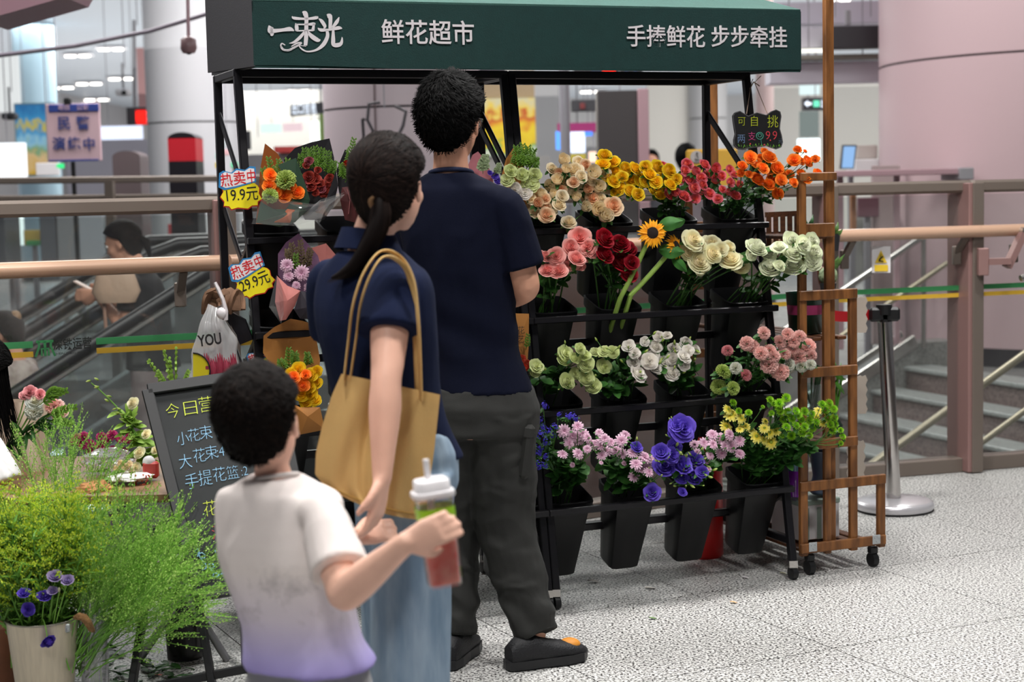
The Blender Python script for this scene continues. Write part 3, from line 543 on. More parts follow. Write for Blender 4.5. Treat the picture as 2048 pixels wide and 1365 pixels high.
# ================================================================ flower stand
M_frame=mat('black powder coated steel','#17161a',.35,.3); M_buck=mat('black plastic bucket','#0d0d0f',.42,spec=.35)
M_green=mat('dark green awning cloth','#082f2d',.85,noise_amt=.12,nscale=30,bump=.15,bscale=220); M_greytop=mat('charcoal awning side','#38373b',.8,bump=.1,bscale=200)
A3=Matrix((SU,-SV,Vector((0,0,1)))).transposed()
SHELF=[(-.19,1.262),(-.13,.965),(-.10,.65),(-.03,.325)]
def legv(z): return -.3*(z-.04)/1.75
def unit(u0,u1,label):
    t=thing('flower_stand',ST((u0+u1)/2,-.3,0),label,'stand','steel flower stand units under the awning'); R=lambda n,a,b,w=.026,h=.026: ob(n,MB().bar(a,b,w,h,side=SU,b=.003),M_frame,t)
    for u in (u0+.014,u1-.014):
        R('front_leg',ST(u,0,.05),ST(u,-.3,1.80)); R('rear_leg',ST(u,-.6,.05),ST(u,-.6,1.80)); R('side_bar',ST(u,-.3,1.80),ST(u,-.6,1.80)); R('side_bar',ST(u,-.02,.14),ST(u,-.6,.14))
        R('brace',ST(u,-.59,1.68),ST(u,-.245,1.40),.008,.03); R('brace',ST(u,-.59,1.38),ST(u,-.18,1.08),.008,.03); R('brace',ST(u,-.59,.95),ST(u,-.12,.70),.008,.03); R('brace',ST(u,-.59,.6),ST(u,-.06,.35),.008,.03)
        for v in (0,-.6):
            mb=MB(); Rw=Matrix.Rotation(PI/2,4,'Y'); m=Matrix.Translation(ST(u,v,.024))@A3.to_4x4()@Rw
            mb.lathe([(.012,-.012),(.023,-.010),(.023,.010),(.012,.012)],14,m); wheel=ob('caster',mb,M_blk,t,True)
            mb=MB().bar(ST(u,v,.045),ST(u,v,.07),.03,.03); ob('caster_fork',mb,M_steel,wheel)
    for v in (-.3,-.6): R('top_bar',ST(u0,v,1.80),ST(u1,v,1.80))
    for v,z in SHELF:
        R('shelf_bar',ST(u0,v+.012,z),ST(u1,v+.012,z),.03,.022); R('shelf_bar',ST(u0,v-.17,z-.10),ST(u1,v-.17,z-.10))
        for u in (u0+.014,u1-.014): R('shelf_bracket',ST(u,v,z),ST(u,v-.17,z-.10),.02,.02)
    R('base_bar',ST(u0,-.6,.14),ST(u1,-.6,.14)); return t
unit(0.0,.95,'right-hand black steel flower stand unit with four bucket shelves'); unit(-.95,0,'left-hand black steel flower stand unit with price tags on its post')
for x,y in ((438,222),(452,258),(430,420),(446,462)): pass
# awning
t=thing('awning',ST(.03,-.35,1.8),'dark green cloth awning with white Chinese lettering over the flower stand','awning')
u0,u1,vf,vb=-.945,1.0,-.03,-.70; zt=1.80
fz=lambda u:2.003+.006*u
mb=MB().grid(lambda a,b: ST(u0+(u1-u0)*a,vf+.004*math.sin(a*9)*(1-b),zt+(fz(u0+(u1-u0)*a)-zt)*b+.004*math.sin(a*13+1)*(1-b)),40,6); 
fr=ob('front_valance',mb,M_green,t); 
ob('valance_lining',MB().grid(lambda a,b: ST(u0+(u1-u0)*a,vf-.012,zt+.003+(.2)*b),4,2),M_green,t)
ob('valance_hem',MB().bar(ST(u0,vf-.006,zt+.002),ST(u1,vf-.006,zt+.002),.012,.008),M_green,t)
ob('awning_top',MB().slab([ST(u0,vf,2.005),ST(u1,vf,2.012),ST(u1,vb,2.18),ST(u0,vb,2.18)],(0,0,-.006)),mat('green awning top painted lit','#2a4f48',.75,noise_amt=.15,nscale=25,bump=.2,bscale=150),t)  # lighter copy of the awning green: overhead light put into the colour
sidep=[(vf,zt),(vb,zt+.03),(vb,2.18),(vf,2.005)]
ob('side_panel',MB().slab([ST(u0-.002,v,z) for v,z in sidep],SU*.006),M_greytop,t,label='charcoal awning side panel'); ob('side_panel',MB().slab([ST(u1-.004,v,z) for v,z in sidep],SU*.006),M_greytop,t)
ob('awning_frame',MB().bar(ST(u0+.02,vf-.03,1.81),ST(u0+.02,vb,1.83),.018,.018).bar(ST(u1-.02,vf-.03,1.81),ST(u1-.02,vb,1.83),.018,.018).bar(ST(u0,-.3,1.83),ST(u1,-.3,1.83),.02,.02),M_frame,t)
M_wt=mat('white print','#cfc9cc',.6)
def cn(x0,x1,yc,s,fac,m=M_wt,thin=0,v=vf):
    a=onv(x0,yc[0],v); b=onv(x1,yc[1],v); w_=(b-a).length; mx=frame((a+b)/2+SV*.006,SU,Vector((0,0,1))); text('lettering',s,w_*fac,mx,m,t,thin=thin,fitw=w_,extrude=.001)
cn(762,947,(68,70),'鲜花超市',.26,thin=.0008)
cn(1252,1408,(76,77),'手捧鲜花',.262,thin=.0007); cn(1421,1572,(77,78),'步步牵挂',.262,thin=.0007)
LG=[[(466,175,4),(480,205,44),(500,212,26),(560,206,20),(610,200,26),(638,212,6)],[(480,188,10),(486,232,26),(478,243,6)],
[(625,112,3),(640,125,18),(720,130,13),(790,122,20),(797,112,4)],[(695,82,6),(712,92,30),(722,120,24),(722,180,24),(720,260,25),(716,312,22)],
[(648,160,5),(655,180,22),(658,212,20)],[(650,168,8),(720,168,10),(770,165,20),(782,158,6)],[(775,160,12),(766,210,20)],[(655,212,8),(720,210,9),(770,208,12)],
[(712,215,12),(680,255,20),(640,288,15),(605,297,3)],[(728,214,10),(760,250,26),(800,275,24),(818,272,6)],
[(862,100,6),(878,110,30),(886,130,24),(884,200,20)],[(806,128,4),(826,145,20),(848,180,20),(840,196,4)],[(946,118,4),(930,150,22),(905,182,14),(896,186,4)],
[(800,192,4),(822,206,20),(880,204,13),(940,192,22),(966,196,5)],[(862,208,16),(866,250,22),(838,305,24),(790,342,14),(730,353,9),(690,335,9),(668,308,5)],[(905,206,14),(905,270,24),(908,306,24),(940,308,26),(960,295,20),(966,262,8),(962,255,2)],
[(578,310,5),(556,298,8),(548,314,9),(562,338,12),(600,344,13),(640,325,13),(690,295,8),(660,296,10),(620,318,5)],[(548,314,9),(575,345,9),(625,338,6),(665,312,5),(720,318,3)]]
mb=MB(); strokes(mb,[[(400+x/3.412,y/3.412,max(1.2,w_/3.412*1.12)) for x,y,w_ in smooth_stroke(s_)] for s_ in LG],lambda x,y,z: onv(x,y,vf)+SV*(.0065)); ob('logo_lettering',mb,M_wt,t)
# buckets ---------------------------------------------------------------
bp=[(.04,-.28),(.052,-.295),(.055,-.29),(.076,-.035),(.083,-.033),(.085,.0),(.080,.002),(.072,-.02),(.05,-.27),(.02,-.275)]
bm=MB().lathe(bp,24,Matrix.Rotation(0,4,'Z'),sq=7).mesh('bucket',M_buck,True)
try: bm.set_sharp_from_angle(angle=.7)
except Exception: pass
BT=math.radians(17)
def bucket_mx(u,row):
    v,z=SHELF[row]; c=ST(u,v-.085,z+.045); m=frame(c,SU,-SV); m=m@Matrix.Rotation(BT,4,'X'); return m
# cols from the photograph
COLS=[.10,.345,.60,.85]
rows=['top','second','third','bottom']
for un,(off,nm) in enumerate(((0,'right'),(-.95,'left'))):
    for r in range(4):
        for c,u in enumerate(COLS):
            o=inst('flower_bucket',bm,bucket_mx(u+off,r)); tag(o,f'black flower bucket, {ordn(c)} from left on {rows[r]} shelf of the {nm} stand unit','bucket',group='black buckets on the flower stand')
# hanging chalk sign ----------------------------------------------------
t=thing('chalk_sign',onv(1513,298,-.12),'small scalloped blackboard with coloured chalk lettering hanging from the awning','sign')
ol=[(1466,232),(1470,226),(1480,223),(1488,228),(1496,233),(1514,226),(1533,231),(1542,224),(1552,220),(1560,224),(1562,233),(1560,246),(1559,258),(1563,272),(1565,285),(1562,294),(1552,298),(1542,295),(1532,291),(1514,294),(1497,296),(1486,299),(1476,298),(1469,291),(1468,280),(1471,268),(1469,256),(1467,243)]
pp=[onv(x,y,-.12) for x,y in ol]; ob('board',MB().slab(pp[::-1],-SV*.008),mat('chalkboard black','#121315',.6),t)
ob('board_edge',MB().tube(pp+[pp[0]],.0022,6,cap=False),mat('grey silver edge','#4c4c4e',.5),t)
def fp(x,y,d=.002): return onv(x,y,-.12)+SV*d
def ctext(s,x,y,px,col,name='lettering',par=None,rot=0,thin=-.0006,fw=None,v=None):
    c=fp(x,y); m=frame(c,SU,(0,0,1))@Matrix.Rotation(rot,4,'Z'); text(name,s,px/545,m,mat('chalk '+col,col,.9),par or t,thin=thin,extrude=.0003,fitw=fw/545 if fw else None)
for s_,x,y,p_,c_,r_ in (('可',1483,244,19,'#b5c22f',0),('自',1508,244,22,'#b5c22f',.0),('挑',1545,245,26,'#b5c22f',0),('两',1482,279,19,'#7f9cc4',0),('支',1503,274,18,'#d0508a',0),('9',1535,272,24,'#c9404a',-.1),('9',1549,272,24,'#c9404a',-.05),('元',1560,283,11,'#8fb0cc',0)): ctext(s_,x,y,p_,c_,rot=r_)
mb=MB()
for k in range(22): x=1478+k*3.9; y=293+((k*7)%5)*.7-(2 if 6<k<16 else 0); mb.bar(fp(x,y),fp(x+2*((k%3)-1),y-4.5),.0018,.0008)
ob('chalk_grass',mb,mat('chalk green','#6fae3a',.9),t); ob('chalk_dots',MB().ball(fp(1540,281),.003,6,4).ball(fp(1500,288),.003,6,4).ball(fp(1528,290),.003,6,4),mat('chalk #c9404a'),t)
mb=MB(); mb.tube([fp(1519+7*math.cos(a),272+7*math.sin(a)) for a in [k*PI/6 for k in range(13)]],.0011,5,cap=False).tube([fp(1519+3.5*math.cos(a),271+3.5*math.sin(a)) for a in [k*PI/4 for k in range(9)]],.0009,5,cap=False).bar(fp(1521,279),fp(1523,290),.002,.001); ob('chalk_flower',mb,mat('chalk teal','#58b09a',.9),t)
ob('string',MB().tube([onv(1493,228,-.115),onv(1503,165,-.2),onv(1506,158,-.2)],.0015,5).tube([onv(1535,228,-.115),onv(1509,165,-.2),onv(1522,152,-.2)],.0015,5).tube([onv(1507,164,-.19),onv(1500,178,-.19)],.0022,5).tube([onv(1507,164,-.19),onv(1519,172,-.19)],.0022,5),mat('beige twine','#a58d7c',.9),t)
ob('string',MB().tube([onv(1492,296,-.12),onv(1478,340,-.14)],.0015,5),mat('beige twine'),t)
# price tags ------------------------------------------------------------
def price(cx,cy,rot,price_s,label,sc_=1.0,v=-.19):
    c=onv(cx,cy,v)+SV*.03; t=thing('price_tag',c,label,'price tag'); m=frame(c,SU+SV*.15,(0,0,1))@Matrix.Rotation(rot,4,'Z'); s=sc_/590
    def Pt(x,y,h=0): return m@Vector((x*s,y*s,h))
    rng=random.Random(3); n=22; pts=[];pi_=[]
    for k in range(n):
        a=2*PI*k/n; rx,ry=(38,26); 
        q=1.0 if k%2 else .86
        if 0.15<a<1.45: q=.93
        pts.append((rx*q*math.copysign(abs(math.cos(a))**.7,math.cos(a)),ry*q*math.copysign(abs(math.sin(a))**.7,math.sin(a))-10))
    ob('red_edge',MB().slab([Pt(x*1.04,y*1.04-.8,-.0016) for x,y in pts][::-1],(m.to_3x3()@Vector((0,0,-.001)))),mat('red card','#c4231f',.5),t); ob('yellow_burst',MB().slab([Pt(x,y) for x,y in pts][::-1],(m.to_3x3()@Vector((0,0,-.0014)))),mat('yellow card','#f2e01c',.5),t)
    hd=[(-40,8),(-36,34),(-28,38),(-14,33),(-4,40),(12,36),(22,42),(32,40),(30,12),(10,8),(-10,4),(-30,2)]
    ob('header_card',MB().slab([Pt(x,y,.0016) for x,y in hd][::-1],(m.to_3x3()@Vector((0,0,-.001)))),mat('blue card','#2e7fb8',.5),t)
    ob('header_inner',MB().slab([Pt(x*.9,22+(y-22)*.82,.0021) for x,y in hd][::-1],(m.to_3x3()@Vector((0,0,-.0004)))),mat('white card','#e6e2e4',.5),t)
    for dz,th,co in ((.0028,.0003,'#d0141e'),):
        for s_,x,fw in (('热',-24,22),('卖',0,22),('中',22,15)): text('header_lettering',s_,26*s,m@Matrix.Translation((x*s,(20+x*.06)*s,dz)),mat('tag '+co,co,.5),t,thin=th,fitw=(fw+th*900)*s,extrude=.0003)
    text('price_lettering',price_s,29*s,m@Matrix.Translation((0,-10*s,.0012)),mat('marker black','#101010',.6),t,thin=.0001,fitw=58*s,extrude=.0003); return t
price(477,380,-.09+.16,'19.9元','yellow starburst price tag reading 19.9 on the upper part of the left post')
price(501,554,.36,'29.9元','yellow starburst price tag reading 29.9 on the left post',.98)
price(523,722,.4,'39.9元','yellow starburst price tag half hidden behind the boy\'s head',.7)
# ================================================================ wooden rack
M_wood=mat('oiled pine','#8c5a2e',.5,col2='#5f3a1c',nscale=6,nstretch=(6,6,1),bump=.1); M_woodd=mat('dark stained pine','#6a3f22',.5,col2='#4a2a16',nscale=8,nstretch=(1,8,8))
t=thing('wooden_rack',ST(1.16,-.45,0),'brown stepped wooden plant rack on casters at the right end of the stand','rack')
VF,VB=-.04,-.88
def wb(n,u0,z0,u1,z1,v,w_=.03,h=.022,m=None): return ob(n,MB().bar(ST(u0,v,z0),ST(u1,v,z1),w_,h,side=(SV if abs(u1-u0)>.01 else SU),b=.003),m or M_wood,t)
for v in (VF,VB):
    wb('upright',1.005,.07,1.005,1.44,v); wb('upright',1.105,.07,1.105,1.02,v,.026); wb('upright',1.215,.07,1.215,1.02,v); wb('upright',1.335,.07,1.335,.335,v)
    ob('tall_post',MB().bar(ST(1.135,v-.025,.08),ST(1.135,v-.025,2.25),.036,.022,side=SU,b=.003),M_wood,t)
    for z,ue in ((.10,1.345),(.325,1.345),(.475,1.225),(.735,1.225),(1.01,1.225)):
        ob('cross_rail',MB().bar(ST(.985,v+.014,z),ST(ue,v+.014,z),.036,.016,side=(0,0,1),b=.003),M_wood,t)
    ob('cross_rail',MB().bar(ST(.99,v+.014,1.43),ST(1.14,v+.014,1.43),.03,.016,side=(0,0,1),b=.003),M_wood,t); ob('cross_rail',MB().bar(ST(.99,v+.0,1.24),ST(1.14,v+.0,1.24),.05,.016,side=(0,0,1),b=.003),M_wood,t)
for z,ue,n in ((.085,1.33,6),(.46,1.21,4),(.85,1.21,4),(1.215,1.13,3)):
    for k in range(n):
        u=1.0+(ue-1.0)*(k+.5)/n; ob('shelf_slat',MB().bbox(ST(u,(VF+VB)/2,z),(.036,abs(VB-VF)-.03,.014),.003,A3),M_woodd,t)
for u in (1.03,1.30):
    for v in (VF,VB):
        ob('corner_plate',MB().bbox(ST(u,v+.024,.105),(.034,.003,.034),.002,A3).ball(ST(u-.008,v+.027,.112),.003,6,4).ball(ST(u+.008,v+.027,.112),.003,6,4).ball(ST(u,v+.027,.098),.003,6,4),mat('zinc plate','#b9bdbf',.4,.7),t)
        w_=ob('caster',MB().lathe([(.01,-.013),(.026,-.011),(.026,.011),(.01,.013)],16,Matrix.Translation(ST(u,v,.027))@A3.to_4x4()@Matrix.Rotation(PI/2,4,'Y')),M_blk,t,True); ob('caster_fork',MB().bbox(ST(u,v,.062),(.03,.035,.03),.006,A3),M_blk,w_)
# picket edging
t2=thing('picket_edging',ST(.93,-.42,1.18),'small brown wooden picket edging beside the wooden rack\'s upper shelf','fence')
for k in range(5):
    x=1538+k*14; c=at(x,452,6.25); ob('picket',MB().slab([c+Vector((-.009,0,-.12)),c+Vector((.009,0,-.12)),c+Vector((.009,0,.035)),c+Vector((0,0,.05)),c+Vector((-.009,0,.035))],(0,.01,0)),M_woodd,t2)
for y in (430,470): ob('picket_rail',MB().bar(at(1530,y,6.27),at(1598,y-3,6.27),.02,.01),M_woodd,t2)
# things on the rack
def pot(px,py,Y,r,h,col,label,nm='plant_pot'):
    c=at(px,py,Y); return c
t=thing('striped_box',ST(1.12,-.2,.105),'white box with grey-green stripes on the rack\'s bottom shelf','box'); bx=mat('white carton','#d4d1d3',.6); gs=mat('sage stripe','#8a9a90',.6)
ob('box_body',MB().bbox(ST(1.125,-.22,.17),(.17,.2,.13),.003,A3),bx,t); ob('box_lid',MB().bbox(ST(1.125,-.22,.243),(.176,.206,.02),.003,A3),gs,t)
for k in range(3): ob('stripe',MB().box(ST(1.07+k*.052,-.1185,.165),(.018,.002,.118),A3),gs,t)
t=thing('white_box',ST(1.0,-.6,.105),'long plain white box at the back of the rack\'s bottom shelf','box'); ob('box_body',MB().bbox(ST(1.08,-.6,.165),(.26,.3,.12),.004,A3),bx,t); ob('box_lid',MB().bbox(ST(1.08,-.6,.23),(.268,.308,.02),.003,A3),mat('greenish white lid','#aeb8b2',.6),t)
gv=mat('violet glass','#5a3a86',.15,trans=.5,noise_amt=.3); 
t=thing('purple_vase',ST(1.05,-.15,.258),'blue and purple ribbed glass vase standing on the striped box','vase'); c=ST(1.055,-.17,.262)
ob('vase_body',MB().lathe([(.03,0),(.042,.004),(.045,.06),(.046,.1),(.042,.104),(.04,.06),(.036,.008),(.0,.006)],28,Matrix.Translation(c)),mat('purple glass','#7a2a9a',.12,coat=.4),t,True)
ob('vase_collar',MB().lathe([(.046,.1),(.046,.17),(.043,.172),(.043,.1)],28,Matrix.Translation(c),cap=False),mat('blue grey glass','#4a6a80',.12,coat=.4),t,True)
t=thing('blue_vase',ST(1.16,-.15,.258),'tall waisted blue-grey vase beside the purple vase','vase'); ob('vase_body',MB().lathe([(.035,0),(.045,.01),(.032,.07),(.04,.13),(.042,.16),(.038,.16),(.03,.1),(.0,.02)],24,Matrix.Translation(ST(1.165,-.17,.262))),mat('dusty blue ceramic','#5c6a80',.35),t,True)
t=thing('green_bucket',ST(1.1,-.2,.87),'dark green bucket with a pink label on the rack\'s upper shelf','bucket'); c=ST(1.12,-.2,.86)
ob('bucket_body',MB().lathe([(.055,0),(.06,.003),(.072,.15),(.075,.152),(.068,.15),(.054,.01),(0,.008)],28,Matrix.Translation(c)),mat('bottle green plastic','#12382c',.35),t,True); ob('pink_label',MB().lathe([(.0655,.07),(.0685,.105)],28,Matrix.Translation(c),cap=False),mat('pink label','#a83a6a',.5),t,True)
# ================================================================ escalators
M_eh=mat('black escalator handrail','#1b1b1e',.4); M_es=mat('escalator trim','#c2c0bd',.22,.8); M_eg=glassmat('escalator glass',(.88,.90,.90),.1,.02,.03); M_ec=mat('escalator cladding','#3c3e42',.28,.6); M_ek=mat('escalator step','#3d3f42',.5,.4)
ED=Vector((.803,.324,.5))
def escal(P,width,label,n=26):
    P=Vector(P); t=thing('escalator',P+Vector((-2,-.8,-3)),label,'escalator'); Z=Vector((0,0,1)); top=P+ED*.05; lo=-8.6
    for k in (0,1):
        o=-SV*(width*k); hz=SU*1.5
        path=[P+ED*lo+o,P+ED*-3+o,top+o,top+SU*.15+Z*.05+o,top+hz+Z*.06+o,top+hz+SU*.18-Z*.05+o,top+hz+SU*.24-Z*.25+o,top+hz+SU*.1-Z*.42+o]
        ob('moving_handrail',MB().tube(path,.038,10,flat=.7),M_eh,t,True); ob('rail_trim',MB().tube([p-Z*.055 for p in path[:5]],.014,6),M_es,t,True)
        ob('balustrade_glass',MB().slab([P+ED*lo+o-Z*.80,top+o-Z*.80,top+o+hz-Z*.74,top+hz+o+Z*.0,top+o-Z*.06,P+ED*lo+o-Z*.06],-SV*.012),M_eg,t)
        ob('skirt_deck',MB().bar(P+ED*lo+o-Z*.84,top+o-Z*.84,.16,.05,side=SV).bar(P+ED*lo+o-Z*.98,top+o-Z*.98,.03,.22,side=SV),M_es,t)
        ob('truss_cladding',MB().slab([P+ED*lo+o-Z*1.9,top+o-Z*1.9,top+o-Z*1.05,P+ED*lo+o-Z*1.05],-SV*.03),M_ec,t)
        for q in (-.7,-2.2,-3.7): ob('deck_lamp',MB().bbox(P+ED*q+o-Z*.80-SV*(-.085),(.1,.03,.03),.005),emat('deck lamp','#eaf6ff',2.2),t)
    for i in range(n):
        s=-i*.33; c=P+ED*s-SV*(width/2)-Z*1.0; ob('escalator_step',MB().box(c-Z*.08,(.38,width-.22,.16),A3).box(c+SU*.185+Z*.004,(.02,width-.22,.012),A3),M_ek,t)
escal((-1.57,8.5,1.016),1.05,'nearer escalator with black handrails and glass balustrades behind the left railing')
escal((-1.57-.375*1.75,8.5+.927*1.75,1.05),1.05,'farther escalator behind the one carrying the woman with a phone')
# ================================================================ chalkboard easel
t=thing('chalkboard_easel',at(360,1365,4.5)+Vector((0,0,-.0)),'black-framed chalkboard easel with handwritten yellow, blue and red chalk text','chalkboard'); t.location.z=0
bTL,bBL,bTR=at(295,782,4.78),at(399,1192,4.5),at(548,745,4.86); bBR=bBL+(bTR-bTL)*.86
bN=(bTR-bTL).cross(bTL-bBL).normalized(); 
if bN.y>0: bN=-bN
ob('board_panel',MB().slab([bTL,bTR,bBR,bBL],-bN*.012),mat('slate chalkboard','#252829',.75,noise_amt=.3,nscale=9),t)
mb=MB(); fr=M_dkf=mat('black painted wood','#131315',.5)
for a,b in ((bTL,bTR),(bTL,bBL),(bBL,bBR),(bTR,bBR)): ob('frame_rail',MB().bar(a+bN*.004,b+bN*.004,.034,.022,side=(bTR-bTL) if (a-b).z**2>.02 else (bTL-bBL),b=.003),fr,t)
def onb(x,y,h=.002):
    r=ray(x,y); k=(bTL-CAM).dot(bN)/r.dot(bN); return CAM+r*k+bN*h
bx_=(bTR-bTL).normalized()
def btext(s,x,y,px,col,par=t,rot=0,fw=None): 
    m=frame(onb(x,y),bx_,bN.cross(bx_)*1.0)@Matrix.Rotation(rot,4,'Z')
    text('chalk_lettering',s,px*1.08/705,m,mat('chalk '+col,col,.9),par,thin=-.0009,extrude=.0003,fitw=((fw or px*.78*(.62 if s[0]==':' else 1 if len(s)==1 else 1.9))/705))
yl,bl,rd='#c3cf4a','#8fbcdc','#b8484c'
for s_,x,y,p_,c_,r_ in (('今',346,825,34,yl,.06),('日',381,819,34,yl,0),('营',412,812,36,yl,0),('业',446,805,36,yl,0),
 ('小',366,880,30,bl,0),('花',388,873,29,bl,0),('束',412,868,31,bl,0),(':1',431,867,30,bl,0),('大',371,926,32,bl,0),('花',399,914,31,bl,0),('束',423,908,31,bl,0),(':4',441,905,30,bl,0),
 ('手',384,966,34,bl,0),('提',411,959,34,bl,0),('花',439,952,32,bl,0),('篮',466,948,30,bl,0),(':2',489,944,26,bl,0),('花',421,1020,34,yl,0),('是',444,1014,36,yl,0),('浪',438,1067,34,rd,0),('漫',468,1062,34,rd,0),('1384',449,1106,26,bl,.1)): btext(s_,x,y,p_,c_,rot=r_)
P8=lambda cx,cy:(cx/3.74,1000+cy/3.74)
mb=MB()
for st_ in [[(1480,400),(1500,440),(1540,490),(1600,550),(1650,560),(1700,550)],[(1455,420),(1460,380),(1480,372),(1490,400),(1478,430)],[(1500,440),(1530,440),(1535,420),(1510,400),(1490,410)],[(1530,480),(1510,490),(1515,530),(1540,520),(1545,500)],[(1560,510),(1590,520),(1605,500),(1585,480),(1560,490)],[(1600,550),(1590,580),(1630,580),(1640,560)],[(1660,550),(1690,530),(1730,522)]]:
    mb.tube([onb(*P8(*q),.003) for q in st_],.0022,5)
ob('chalk_drawing',mb,mat('chalk '+bl),t,True)
def fz0(px,py,Y): p=at(px,py,Y); return p
Lf=at(294,1131,4.62); Lb=at(255,1400,4.42); Lb.z=0; d_=(Lb-Lf)
ob('leg',MB().bar(bTL+Vector((.03,.03,-.02)),Lf*0+Vector((Lf.x,Lf.y+.12,Lf.z)),.026,.02),fr,t) if 0 else None
ob('leg',MB().bar(at(309,1090,4.74),Lb,.030,.02,b=.003),fr,t); q=at(432,1400,4.42); q.z=0; ob('leg',MB().bar(bTL+(bBL-bTL)*.2-bN*.02,bBL+(bBL-bTL)*.0-bN*.02,.03,.02),fr,t); ob('leg',MB().bar(bBL-bN*.02+(bTL-bBL)*.1,q,.030,.02,b=.003),fr,t)
q2=q+Vector((.36,.1,0)); ob('leg',MB().bar(bBR-bN*.02,q2,.03,.02,b=.003),fr,t); ob('stretcher',MB().bar(Lb+(at(309,1090,4.74)-Lb)*.12,q+Vector((.1,.03,.11)),.022,.018),fr,t)
# ================================================================ folding table
M_tt=mat('table top brown','#8b6a4e',.5,noise_amt=.2,nscale=5); TZ=.56
t=thing('folding_table',Vector((-1.5,5.0,0)),'low folding table with grey crossed tube legs behind the chalkboard','table')
ob('table_top',MB().bbox(Vector((-1.45,5.05,TZ-.015)),(1.25,.72,.03),.006),M_tt,t)
ml=mat('grey tube','#8b8a8c',.35,.6)
for x,s in ((-.9,1),(-1.98,1)):
    ob('leg',MB().tube([(x,4.75,TZ-.03),(x+.09,5.32,0)],.013,8),ml,t,True); ob('leg',MB().tube([(x,5.35,TZ-.03),(x+.09,4.78,0)],.013,8),ml,t,True)
for a,b in (((323,1112),(455,1322)),((371,1184),(272,1330)),((280,1157),(210,1268)),((302,1131),(349,1211))): 
    pa,pb=at(*a,4.9),at(*b,4.9); ob('leg_brace',MB().tube([pa,pb],.0125,8),ml,t,True)
# table items --------------------------------------------------------------
M_kraft=mat('kraft paper','#a87648',.8,noise_amt=.12,nscale=12,bump=.2,bscale=40)
def crumple(name,c,size,m,label,cat,amp=.02,seed=1,rot=0):
    mb=MB().ball((0,0,0),(1,1,1),20,14); R=Matrix.Rotation(rot,3,'Z'); vs=[]
    for v in mb.v:
        v=Vector(v); n=noise.noise(v*2.3+Vector((seed,0,0)))*.35+abs(noise.noise(v*5+Vector((0,seed,0))))*.25; v=v*(1+n); v=Vector((v.x*size[0],v.y*size[1],v.z*size[2])); vs.append(Vector(c)+R@v)
    mb.v=vs; return ob(name,mb,m,None,False,label=label,cat=cat)
crumple('kraft_parcel',at(190,985,4.75),(.055,.05,.03),M_kraft,'crumpled kraft paper parcel on the table behind the pepper grass','parcel')
crumple('wrapped_bundle',at(215,918,5.0),(.075,.06,.028),glassmat('cellophane',(.92,.92,.94),.4,.12,.25),'shiny cellophane bundle under the magenta carnations on the table','wrapping',seed=4)
crumple('white_paper_stack',at(260,955,4.85),(.06,.05,.012),mat('white paper','#d8d6d4',.6),'thin sheet of crumpled white paper on the table','paper',seed=7)
t=thing('seedling_packet',at(300,940,4.9),'red and white packet standing on the table beside the chalkboard','packet'); ob('packet_body',MB().bbox(at(302,940,4.9),(.045,.03,.05),.006),mat('packet red','#b8403a',.5),t); ob('packet_cap',MB().ball(at(298,925,4.9),(.02,.015,.02)),pl,t,True)
t=thing('paper_bag',at(52,960,5.15),'tall pale beige paper bag standing behind the pink carnation bouquet','bag'); c=at(45,965,5.15)
ob('bag_body',MB().grid(lambda u,v:(c+Vector(((u-.5)*.15*(1+.05*math.sin(v*9)),-.04+.012*math.sin(u*14+v*3),v*.26))),16,10).grid(lambda u,v:(c+Vector(((.5-u)*.15*(1+.05*math.sin(v*9)),.04,v*.26))),8,10),mat('beige paper','#c9b6a2',.8),t,True)
mb=MB()
rng=random.Random(5)
# dark pails under the table
for px,py,Y,l in ((372,1330,4.95,'dark cylindrical pail under the folding table behind the chalkboard leg'),(600,1290,5.1,'dark pail under the stand hidden behind the boy')):
    c=at(px,py,Y); c.z=0; t=thing('dark_pail',c,l,'bucket'); ob('pail_body',MB().lathe([(.05,0),(.055,.003),(.062,.2),(.064,.2),(.058,.2),(.05,.01),(0,.01)],24,Matrix.Translation(c)),mat('dark smoked plastic','#1d1a1a',.25),t,True); ob('pail_rim',MB().lathe([(.062,.195),(.067,.2),(.062,.206)],24,Matrix.Translation(c),cap=False),M_blk,t,True)
# red cone-like extinguisher behind the stand
c=at(1408,1130,6.2); c.z=0; t=thing('fire_extinguisher',c,'red fire extinguisher standing on the floor behind the bottom buckets','extinguisher'); ob('cylinder_body',MB().lathe([(.07,0),(.075,.01),(.075,.38),(.055,.44),(.025,.46),(.0,.46)],24,Matrix.Translation(c)),mat('signal red','#c41c1c',.3,coat=.3),t,True); ob('valve',MB().lathe([(.02,.46),(.022,.5),(.0,.5)],12,Matrix.Translation(c)).bar(c+Vector((0,0,.5)),c+Vector((.06,0,.53)),.015,.01),M_blk,t)
# ================================================================ barrier post
t=thing('barrier_post',gz(1785,1028),'chrome queue barrier post on a round weighted base','barrier'); b=gz(1788,1020); tp_=at(1768,615,b.y)
ob('post_tube',MB().tube([b+Vector((0,0,.03)),b+(tp_-b)*.93],.031,24),mat('chrome','#c9c4c2',.12,1.0),t,True)
ob('post_base',MB().lathe([(.165,0),(.168,.006)],40,Matrix.Translation(b)),M_blk,t,True); ob('base_cover',MB().lathe([(.165,.008),(.17,.02),(.165,.038),(.15,.045),(.06,.052),(.0,.053)],40,Matrix.Translation(b)),mat('chrome satin','#cfccd0',.25,.5),t,True)
ob('belt_head',MB().lathe([(.034,-.03),(.034,.012),(.0,.014)],24,Matrix.Translation(tp_)).bbox(tp_-Vector((0,0,.03)),(.13,.05,.06),.01).bbox(tp_-Vector((0,0,.05)),(.03,.05,.12),.006),M_blk,t)
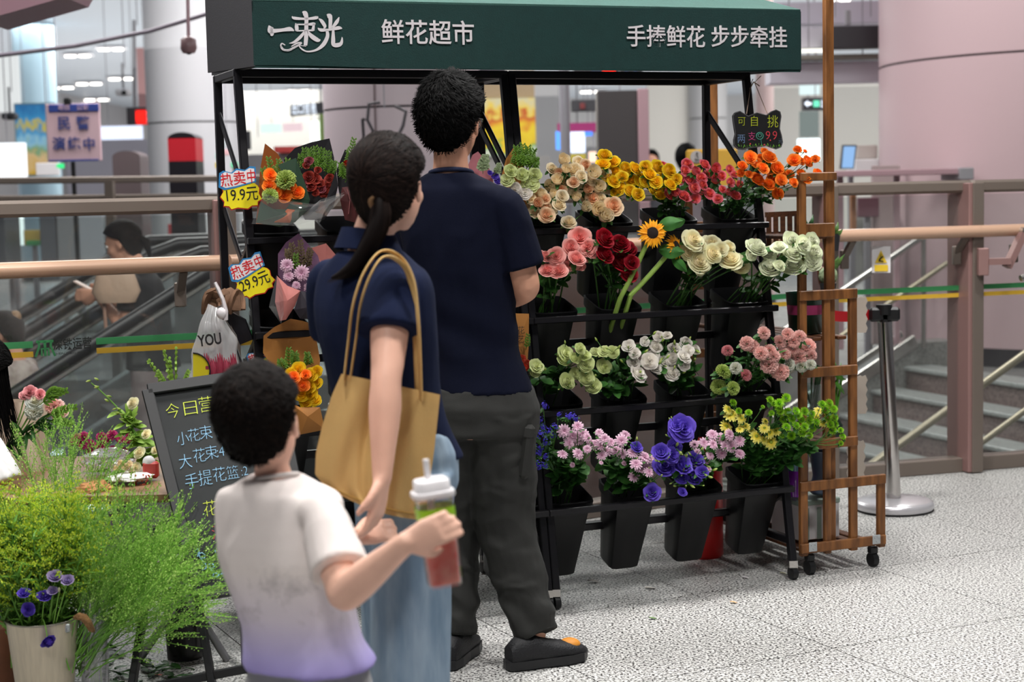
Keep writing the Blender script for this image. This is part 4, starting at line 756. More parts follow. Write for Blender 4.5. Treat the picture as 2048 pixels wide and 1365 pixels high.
bl_=at(1640,628,6.75); ob('barrier_belt',MB().grid(lambda u,v: bl_.lerp(tp_+Vector((-.06,0,-.03)),u)+Vector((0,.0,(v-.5)*.044-.01*math.sin(PI*u))),14,3),mat('red webbing','#b3141e',.6),t)
# scalloped paper strips hanging on the rack
for px,py,hh,l in ((1716,630,.14,'upper'),(1716,790,.15,'middle'),(1712,925,.17,'lower')):
    c=at(px,py,6.35); rr=random.Random(py); pts=[]
    w_=.075
    for k in range(9): pts.append(c+Vector((w_/2*(.8+.2*(k%2)),0,-hh/2+hh*k/8)))
    for k in range(7): pts.append(c+Vector((w_/2-w_*(k+1)/8,0,hh/2-.004*(k%2))))
    for k in range(9): pts.append(c+Vector((-w_/2*(.82+.18*((k+1)%2)),0,hh/2-hh*k/8)))
    ob('dried_paper_tag',MB().slab(pts,(0,.004,0)),mat('beige craft paper','#b3a79b',.8),label=f'beige scalloped paper tag hanging at the {l} part of the wooden rack',cat='tag')
# rack plants ---------------------------------------------------------------
def blade(mb,base,tip,w_,bend=.03,n=6):
    base=Vector(base);tip=Vector(tip); ax=(tip-base).normalized(); sd=ax.cross(Vector((0,1,.2))).normalized(); up_=sd.cross(ax)
    def f(u,v): return base.lerp(tip,u)+up_*(-bend*math.sin(PI*u)+.15*w_*abs(v-.5))+sd*((v-.5)*w_*math.sin(PI*(.12+.88*u)**.8)*(1 if u<1 else 0))
    return mb.grid(f,n,2,k=lambda u,v:u)
M_leaf=mat('dark leaf green','#2a5226',.45,noise_amt=.3,nscale=20); M_leafs=mat('snake plant green','#274a2c',.4,col2='#5a7a3a',nscale=14); M_lleaf=mat('fresh leaf green','#4f8a2c',.45,noise_amt=.3,nscale=15)
def spiky(px,py,Y,tips,label,potc,zpot=.07,w_=.022,m=M_leafs):
    c=at(px,py,Y); t=thing('potted_plant',c,label,'plant'); ob('pot',MB().lathe([(.028,-zpot),(.03,-zpot+.002),(.038,0),(.034,-.001),(.0,-.01)],20,Matrix.Translation(c)),mat('pot '+potc,potc,.5),t,True)
    for x,y in tips: ob('leaf',blade(MB(),c+Vector((0,0,-.005)),at(x,y,Y),w_),m,t,True)
spiky(1662,468,6.75,[(1676,444),(1686,458),(1650,440),(1655,432)],'small spiky plant in a dark pot on the upper back of the rack','#2c2c30')
spiky(1652,535,6.7,[(1690,508),(1682,525),(1648,505),(1678,512),(1668,548)],'agave-like plant with upright dark leaves at the right of the rack','#8a4a30')
t=thing('cactus',at(1656,560,6.6),'round striped ball cactus at the right of the rack','plant'); c=at(1656,552,6.6)
for k in range(14): a=2*PI*k/14; ob('cactus_rib',MB().tube([c+Vector((math.cos(a)*.03*math.sin(q),math.sin(a)*.03*math.sin(q),.034*math.cos(q))) for q in [.2+j*.45 for j in range(7)]],[.004,.007,.009,.009,.009,.007,.004],6),mat('cactus green','#37502f',.6,col2='#9aa884',nscale=60),t,True)
ob('pot',MB().lathe([(.025,-.085),(.034,-.03),(.0,-.028)],18,Matrix.Translation(c)),mat('pot #2c2c30'),t,True)
spiky(1612,458,6.3,[(1606,432),(1622,440),(1600,448),(1626,428),(1630,450)],'small fern in a clear pot on the rack\'s top shelf','#3a4446',.05,.018,M_leaf)
c=at(1668,850,6.4); t=thing('bamboo_vase',c,'lucky bamboo stems in a dark green vase on the rack\'s middle shelf','vase'); ob('vase_body',MB().lathe([(.028,-.075),(.036,-.05),(.034,0),(.022,.02),(.024,.03),(.018,.03),(.0,0)],20,Matrix.Translation(c)),mat('dark green glaze','#1c2a20',.2),t,True)
for k,(x,y) in enumerate([(1655,740),(1668,735),(1676,745),(1684,752),(1660,760)]): ob('bamboo_stem',MB().tube([c,at(x,y,6.4)],.005,6),M_lleaf,t,True)
for k,(x,y) in enumerate([(1640,735),(1690,732),(1694,760),(1648,715),(1682,725),(1665,715),(1690,790)]): ob('leaf',blade(MB(),at(1664+k,762-(k%3)*8,6.4),at(x,y,6.4),.016),M_lleaf,t,True)
c=at(1622,800,6.2); t=thing('water_glass',c,'clear glass with green stems on the rack\'s middle shelf','vase'); ob('glass_body',MB().lathe([(.035,-.06),(.038,-.058),(.04,.06),(.036,.06),(.034,-.05),(0,-.05)],20,Matrix.Translation(c)),glassmat('thin glass',(.85,.93,.92),.2,.03,.08),t,True)
for k in range(7): ob('stem',MB().tube([c+Vector((rng.uniform(-.02,.02),rng.uniform(-.02,.02),-.04)),c+Vector((rng.uniform(-.05,.05),rng.uniform(-.02,.02),.13))],.004,5),M_leaf,t,True)
# ================================================================ plastic bag and paper on the left post
M_bag=glassmat('cloudy plastic',(.86,.82,.84),.35,.18,.42)
t=thing('plastic_bag',at(430,770,5.2),'crumpled translucent plastic bag with black, red and yellow print hanging from the left post','bag')
bc=lambda x,y,d=0: at(x,y,5.12)+Vector((0,-d,0))
outl=[(430,612,30),(428,640,48),(432,680,88),(430,720,98),(428,760,104),(424,790,96)]
def bagf(u,v):
    i=v*(len(outl)-1); j=min(int(i),len(outl)-2); f=i-j; x,y,w_=[outl[j][q]*(1-f)+outl[j+1][q]*f for q in range(3)]
    a=u*2*PI; fold=.9+.12*math.sin(u*40+v*3)*(.3+v)+.06*math.sin(u*90+v*9); xx=x+math.cos(a)*w_/2*(.95+.05*math.sin(v*20+u*7)); return at(xx,y+4*math.sin(u*11),5.12)+Vector((0,-math.sin(a)*.045*fold*min(1,v*3+.2),0))
ob('bag_body',MB().grid(bagf,120,24),M_bag,t,True)
hnd=[(430,565),(437,580),(446,600),(452,622),(450,640)]; ob('bag_handle',MB().tube([at(x,y,5.06) for x,y in hnd],[.010,.013,.012,.013,.018],10,flat=.5),mat('white plastic film','#c9c2c4',.35,bump=.3,bscale=50),t,True)
ob('bag_knot',MB().ball(at(443,627,5.04),(.016,.014,.018)),mat('white plastic film'),t,True)
bagm=lambda x,y:frame(at(x,y,5.045),(1,.12,.05),(0,0,1))
text('lettering','YOU',.048,bagm(420,681)@Matrix.Rotation(.05,4,'Z'),mat('bag black print','#1a1518',.6),t,fitw=.072,extrude=.0004,thin=.0012)
ob('yellow_print',MB().slab([at(386+34*math.sin(a),742-34*math.cos(a)*1.05,5.04) for a in [k*PI/12 for k in range(13)]],(0,.0006,0)),mat('bag yellow print','#c9b81f',.5),t)
ob('print_outline',MB().tube([at(386+34*math.sin(a),742-34*math.cos(a)*1.05,5.038) for a in [k*PI/12 for k in range(13)]],.0022,5),mat('bag black print'),t,True)
mb=MB(); rng=random.Random(9)
for k in range(16):
    x=404+k*4.4; mb.tube([at(x,712-6*math.sin(k),5.05),at(x+3,735,5.047),at(x+2,768,5.05)],[.001,.004+.003*(k%3),.003],5)
ob('red_print',mb,mat('bag red print','#8a2a3e',.5),t,True)
t=thing('kraft_roll',at(440,640,5.2),'loops of brown kraft paper stuffed behind the plastic bag','paper')
for k in range(7):
    cx=416+k*9; rr=15+3*math.sin(k*2); pts=[at(cx+rr*.45*math.cos(a)+(1-math.sin(a))*0, 612-rr*1.7*math.sin(a)*.9,5.2+.012*math.sin(a*2+k)) for a in [j*PI/8 for j in range(-1,10)]]
    ob('paper_loop',MB().tube(pts,.008,6,flat=3.5),mat('brown wrapping','#7a5a44',.85,noise_amt=.3,nscale=30),t,True)
ob('black_wrap',MB().slab([at(455,620,5.22),at(490,640,5.22),at(505,680,5.22),at(480,690,5.22),at(462,650,5.22)],(0,.02,0)),mat('black foil','#18161a',.25),label='black plastic sheet folded beside the bag on the left post',cat='sheet')
# ================================================================ flowers
rng=random.Random(11)
def fmat(name,c0='#808080',c1='#808080',c2=None,rough=.55,hv=.12,speck=None,trl=.25):
    if name in _mats: return _mats[name]
    m=bpy.data.materials.new(name); m.use_nodes=True; nt=m.node_tree; b=nt.nodes['Principled BSDF']; a=nt.nodes.new('ShaderNodeAttribute'); a.attribute_name='k'
    cr=nt.nodes.new('ShaderNodeValToRGB'); e=cr.color_ramp.elements; e[0].position=.05; e[0].color=(*lin(c0),1); e[1].position=.95; e[1].color=(*lin(c2 or c1),1); x=e.new(.5); x.color=(*lin(c1),1)
    nt.links.new(a.outputs['Fac'],cr.inputs[0]); oi=nt.nodes.new('ShaderNodeObjectInfo'); mr=nt.nodes.new('ShaderNodeMapRange'); mr.inputs[3].default_value=1-hv; mr.inputs[4].default_value=1+hv; nt.links.new(oi.outputs['Random'],mr.inputs[0])
    hs_=nt.nodes.new('ShaderNodeHueSaturation'); nt.links.new(cr.outputs[0],hs_.inputs['Color']); nt.links.new(mr.outputs[0],hs_.inputs['Value']); nt.links.new(hs_.outputs[0],b.inputs['Base Color']); b.inputs['Roughness'].default_value=rough
    b.inputs['Specular IOR Level'].default_value=.3
    if trl:
        o=nt.nodes['Material Output']; tr=nt.nodes.new('ShaderNodeBsdfTranslucent'); nt.links.new(hs_.outputs[0],tr.inputs[0]); mx=nt.nodes.new('ShaderNodeMixShader'); mx.inputs[0].default_value=trl; nt.links.new(b.outputs[0],mx.inputs[1]); nt.links.new(tr.outputs[0],mx.inputs[2]); nt.links.new(mx.outputs[0],o.inputs[0])
    _mats[name]=m; return m
M_stem=fmat('flower stem green','#2c4a1e','#3f6a2a','#5a8a3a',.5,trl=0); M_fol=fmat('foliage green','#1e3a18','#2f5a26','#4a7a34',.45,trl=.15)
def rose_mb(ns=(2,3,4,5,5,5),flare=.3,nu=4,nv=6,ruf=0,seed=1,op=1.0,hs_=1.0,dome=.75):
    """concentric overlapping petals: inner ones tight and tall, outer ones open and rolled back"""
    r_=random.Random(seed); mb=MB(); L=len(ns)
    for i,n in enumerate(ns):
        q=i/(L-1); R=.10+.80*q**.95; top=dome*(1-.80*q**1.6*op)*hs_; a0=i*.9+r_.random(); wa=PI/n*1.25
        for p in range(n):
            az=a0+2*PI*p/n+r_.uniform(-.15,.15); dr=r_.uniform(.92,1.08); dz=r_.uniform(-.07,.07); tw=r_.uniform(-.10,.10)
            def f(u,v,az=az,dr=dr,dz=dz,tw=tw):
                t=2*v-1; s=u; wd=min(1,.55+.9*s)
                ang=az+t*wa*wd; edge=s**4
                rr=R*dr*(.50+.50*math.sin(s*PI/2))*(1+tw*t*s)-.05*abs(t)*s+flare*(.25+.75*q)*edge*(1-.35*t*t)*(.4+.6*op)
                z=-.5+s*(top+.5+dz)-(.10+.10*q)*t*t*s-.10*edge*(.3+q)*op
                if ruf and s>.55: w_=ruf*(s-.55)*2.4; rr+=w_*math.sin(v*21+p*2+i)*.6; z+=w_*math.cos(v*17+p*3+i)*.6
                return (rr*math.cos(ang),rr*math.sin(ang),z)
            mb.grid(f,nu,nv,k=lambda u,v,q=q:min(1,max(.02,.16+.30*q+.54*u**1.2)))
    n0=len(mb.v); mb.ball((0,0,-.20),(.66,.66,.40*dome/.75),12,8); mb.k[n0:]=[.42]*(len(mb.v)-n0); return mb
def carn_mb(seed=1,n=150):
    r_=random.Random(seed); mb=MB()
    for i in range(n):
        q=(i+.5)/n; th=math.acos(1-1.12*q); az=i*2.39996+r_.uniform(-.2,.2); d=Vector((math.sin(th)*math.cos(az),math.sin(th)*math.sin(az),math.cos(th)*.75)); dn=d.normalized()
        s=dn.cross(Vector((r_.uniform(-1,1),r_.uniform(-1,1),r_.uniform(-1,1)))).normalized(); up_=s.cross(dn); l=r_.uniform(.9,1.08)
        def f(u,v): t=2*v-1; return d*l*(.45+.5*u)+s*(t*.21*(.5+.6*u))+up_*(.07*math.sin(t*7+i)*u)+dn*(.035*math.cos(t*11+i*2)*u)
        mb.grid(f,1,6,k=lambda u,v,q=q:.1+.75*u)
    return mb
def mum_mb(rings=((.98,18,.12,.16),(.78,15,.45,.15),(.52,10,.9,.12)),cen=.2,seed=2,pt=.9):
    r_=random.Random(seed); mb=MB()
    for i,(ln,n,el,wd) in enumerate(rings):
        a0=r_.random()*6
        for p in range(n):
            az=a0+2*PI*p/n+r_.uniform(-.08,.08); e=el+r_.uniform(-.12,.12); l=ln*r_.uniform(.9,1.06)
            def f(u,v,az=az,e=e,l=l):
                t=2*v-1; rr=.08+l*u*math.cos(e-.3*u); z=l*u*math.sin(e-.35*u)*1.0+.03*t*t; w_=wd*math.sin(PI*(.1+pt*u*.9))**.6; return (rr*math.cos(az)-t*w_*math.sin(az),rr*math.sin(az)+t*w_*math.cos(az),z)
            mb.grid(f,3,2,k=lambda u,v,i=i:.3+.7*u-.12*i)
    return mb.ball((0,0,.0),(.17,.17,.14),10,6)
def disc_mb(r=.2,h=.14): return MB().ball((0,0,.08),(r,r,h),12,6)
def pom_mb(seed=3,n=70):
    mb=MB(); g=2.39996
    for i in range(n):
        q=i/n; th=math.acos(1-1.15*q); az=i*g; l=.42+.2*q
        d=Vector((math.sin(th)*math.cos(az),math.sin(th)*math.sin(az),math.cos(th))); s=d.cross(Vector((0,0,1))); s=s.normalized() if s.length>.01 else Vector((1,0,0)); up_=s.cross(d)
        def f(u,v): t=2*v-1; return d*(.3+l*1.1*u)+s*(t*.1*math.sin(PI*(.15+.75*u)))+up_*(.12*u*u)
        mb.grid(f,2,2,k=lambda u,v,q=q:.25+.5*u+.25*q)
    return mb
def stat_mb(seed=4):
    r_=random.Random(seed); mb=MB()
    for i in range(16):
        d=Vector((r_.gauss(0,1),r_.gauss(0,1),abs(r_.gauss(0,.9))+.1)).normalized()*r_.uniform(.55,1); s=d.cross(Vector((0,.3,1))).normalized(); u_=s.cross(d).normalized(); dn=d.normalized()
        for p in range(5):
            a=p*1.2566; e=s*math.cos(a)+u_*math.sin(a); f_=s*math.cos(a+.6)+u_*math.sin(a+.6); g_=s*math.cos(a-.6)+u_*math.sin(a-.6)
            mb.add([d,d+g_*.17+dn*.05,d+e*.27+dn*.1,d+f_*.17+dn*.05],[(0,1,2,3)],k=(.2,.7,1,.7))
    return mb
def bud_mb(): return MB().lathe([(.0,-1),(.25,-.95),(.42,-.4),(.45,.1),(.28,.7),(.03,1.1)],8,k=[.0,.05,.2,.5,.8,1])
TM={'rose':rose_mb((2,3,3,4,4,5,5)),'rose_open':rose_mb((2,3,4,4,5,5,6),.30,seed=5,op=1.2),'bigrose':rose_mb((2,3,3,4,4,5,5,6),.24,5,6,seed=8,op=1.1,dome=.8),'srose':rose_mb((2,3,4,4,5,5),.26,3,5,seed=6,op=1.1,dome=.6),'srose_b':rose_mb((2,3,3,4),.12,4,5,seed=9,op=.35,hs_=1.3),
 'eustoma':rose_mb((2,3,4,4,5),.4,4,6,seed=7,op=1.1,ruf=.05,dome=.65),'cup':rose_mb((1,3,4,4),.4,4,7,seed=12,op=.7,ruf=.09,hs_=1.1,dome=.5),'carn':carn_mb(),'mum':mum_mb(),'mum2':mum_mb(((.98,14,.2,.18),(.7,12,.55,.15),(.4,8,1.0,.12)),seed=8),'daisy':mum_mb(((1,13,.1,.2),(.8,11,.3,.18)),seed=6),'pom':pom_mb(),'stat':stat_mb(),'bud':bud_mb(),'sun':mum_mb(((1,21,.05,.12),(.9,19,.25,.11)),seed=4,pt=1.0)}
_fm={}
def fmesh(tp_,m):
    k=(tp_,m.name)
    if k not in _fm: _fm[k]=TM[tp_].mesh(tp_,m,True)
    return _fm[k]
def facemx(P,d,r,spin=None):
    d=Vector(d).normalized(); m=d.to_track_quat('Z','Y').to_matrix().to_4x4()@Matrix.Rotation(rng.random()*6.28 if spin is None else spin,4,'Z')@Matrix.Diagonal((r,r,r,1)); m.translation=P; return m
M_disc=mat('daisy centre','#8a9a2a',.7,bump=.3,bscale=90); M_ydisc=mat('yellow green centre','#7d8a20',.7); disc_me=disc_mb().mesh('disc',M_disc,True); ydisc_me=disc_mb(.24,.12).mesh('disc',M_ydisc,True)
def leafb(mb,p,d,l,w_,nrm=None):
    p=Vector(p); d=Vector(d).normalized(); s=d.cross(Vector(nrm or (0,-.6,.8))).normalized(); u_=s.cross(d)
    def f(u,v): t=2*v-1; return p+d*(l*u)+s*(t*w_*math.sin(PI*(.06+.9*u))**.8)+u_*(.12*l*abs(t)*(1-u)-.2*l*u*u)
    mb.grid(f,4,2,k=lambda u,v:.2+.6*u)
def bez(a,b,c,n=7): return [a*(1-t)**2+b*2*t*(1-t)+c*t*t for t in [i/(n-1) for i in range(n)]]
def stemthing(name,heads,base,tp_,m,label,cat,group,sr=.0022,leaves=5,leaf=(.035,.011),disc=None,mouth=None,buds=0,fm=None,part='bloom',face=(.25,-.85,.55)):
    """heads: list of (P,r). one thing = one cut stem with its blooms"""
    base=Vector(base); t=thing(name,base,label,cat,group); cen=sum((h[0] for h in heads),Vector())/len(heads); mouth=Vector(mouth) if mouth else base.lerp(cen,.6)
    st_=MB(); fo=MB(); fork=cen.lerp(mouth,.28) if len(heads)>1 else None; main_top=fork or heads[0][0]
    path=[base]+bez(base.lerp(mouth,.9),mouth.lerp(main_top,.45)+Vector((0,0,.02)),main_top,6)
    st_.tube(path,sr,5,k=[.3]*len(path))
    for P,r in heads:
        d=Vector(face)+Vector((rng.uniform(-.4,.4),rng.uniform(-.2,.2),rng.uniform(-.35,.35)))
        if fork is not None: pp=bez(fork,fork.lerp(P,.6)+Vector((0,0,-.01)),P-d.normalized()*r*.5,4); st_.tube(pp,sr*.7,4,k=[.6]*4)
        tpx=tp_ if isinstance(tp_,str) else rng.choice(tp_)
        b=inst(part,fmesh(tpx,m),facemx(P,d,r),t)
        if disc: inst('bloom_centre',disc,b.matrix_local.copy()@Matrix.Identity(4),None).parent=b; bpy.data.objects
        # calyx leaves
        for q in range(3): leafb(fo,P-d.normalized()*r*.6,Vector((rng.uniform(-1,1),rng.uniform(-.6,.2),rng.uniform(-.8,.3))),r*1.3,r*.35)
    for q in range(leaves):
        f=rng.uniform(.35,.95); i=int(f*(len(path)-1)); p=path[i].lerp(path[min(i+1,len(path)-1)],f*(len(path)-1)-i); leafb(fo,p,Vector((rng.uniform(-1,1),rng.uniform(-1,.3),rng.uniform(-.3,.9))),leaf[0]*rng.uniform(.7,1.3),leaf[1]*rng.uniform(.8,1.2))
    for q in range(buds):
        P=cen+Vector((rng.uniform(-.05,.05),rng.uniform(-.03,.02),rng.uniform(-.04,.05))); st_.tube([main_top,P],sr*.5,4,k=[.5,.5]); inst('bud',fmesh('bud',fm or M_stem),facemx(P,P-main_top+Vector((0,0,.01)),rng.uniform(.006,.010)),t)
    ob('stem',st_,M_stem,t,True); ob('leaves',fo,M_fol,t,True,kind='stuff')
    return t
for o_ in (): pass
def bunch(heads,org,sc_,v,name,tp_,m,what,cat,where,row,col,off=0,chunk=1,jv=.03,disc=None,part='bloom',rmul=1.0,**kw):
    hs2=[]
    for i,(cx,cy,r) in enumerate(heads):
        x,y=org[0]+cx/sc_,org[1]+cy/sc_; P=onv(x,y,v+rng.uniform(-jv,jv)); hs2.append((x,y,P,r/sc_*P.y/FPX*rmul*(1.16 if tp_=='carn' else 1.08)))
    if chunk==1: groups=[[h] for h in hs2]
    else:
        groups=[]; rest=sorted(hs2,key=lambda h:h[0])
        while rest:
            h=rest.pop(0); g=[h]; rest.sort(key=lambda k:(k[0]-h[0])**2+(k[1]-h[1])**2); n=chunk+rng.choice((-1,0,0,1)); g+=rest[:max(0,n-1)]; rest=rest[max(0,n-1):]; rest.sort(key=lambda h:h[0]); groups.append(g)
    # rows for labels
    cs=[(sum(h[0] for h in g)/len(g),sum(h[1] for h in g)/len(g)) for g in groups]; ys=sorted(c[1] for c in cs); n=len(cs); nb=1 if n<=6 else 2 if n<=14 else 3
    lab=[None]*n; bands=[[] for _ in range(nb)]
    for i in sorted(range(n),key=lambda i:cs[i][1]): pass
    order=sorted(range(n),key=lambda i:cs[i][1])
    for j,i in enumerate(order): bands[min(nb-1,j*nb//n)].append(i)
    bn={1:[''],2:['upper ','lower '],3:['upper ','middle ','lower ']}[nb]
    for b,idx in enumerate(bands):
        idx.sort(key=lambda i:cs[i][0])
        for k,i in enumerate(idx): lab[i]=f'{what}, {ordn(k)} from left'+(f', {bn[b]}row' if bn[b] else '')+f', {where}'
    cols=col if isinstance(col,(list,tuple)) else [col]
    for g,l,c in zip(groups,lab,cs):
        best=min(cols,key=lambda q:abs(proj_x(bucket_mx(COLS[q]+off,row).translation)-c[0])); bm_=bucket_mx(COLS[best]+off,row)
        base=bm_@Vector((rng.uniform(-.03,.03),rng.uniform(-.025,.02),-.24)); mouth=bm_@Vector((rng.uniform(-.055,.055),rng.uniform(-.05,.02),.0))
        stemthing(name,[(h[2],h[3]) for h in g],base,tp_,m,l,cat,what+'s '+where,disc=disc,mouth=mouth,part=part,**kw)
def proj_x(P): d=P-CAM; return 1024+FPX*d.dot(_rt)/d.dot(_fw)
O7=((980,280),4.266); O8=((1320,280),4.266); R1=((1020,580),4.266); R2=((1360,580),4.265); R3=((1020,800),3.592); R4=((1400,800),3.592)
champ=[(625,170,45),(535,245,40),(715,250,60),(820,215,40),(575,345,45),(645,365,42),(510,400,48),(715,355,40),(780,310,40),(880,290,55),(970,290,45),(605,430,38),(690,440,40),(735,490,38),(770,420,38),(830,420,38),(920,405,50),(985,410,42),(810,495,42),(880,495,48),(950,495,38),(615,480,40),(435,465,40),(405,540,40),(520,580,50),(595,550,45),(385,615,42),(480,640,52),(815,575,42),(920,600,58),(980,650,60),(1055,560,62),(675,700,48),(350,500,38),(370,430,38),(590,290,38),(650,250,38),(760,190,42),(860,340,42),(470,500,38),(340,560,38),(650,310,36),(540,470,38),(480,560,38)]
yell=[(980,125,45),(965,200,45),(1050,180,42),(1070,265,45),(1160,240,45),(1245,240,42),(1130,310,40),(1210,340,42),(1060,350,42),(1110,395,38),(1080,440,42),(1200,430,45),(1265,460,42),(1300,340,48),(1370,290,45),(1435,230,48),(1535,260,48),(1380,340,40),(1420,355,40),(1490,345,42),(1545,375,42),(1420,420,45),(1455,465,38),(1325,225,40),(1510,430,40),(1010,320,38),(1335,345,40),(1590,330,36)]
pinkr=[(235,205,40),(220,260,35),(165,335,38),(300,270,35),(385,205,38),(470,245,38),(425,285,35),(355,320,40),(260,335,38),(475,340,42),(530,305,32),(600,250,30),(635,290,28),(605,360,30),(680,385,28),(295,405,40),(345,440,38),(425,455,38),(210,475,45),(495,500,32),(590,450,32),(650,470,35),(300,500,32),(370,380,34),(130,455,34),(90,460,40),(25,210,24),(535,420,26)]
orang=[(775,150,42),(895,95,25),(935,140,48),(830,195,42),(865,165,38),(705,215,32),(880,235,42),(935,250,42),(1010,240,44),(835,330,48),(970,335,42),(930,375,44),(1040,290,42),(1010,455,38),(690,280,28),(1035,340,38),(1145,170,42),(1265,180,38),(1175,75,28),(1240,95,14),(1325,160,28),(1350,280,32),(1105,290,30),(1210,280,30),(1255,325,35),(1145,360,32),(1210,180,28),(985,300,38),(760,290,26)]
Mch=fmat('champagne petals','#e0a880','#f4e2ba','#faeed2'); Mye=fmat('yellow petals','#e0960a','#fac414','#ffe030'); Mpk=fmat('coral pink petals','#e87a3a','#f0685a','#e87a8c'); Mor=fmat('orange petals','#dc500e','#fa7a1a','#ff9434'); 
SRK=dict(chunk=3,leaves=9,leaf=(.030,.010),sr=.0018,rmul=1.22)
Mch2=fmat('blushed champagne petals','#e08a50','#eeb488','#f6dcb8')
bunch(champ[::4]+champ[1::4]+champ[2::4],*O7,-.15,'spray_rose',('srose','srose_b','srose_b'),Mch,'champagne spray rose stem','flower','top shelf beside the man',0,[0,1],jv=.05,**SRK)
bunch(champ[3::4],*O7,-.13,'spray_rose',('srose','srose_b'),Mch2,'orange-blushed champagne spray rose stem','flower','top shelf beside the man',0,[0,1],jv=.03,**SRK)
bunch(yell,*O7,-.15,'spray_rose','srose',Mye,'yellow spray rose stem','flower','top shelf',0,[1,2],jv=.045,**SRK)
bunch(pinkr,*O8,-.15,'spray_rose',('srose','srose_b'),Mpk,'coral pink spray rose stem','flower','top shelf',0,[2,3],jv=.045,**SRK)
bunch(orang,*O8,-.06,'spray_rose','srose',Mor,'orange spray rose stem','flower','right end of top shelf',0,[3],jv=.05,**{**SRK,'leaves':14})
BR=dict(leaves=3,leaf=(.042,.013),sr=.003)
bunch([(765,835,75),(690,915,60),(835,915,60),(565,995,60),(470,990,45),(740,1010,60),(805,985,50),(680,1050,60),(585,1115,62),(490,1110,55),(870,960,48),(760,1070,45),(800,860,50)],*O7,-.08,'rose',('rose','rose_open'),fmat('salmon pink petals','#e0807a','#f29e98','#fbc0b8'),'salmon pink rose','flower','second shelf',1,[0,1],rmul=1.12,**BR)
bunch([(985,835,70),(1110,885,75),(985,980,65),(1175,930,60),(1130,1040,80),(1190,1130,70),(1210,1040,55)],*O7,-.06,'rose','bigrose',fmat('crimson petals','#4a0410','#90101e','#a81a2c'),'dark crimson rose','flower','second shelf',1,[1],rmul=1.1,**BR)
bunch([(285,850,75),(440,880,70),(245,960,65),(335,1040,80),(455,970,70),(590,920,50),(520,930,50),(600,1020,80),(690,1080,60),(345,1110,40),(330,900,55),(660,1030,50)],*O8,-.06,'rose',('rose','rose_open'),fmat('cream petals','#ecc688','#f8ecc8','#f2f0cc'),'cream rose','flower','second shelf',1,[2],rmul=1.08,**BR)
bunch([(825,915,80),(935,965,60),(1015,910,55),(1130,855,65),(1120,950,80),(1225,890,65),(1300,860,60),(1310,960,75),(1140,1070,85),(940,1085,75),(1020,1070,48),(1310,1040,60),(780,980,45)],*O8,.035,'rose',('bigrose','rose_open'),fmat('white rose petals','#d8dcae','#eeeedd','#dfe6c4'),'white rose','flower','right end of second shelf',1,[3],rmul=1.05,**BR)
# third shelf
Mge=fmat('green white petals','#b2c060','#dfe4ae','#ccd698'); Mwe=fmat('white eustoma petals','#dfe0b8','#e9e4dc','#e2dcd4'); M_gb=fmat('green bud','#6a8a2a','#a9bf5a','#cdd88a')
EU=dict(leaves=8,leaf=(.045,.015),sr=.0024,buds=2,fm=M_gb,chunk=2)
bunch([(475,535,55),(600,500,45),(460,600,52),(230,650,52),(215,710,38),(650,630,62),(805,650,58),(650,745,62),(490,780,62),(560,715,45),(710,820,58),(640,560,45),(555,580,48),(805,525,45),(880,530,48),(730,530,38)],*R1,-.02,'eustoma',('eustoma','rose'),Mge,'pale green eustoma stem','flower','third shelf',2,[0,1],**EU)
bunch([(1055,620,48),(1100,715,62),(1190,610,60),(1245,665,50),(1315,610,42),(1390,580,48),(1430,600,45),(1490,570,50),(1385,710,58),(1490,640,42),(1580,505,45),(1250,480,50),(1400,490,45),(1010,475,45),(1065,540,40),(1340,385,35),(1270,395,40),(1505,450,50),(1220,560,42),(1520,515,40),(1150,440,34)],*R1,-.02,'eustoma',('eustoma','rose_open'),Mwe,'white eustoma stem','flower','third shelf',2,[1,2],**EU)
Mca=fmat('pale pink carnation petals','#d89890','#eeb8b0','#fbd8d0'); CA=dict(leaves=4,leaf=(.05,.006),sr=.0022)
bunch([(715,370,50),(570,460,55),(620,480,50),(690,545,55),(765,520,50),(850,450,55),(890,550,50),(970,440,50),(1020,400,50),(1095,480,58),(760,640,68),(855,705,68),(1010,580,65),(960,500,48),(920,380,48),(800,570,48),(1120,560,42)],*R2,.045,'carnation','carn',Mca,'pale pink carnation','flower','third shelf',2,[3],rmul=1.05,**CA)
bunch([(930,640,48),(1040,650,52),(1115,640,42),(475,670,48)],*R2,.05,'carnation','carn',fmat('cream carnation petals','#cfd0a0','#e4deC4'.replace('C','c'),'#dfe4e0'),'cream white carnation','flower','below the pale pink carnations',2,[3],**CA)
bunch([(370,700,62),(330,830,62),(450,840,56)],*R2,.02,'carnation','carn',fmat('lime carnation petals','#7d9a30','#aec45a','#c8d884'),'lime green carnation','flower','left of the pale pink carnations',2,[2,3],**CA)
bunch([(405,520,45),(560,730,48)],*R2,.02,'carnation','carn',fmat('rose pink carnation petals','#b8606a','#d88a90','#e4a0a2'),'rose pink carnation','flower','left of the pale pink carnation cluster',2,[3],**CA)
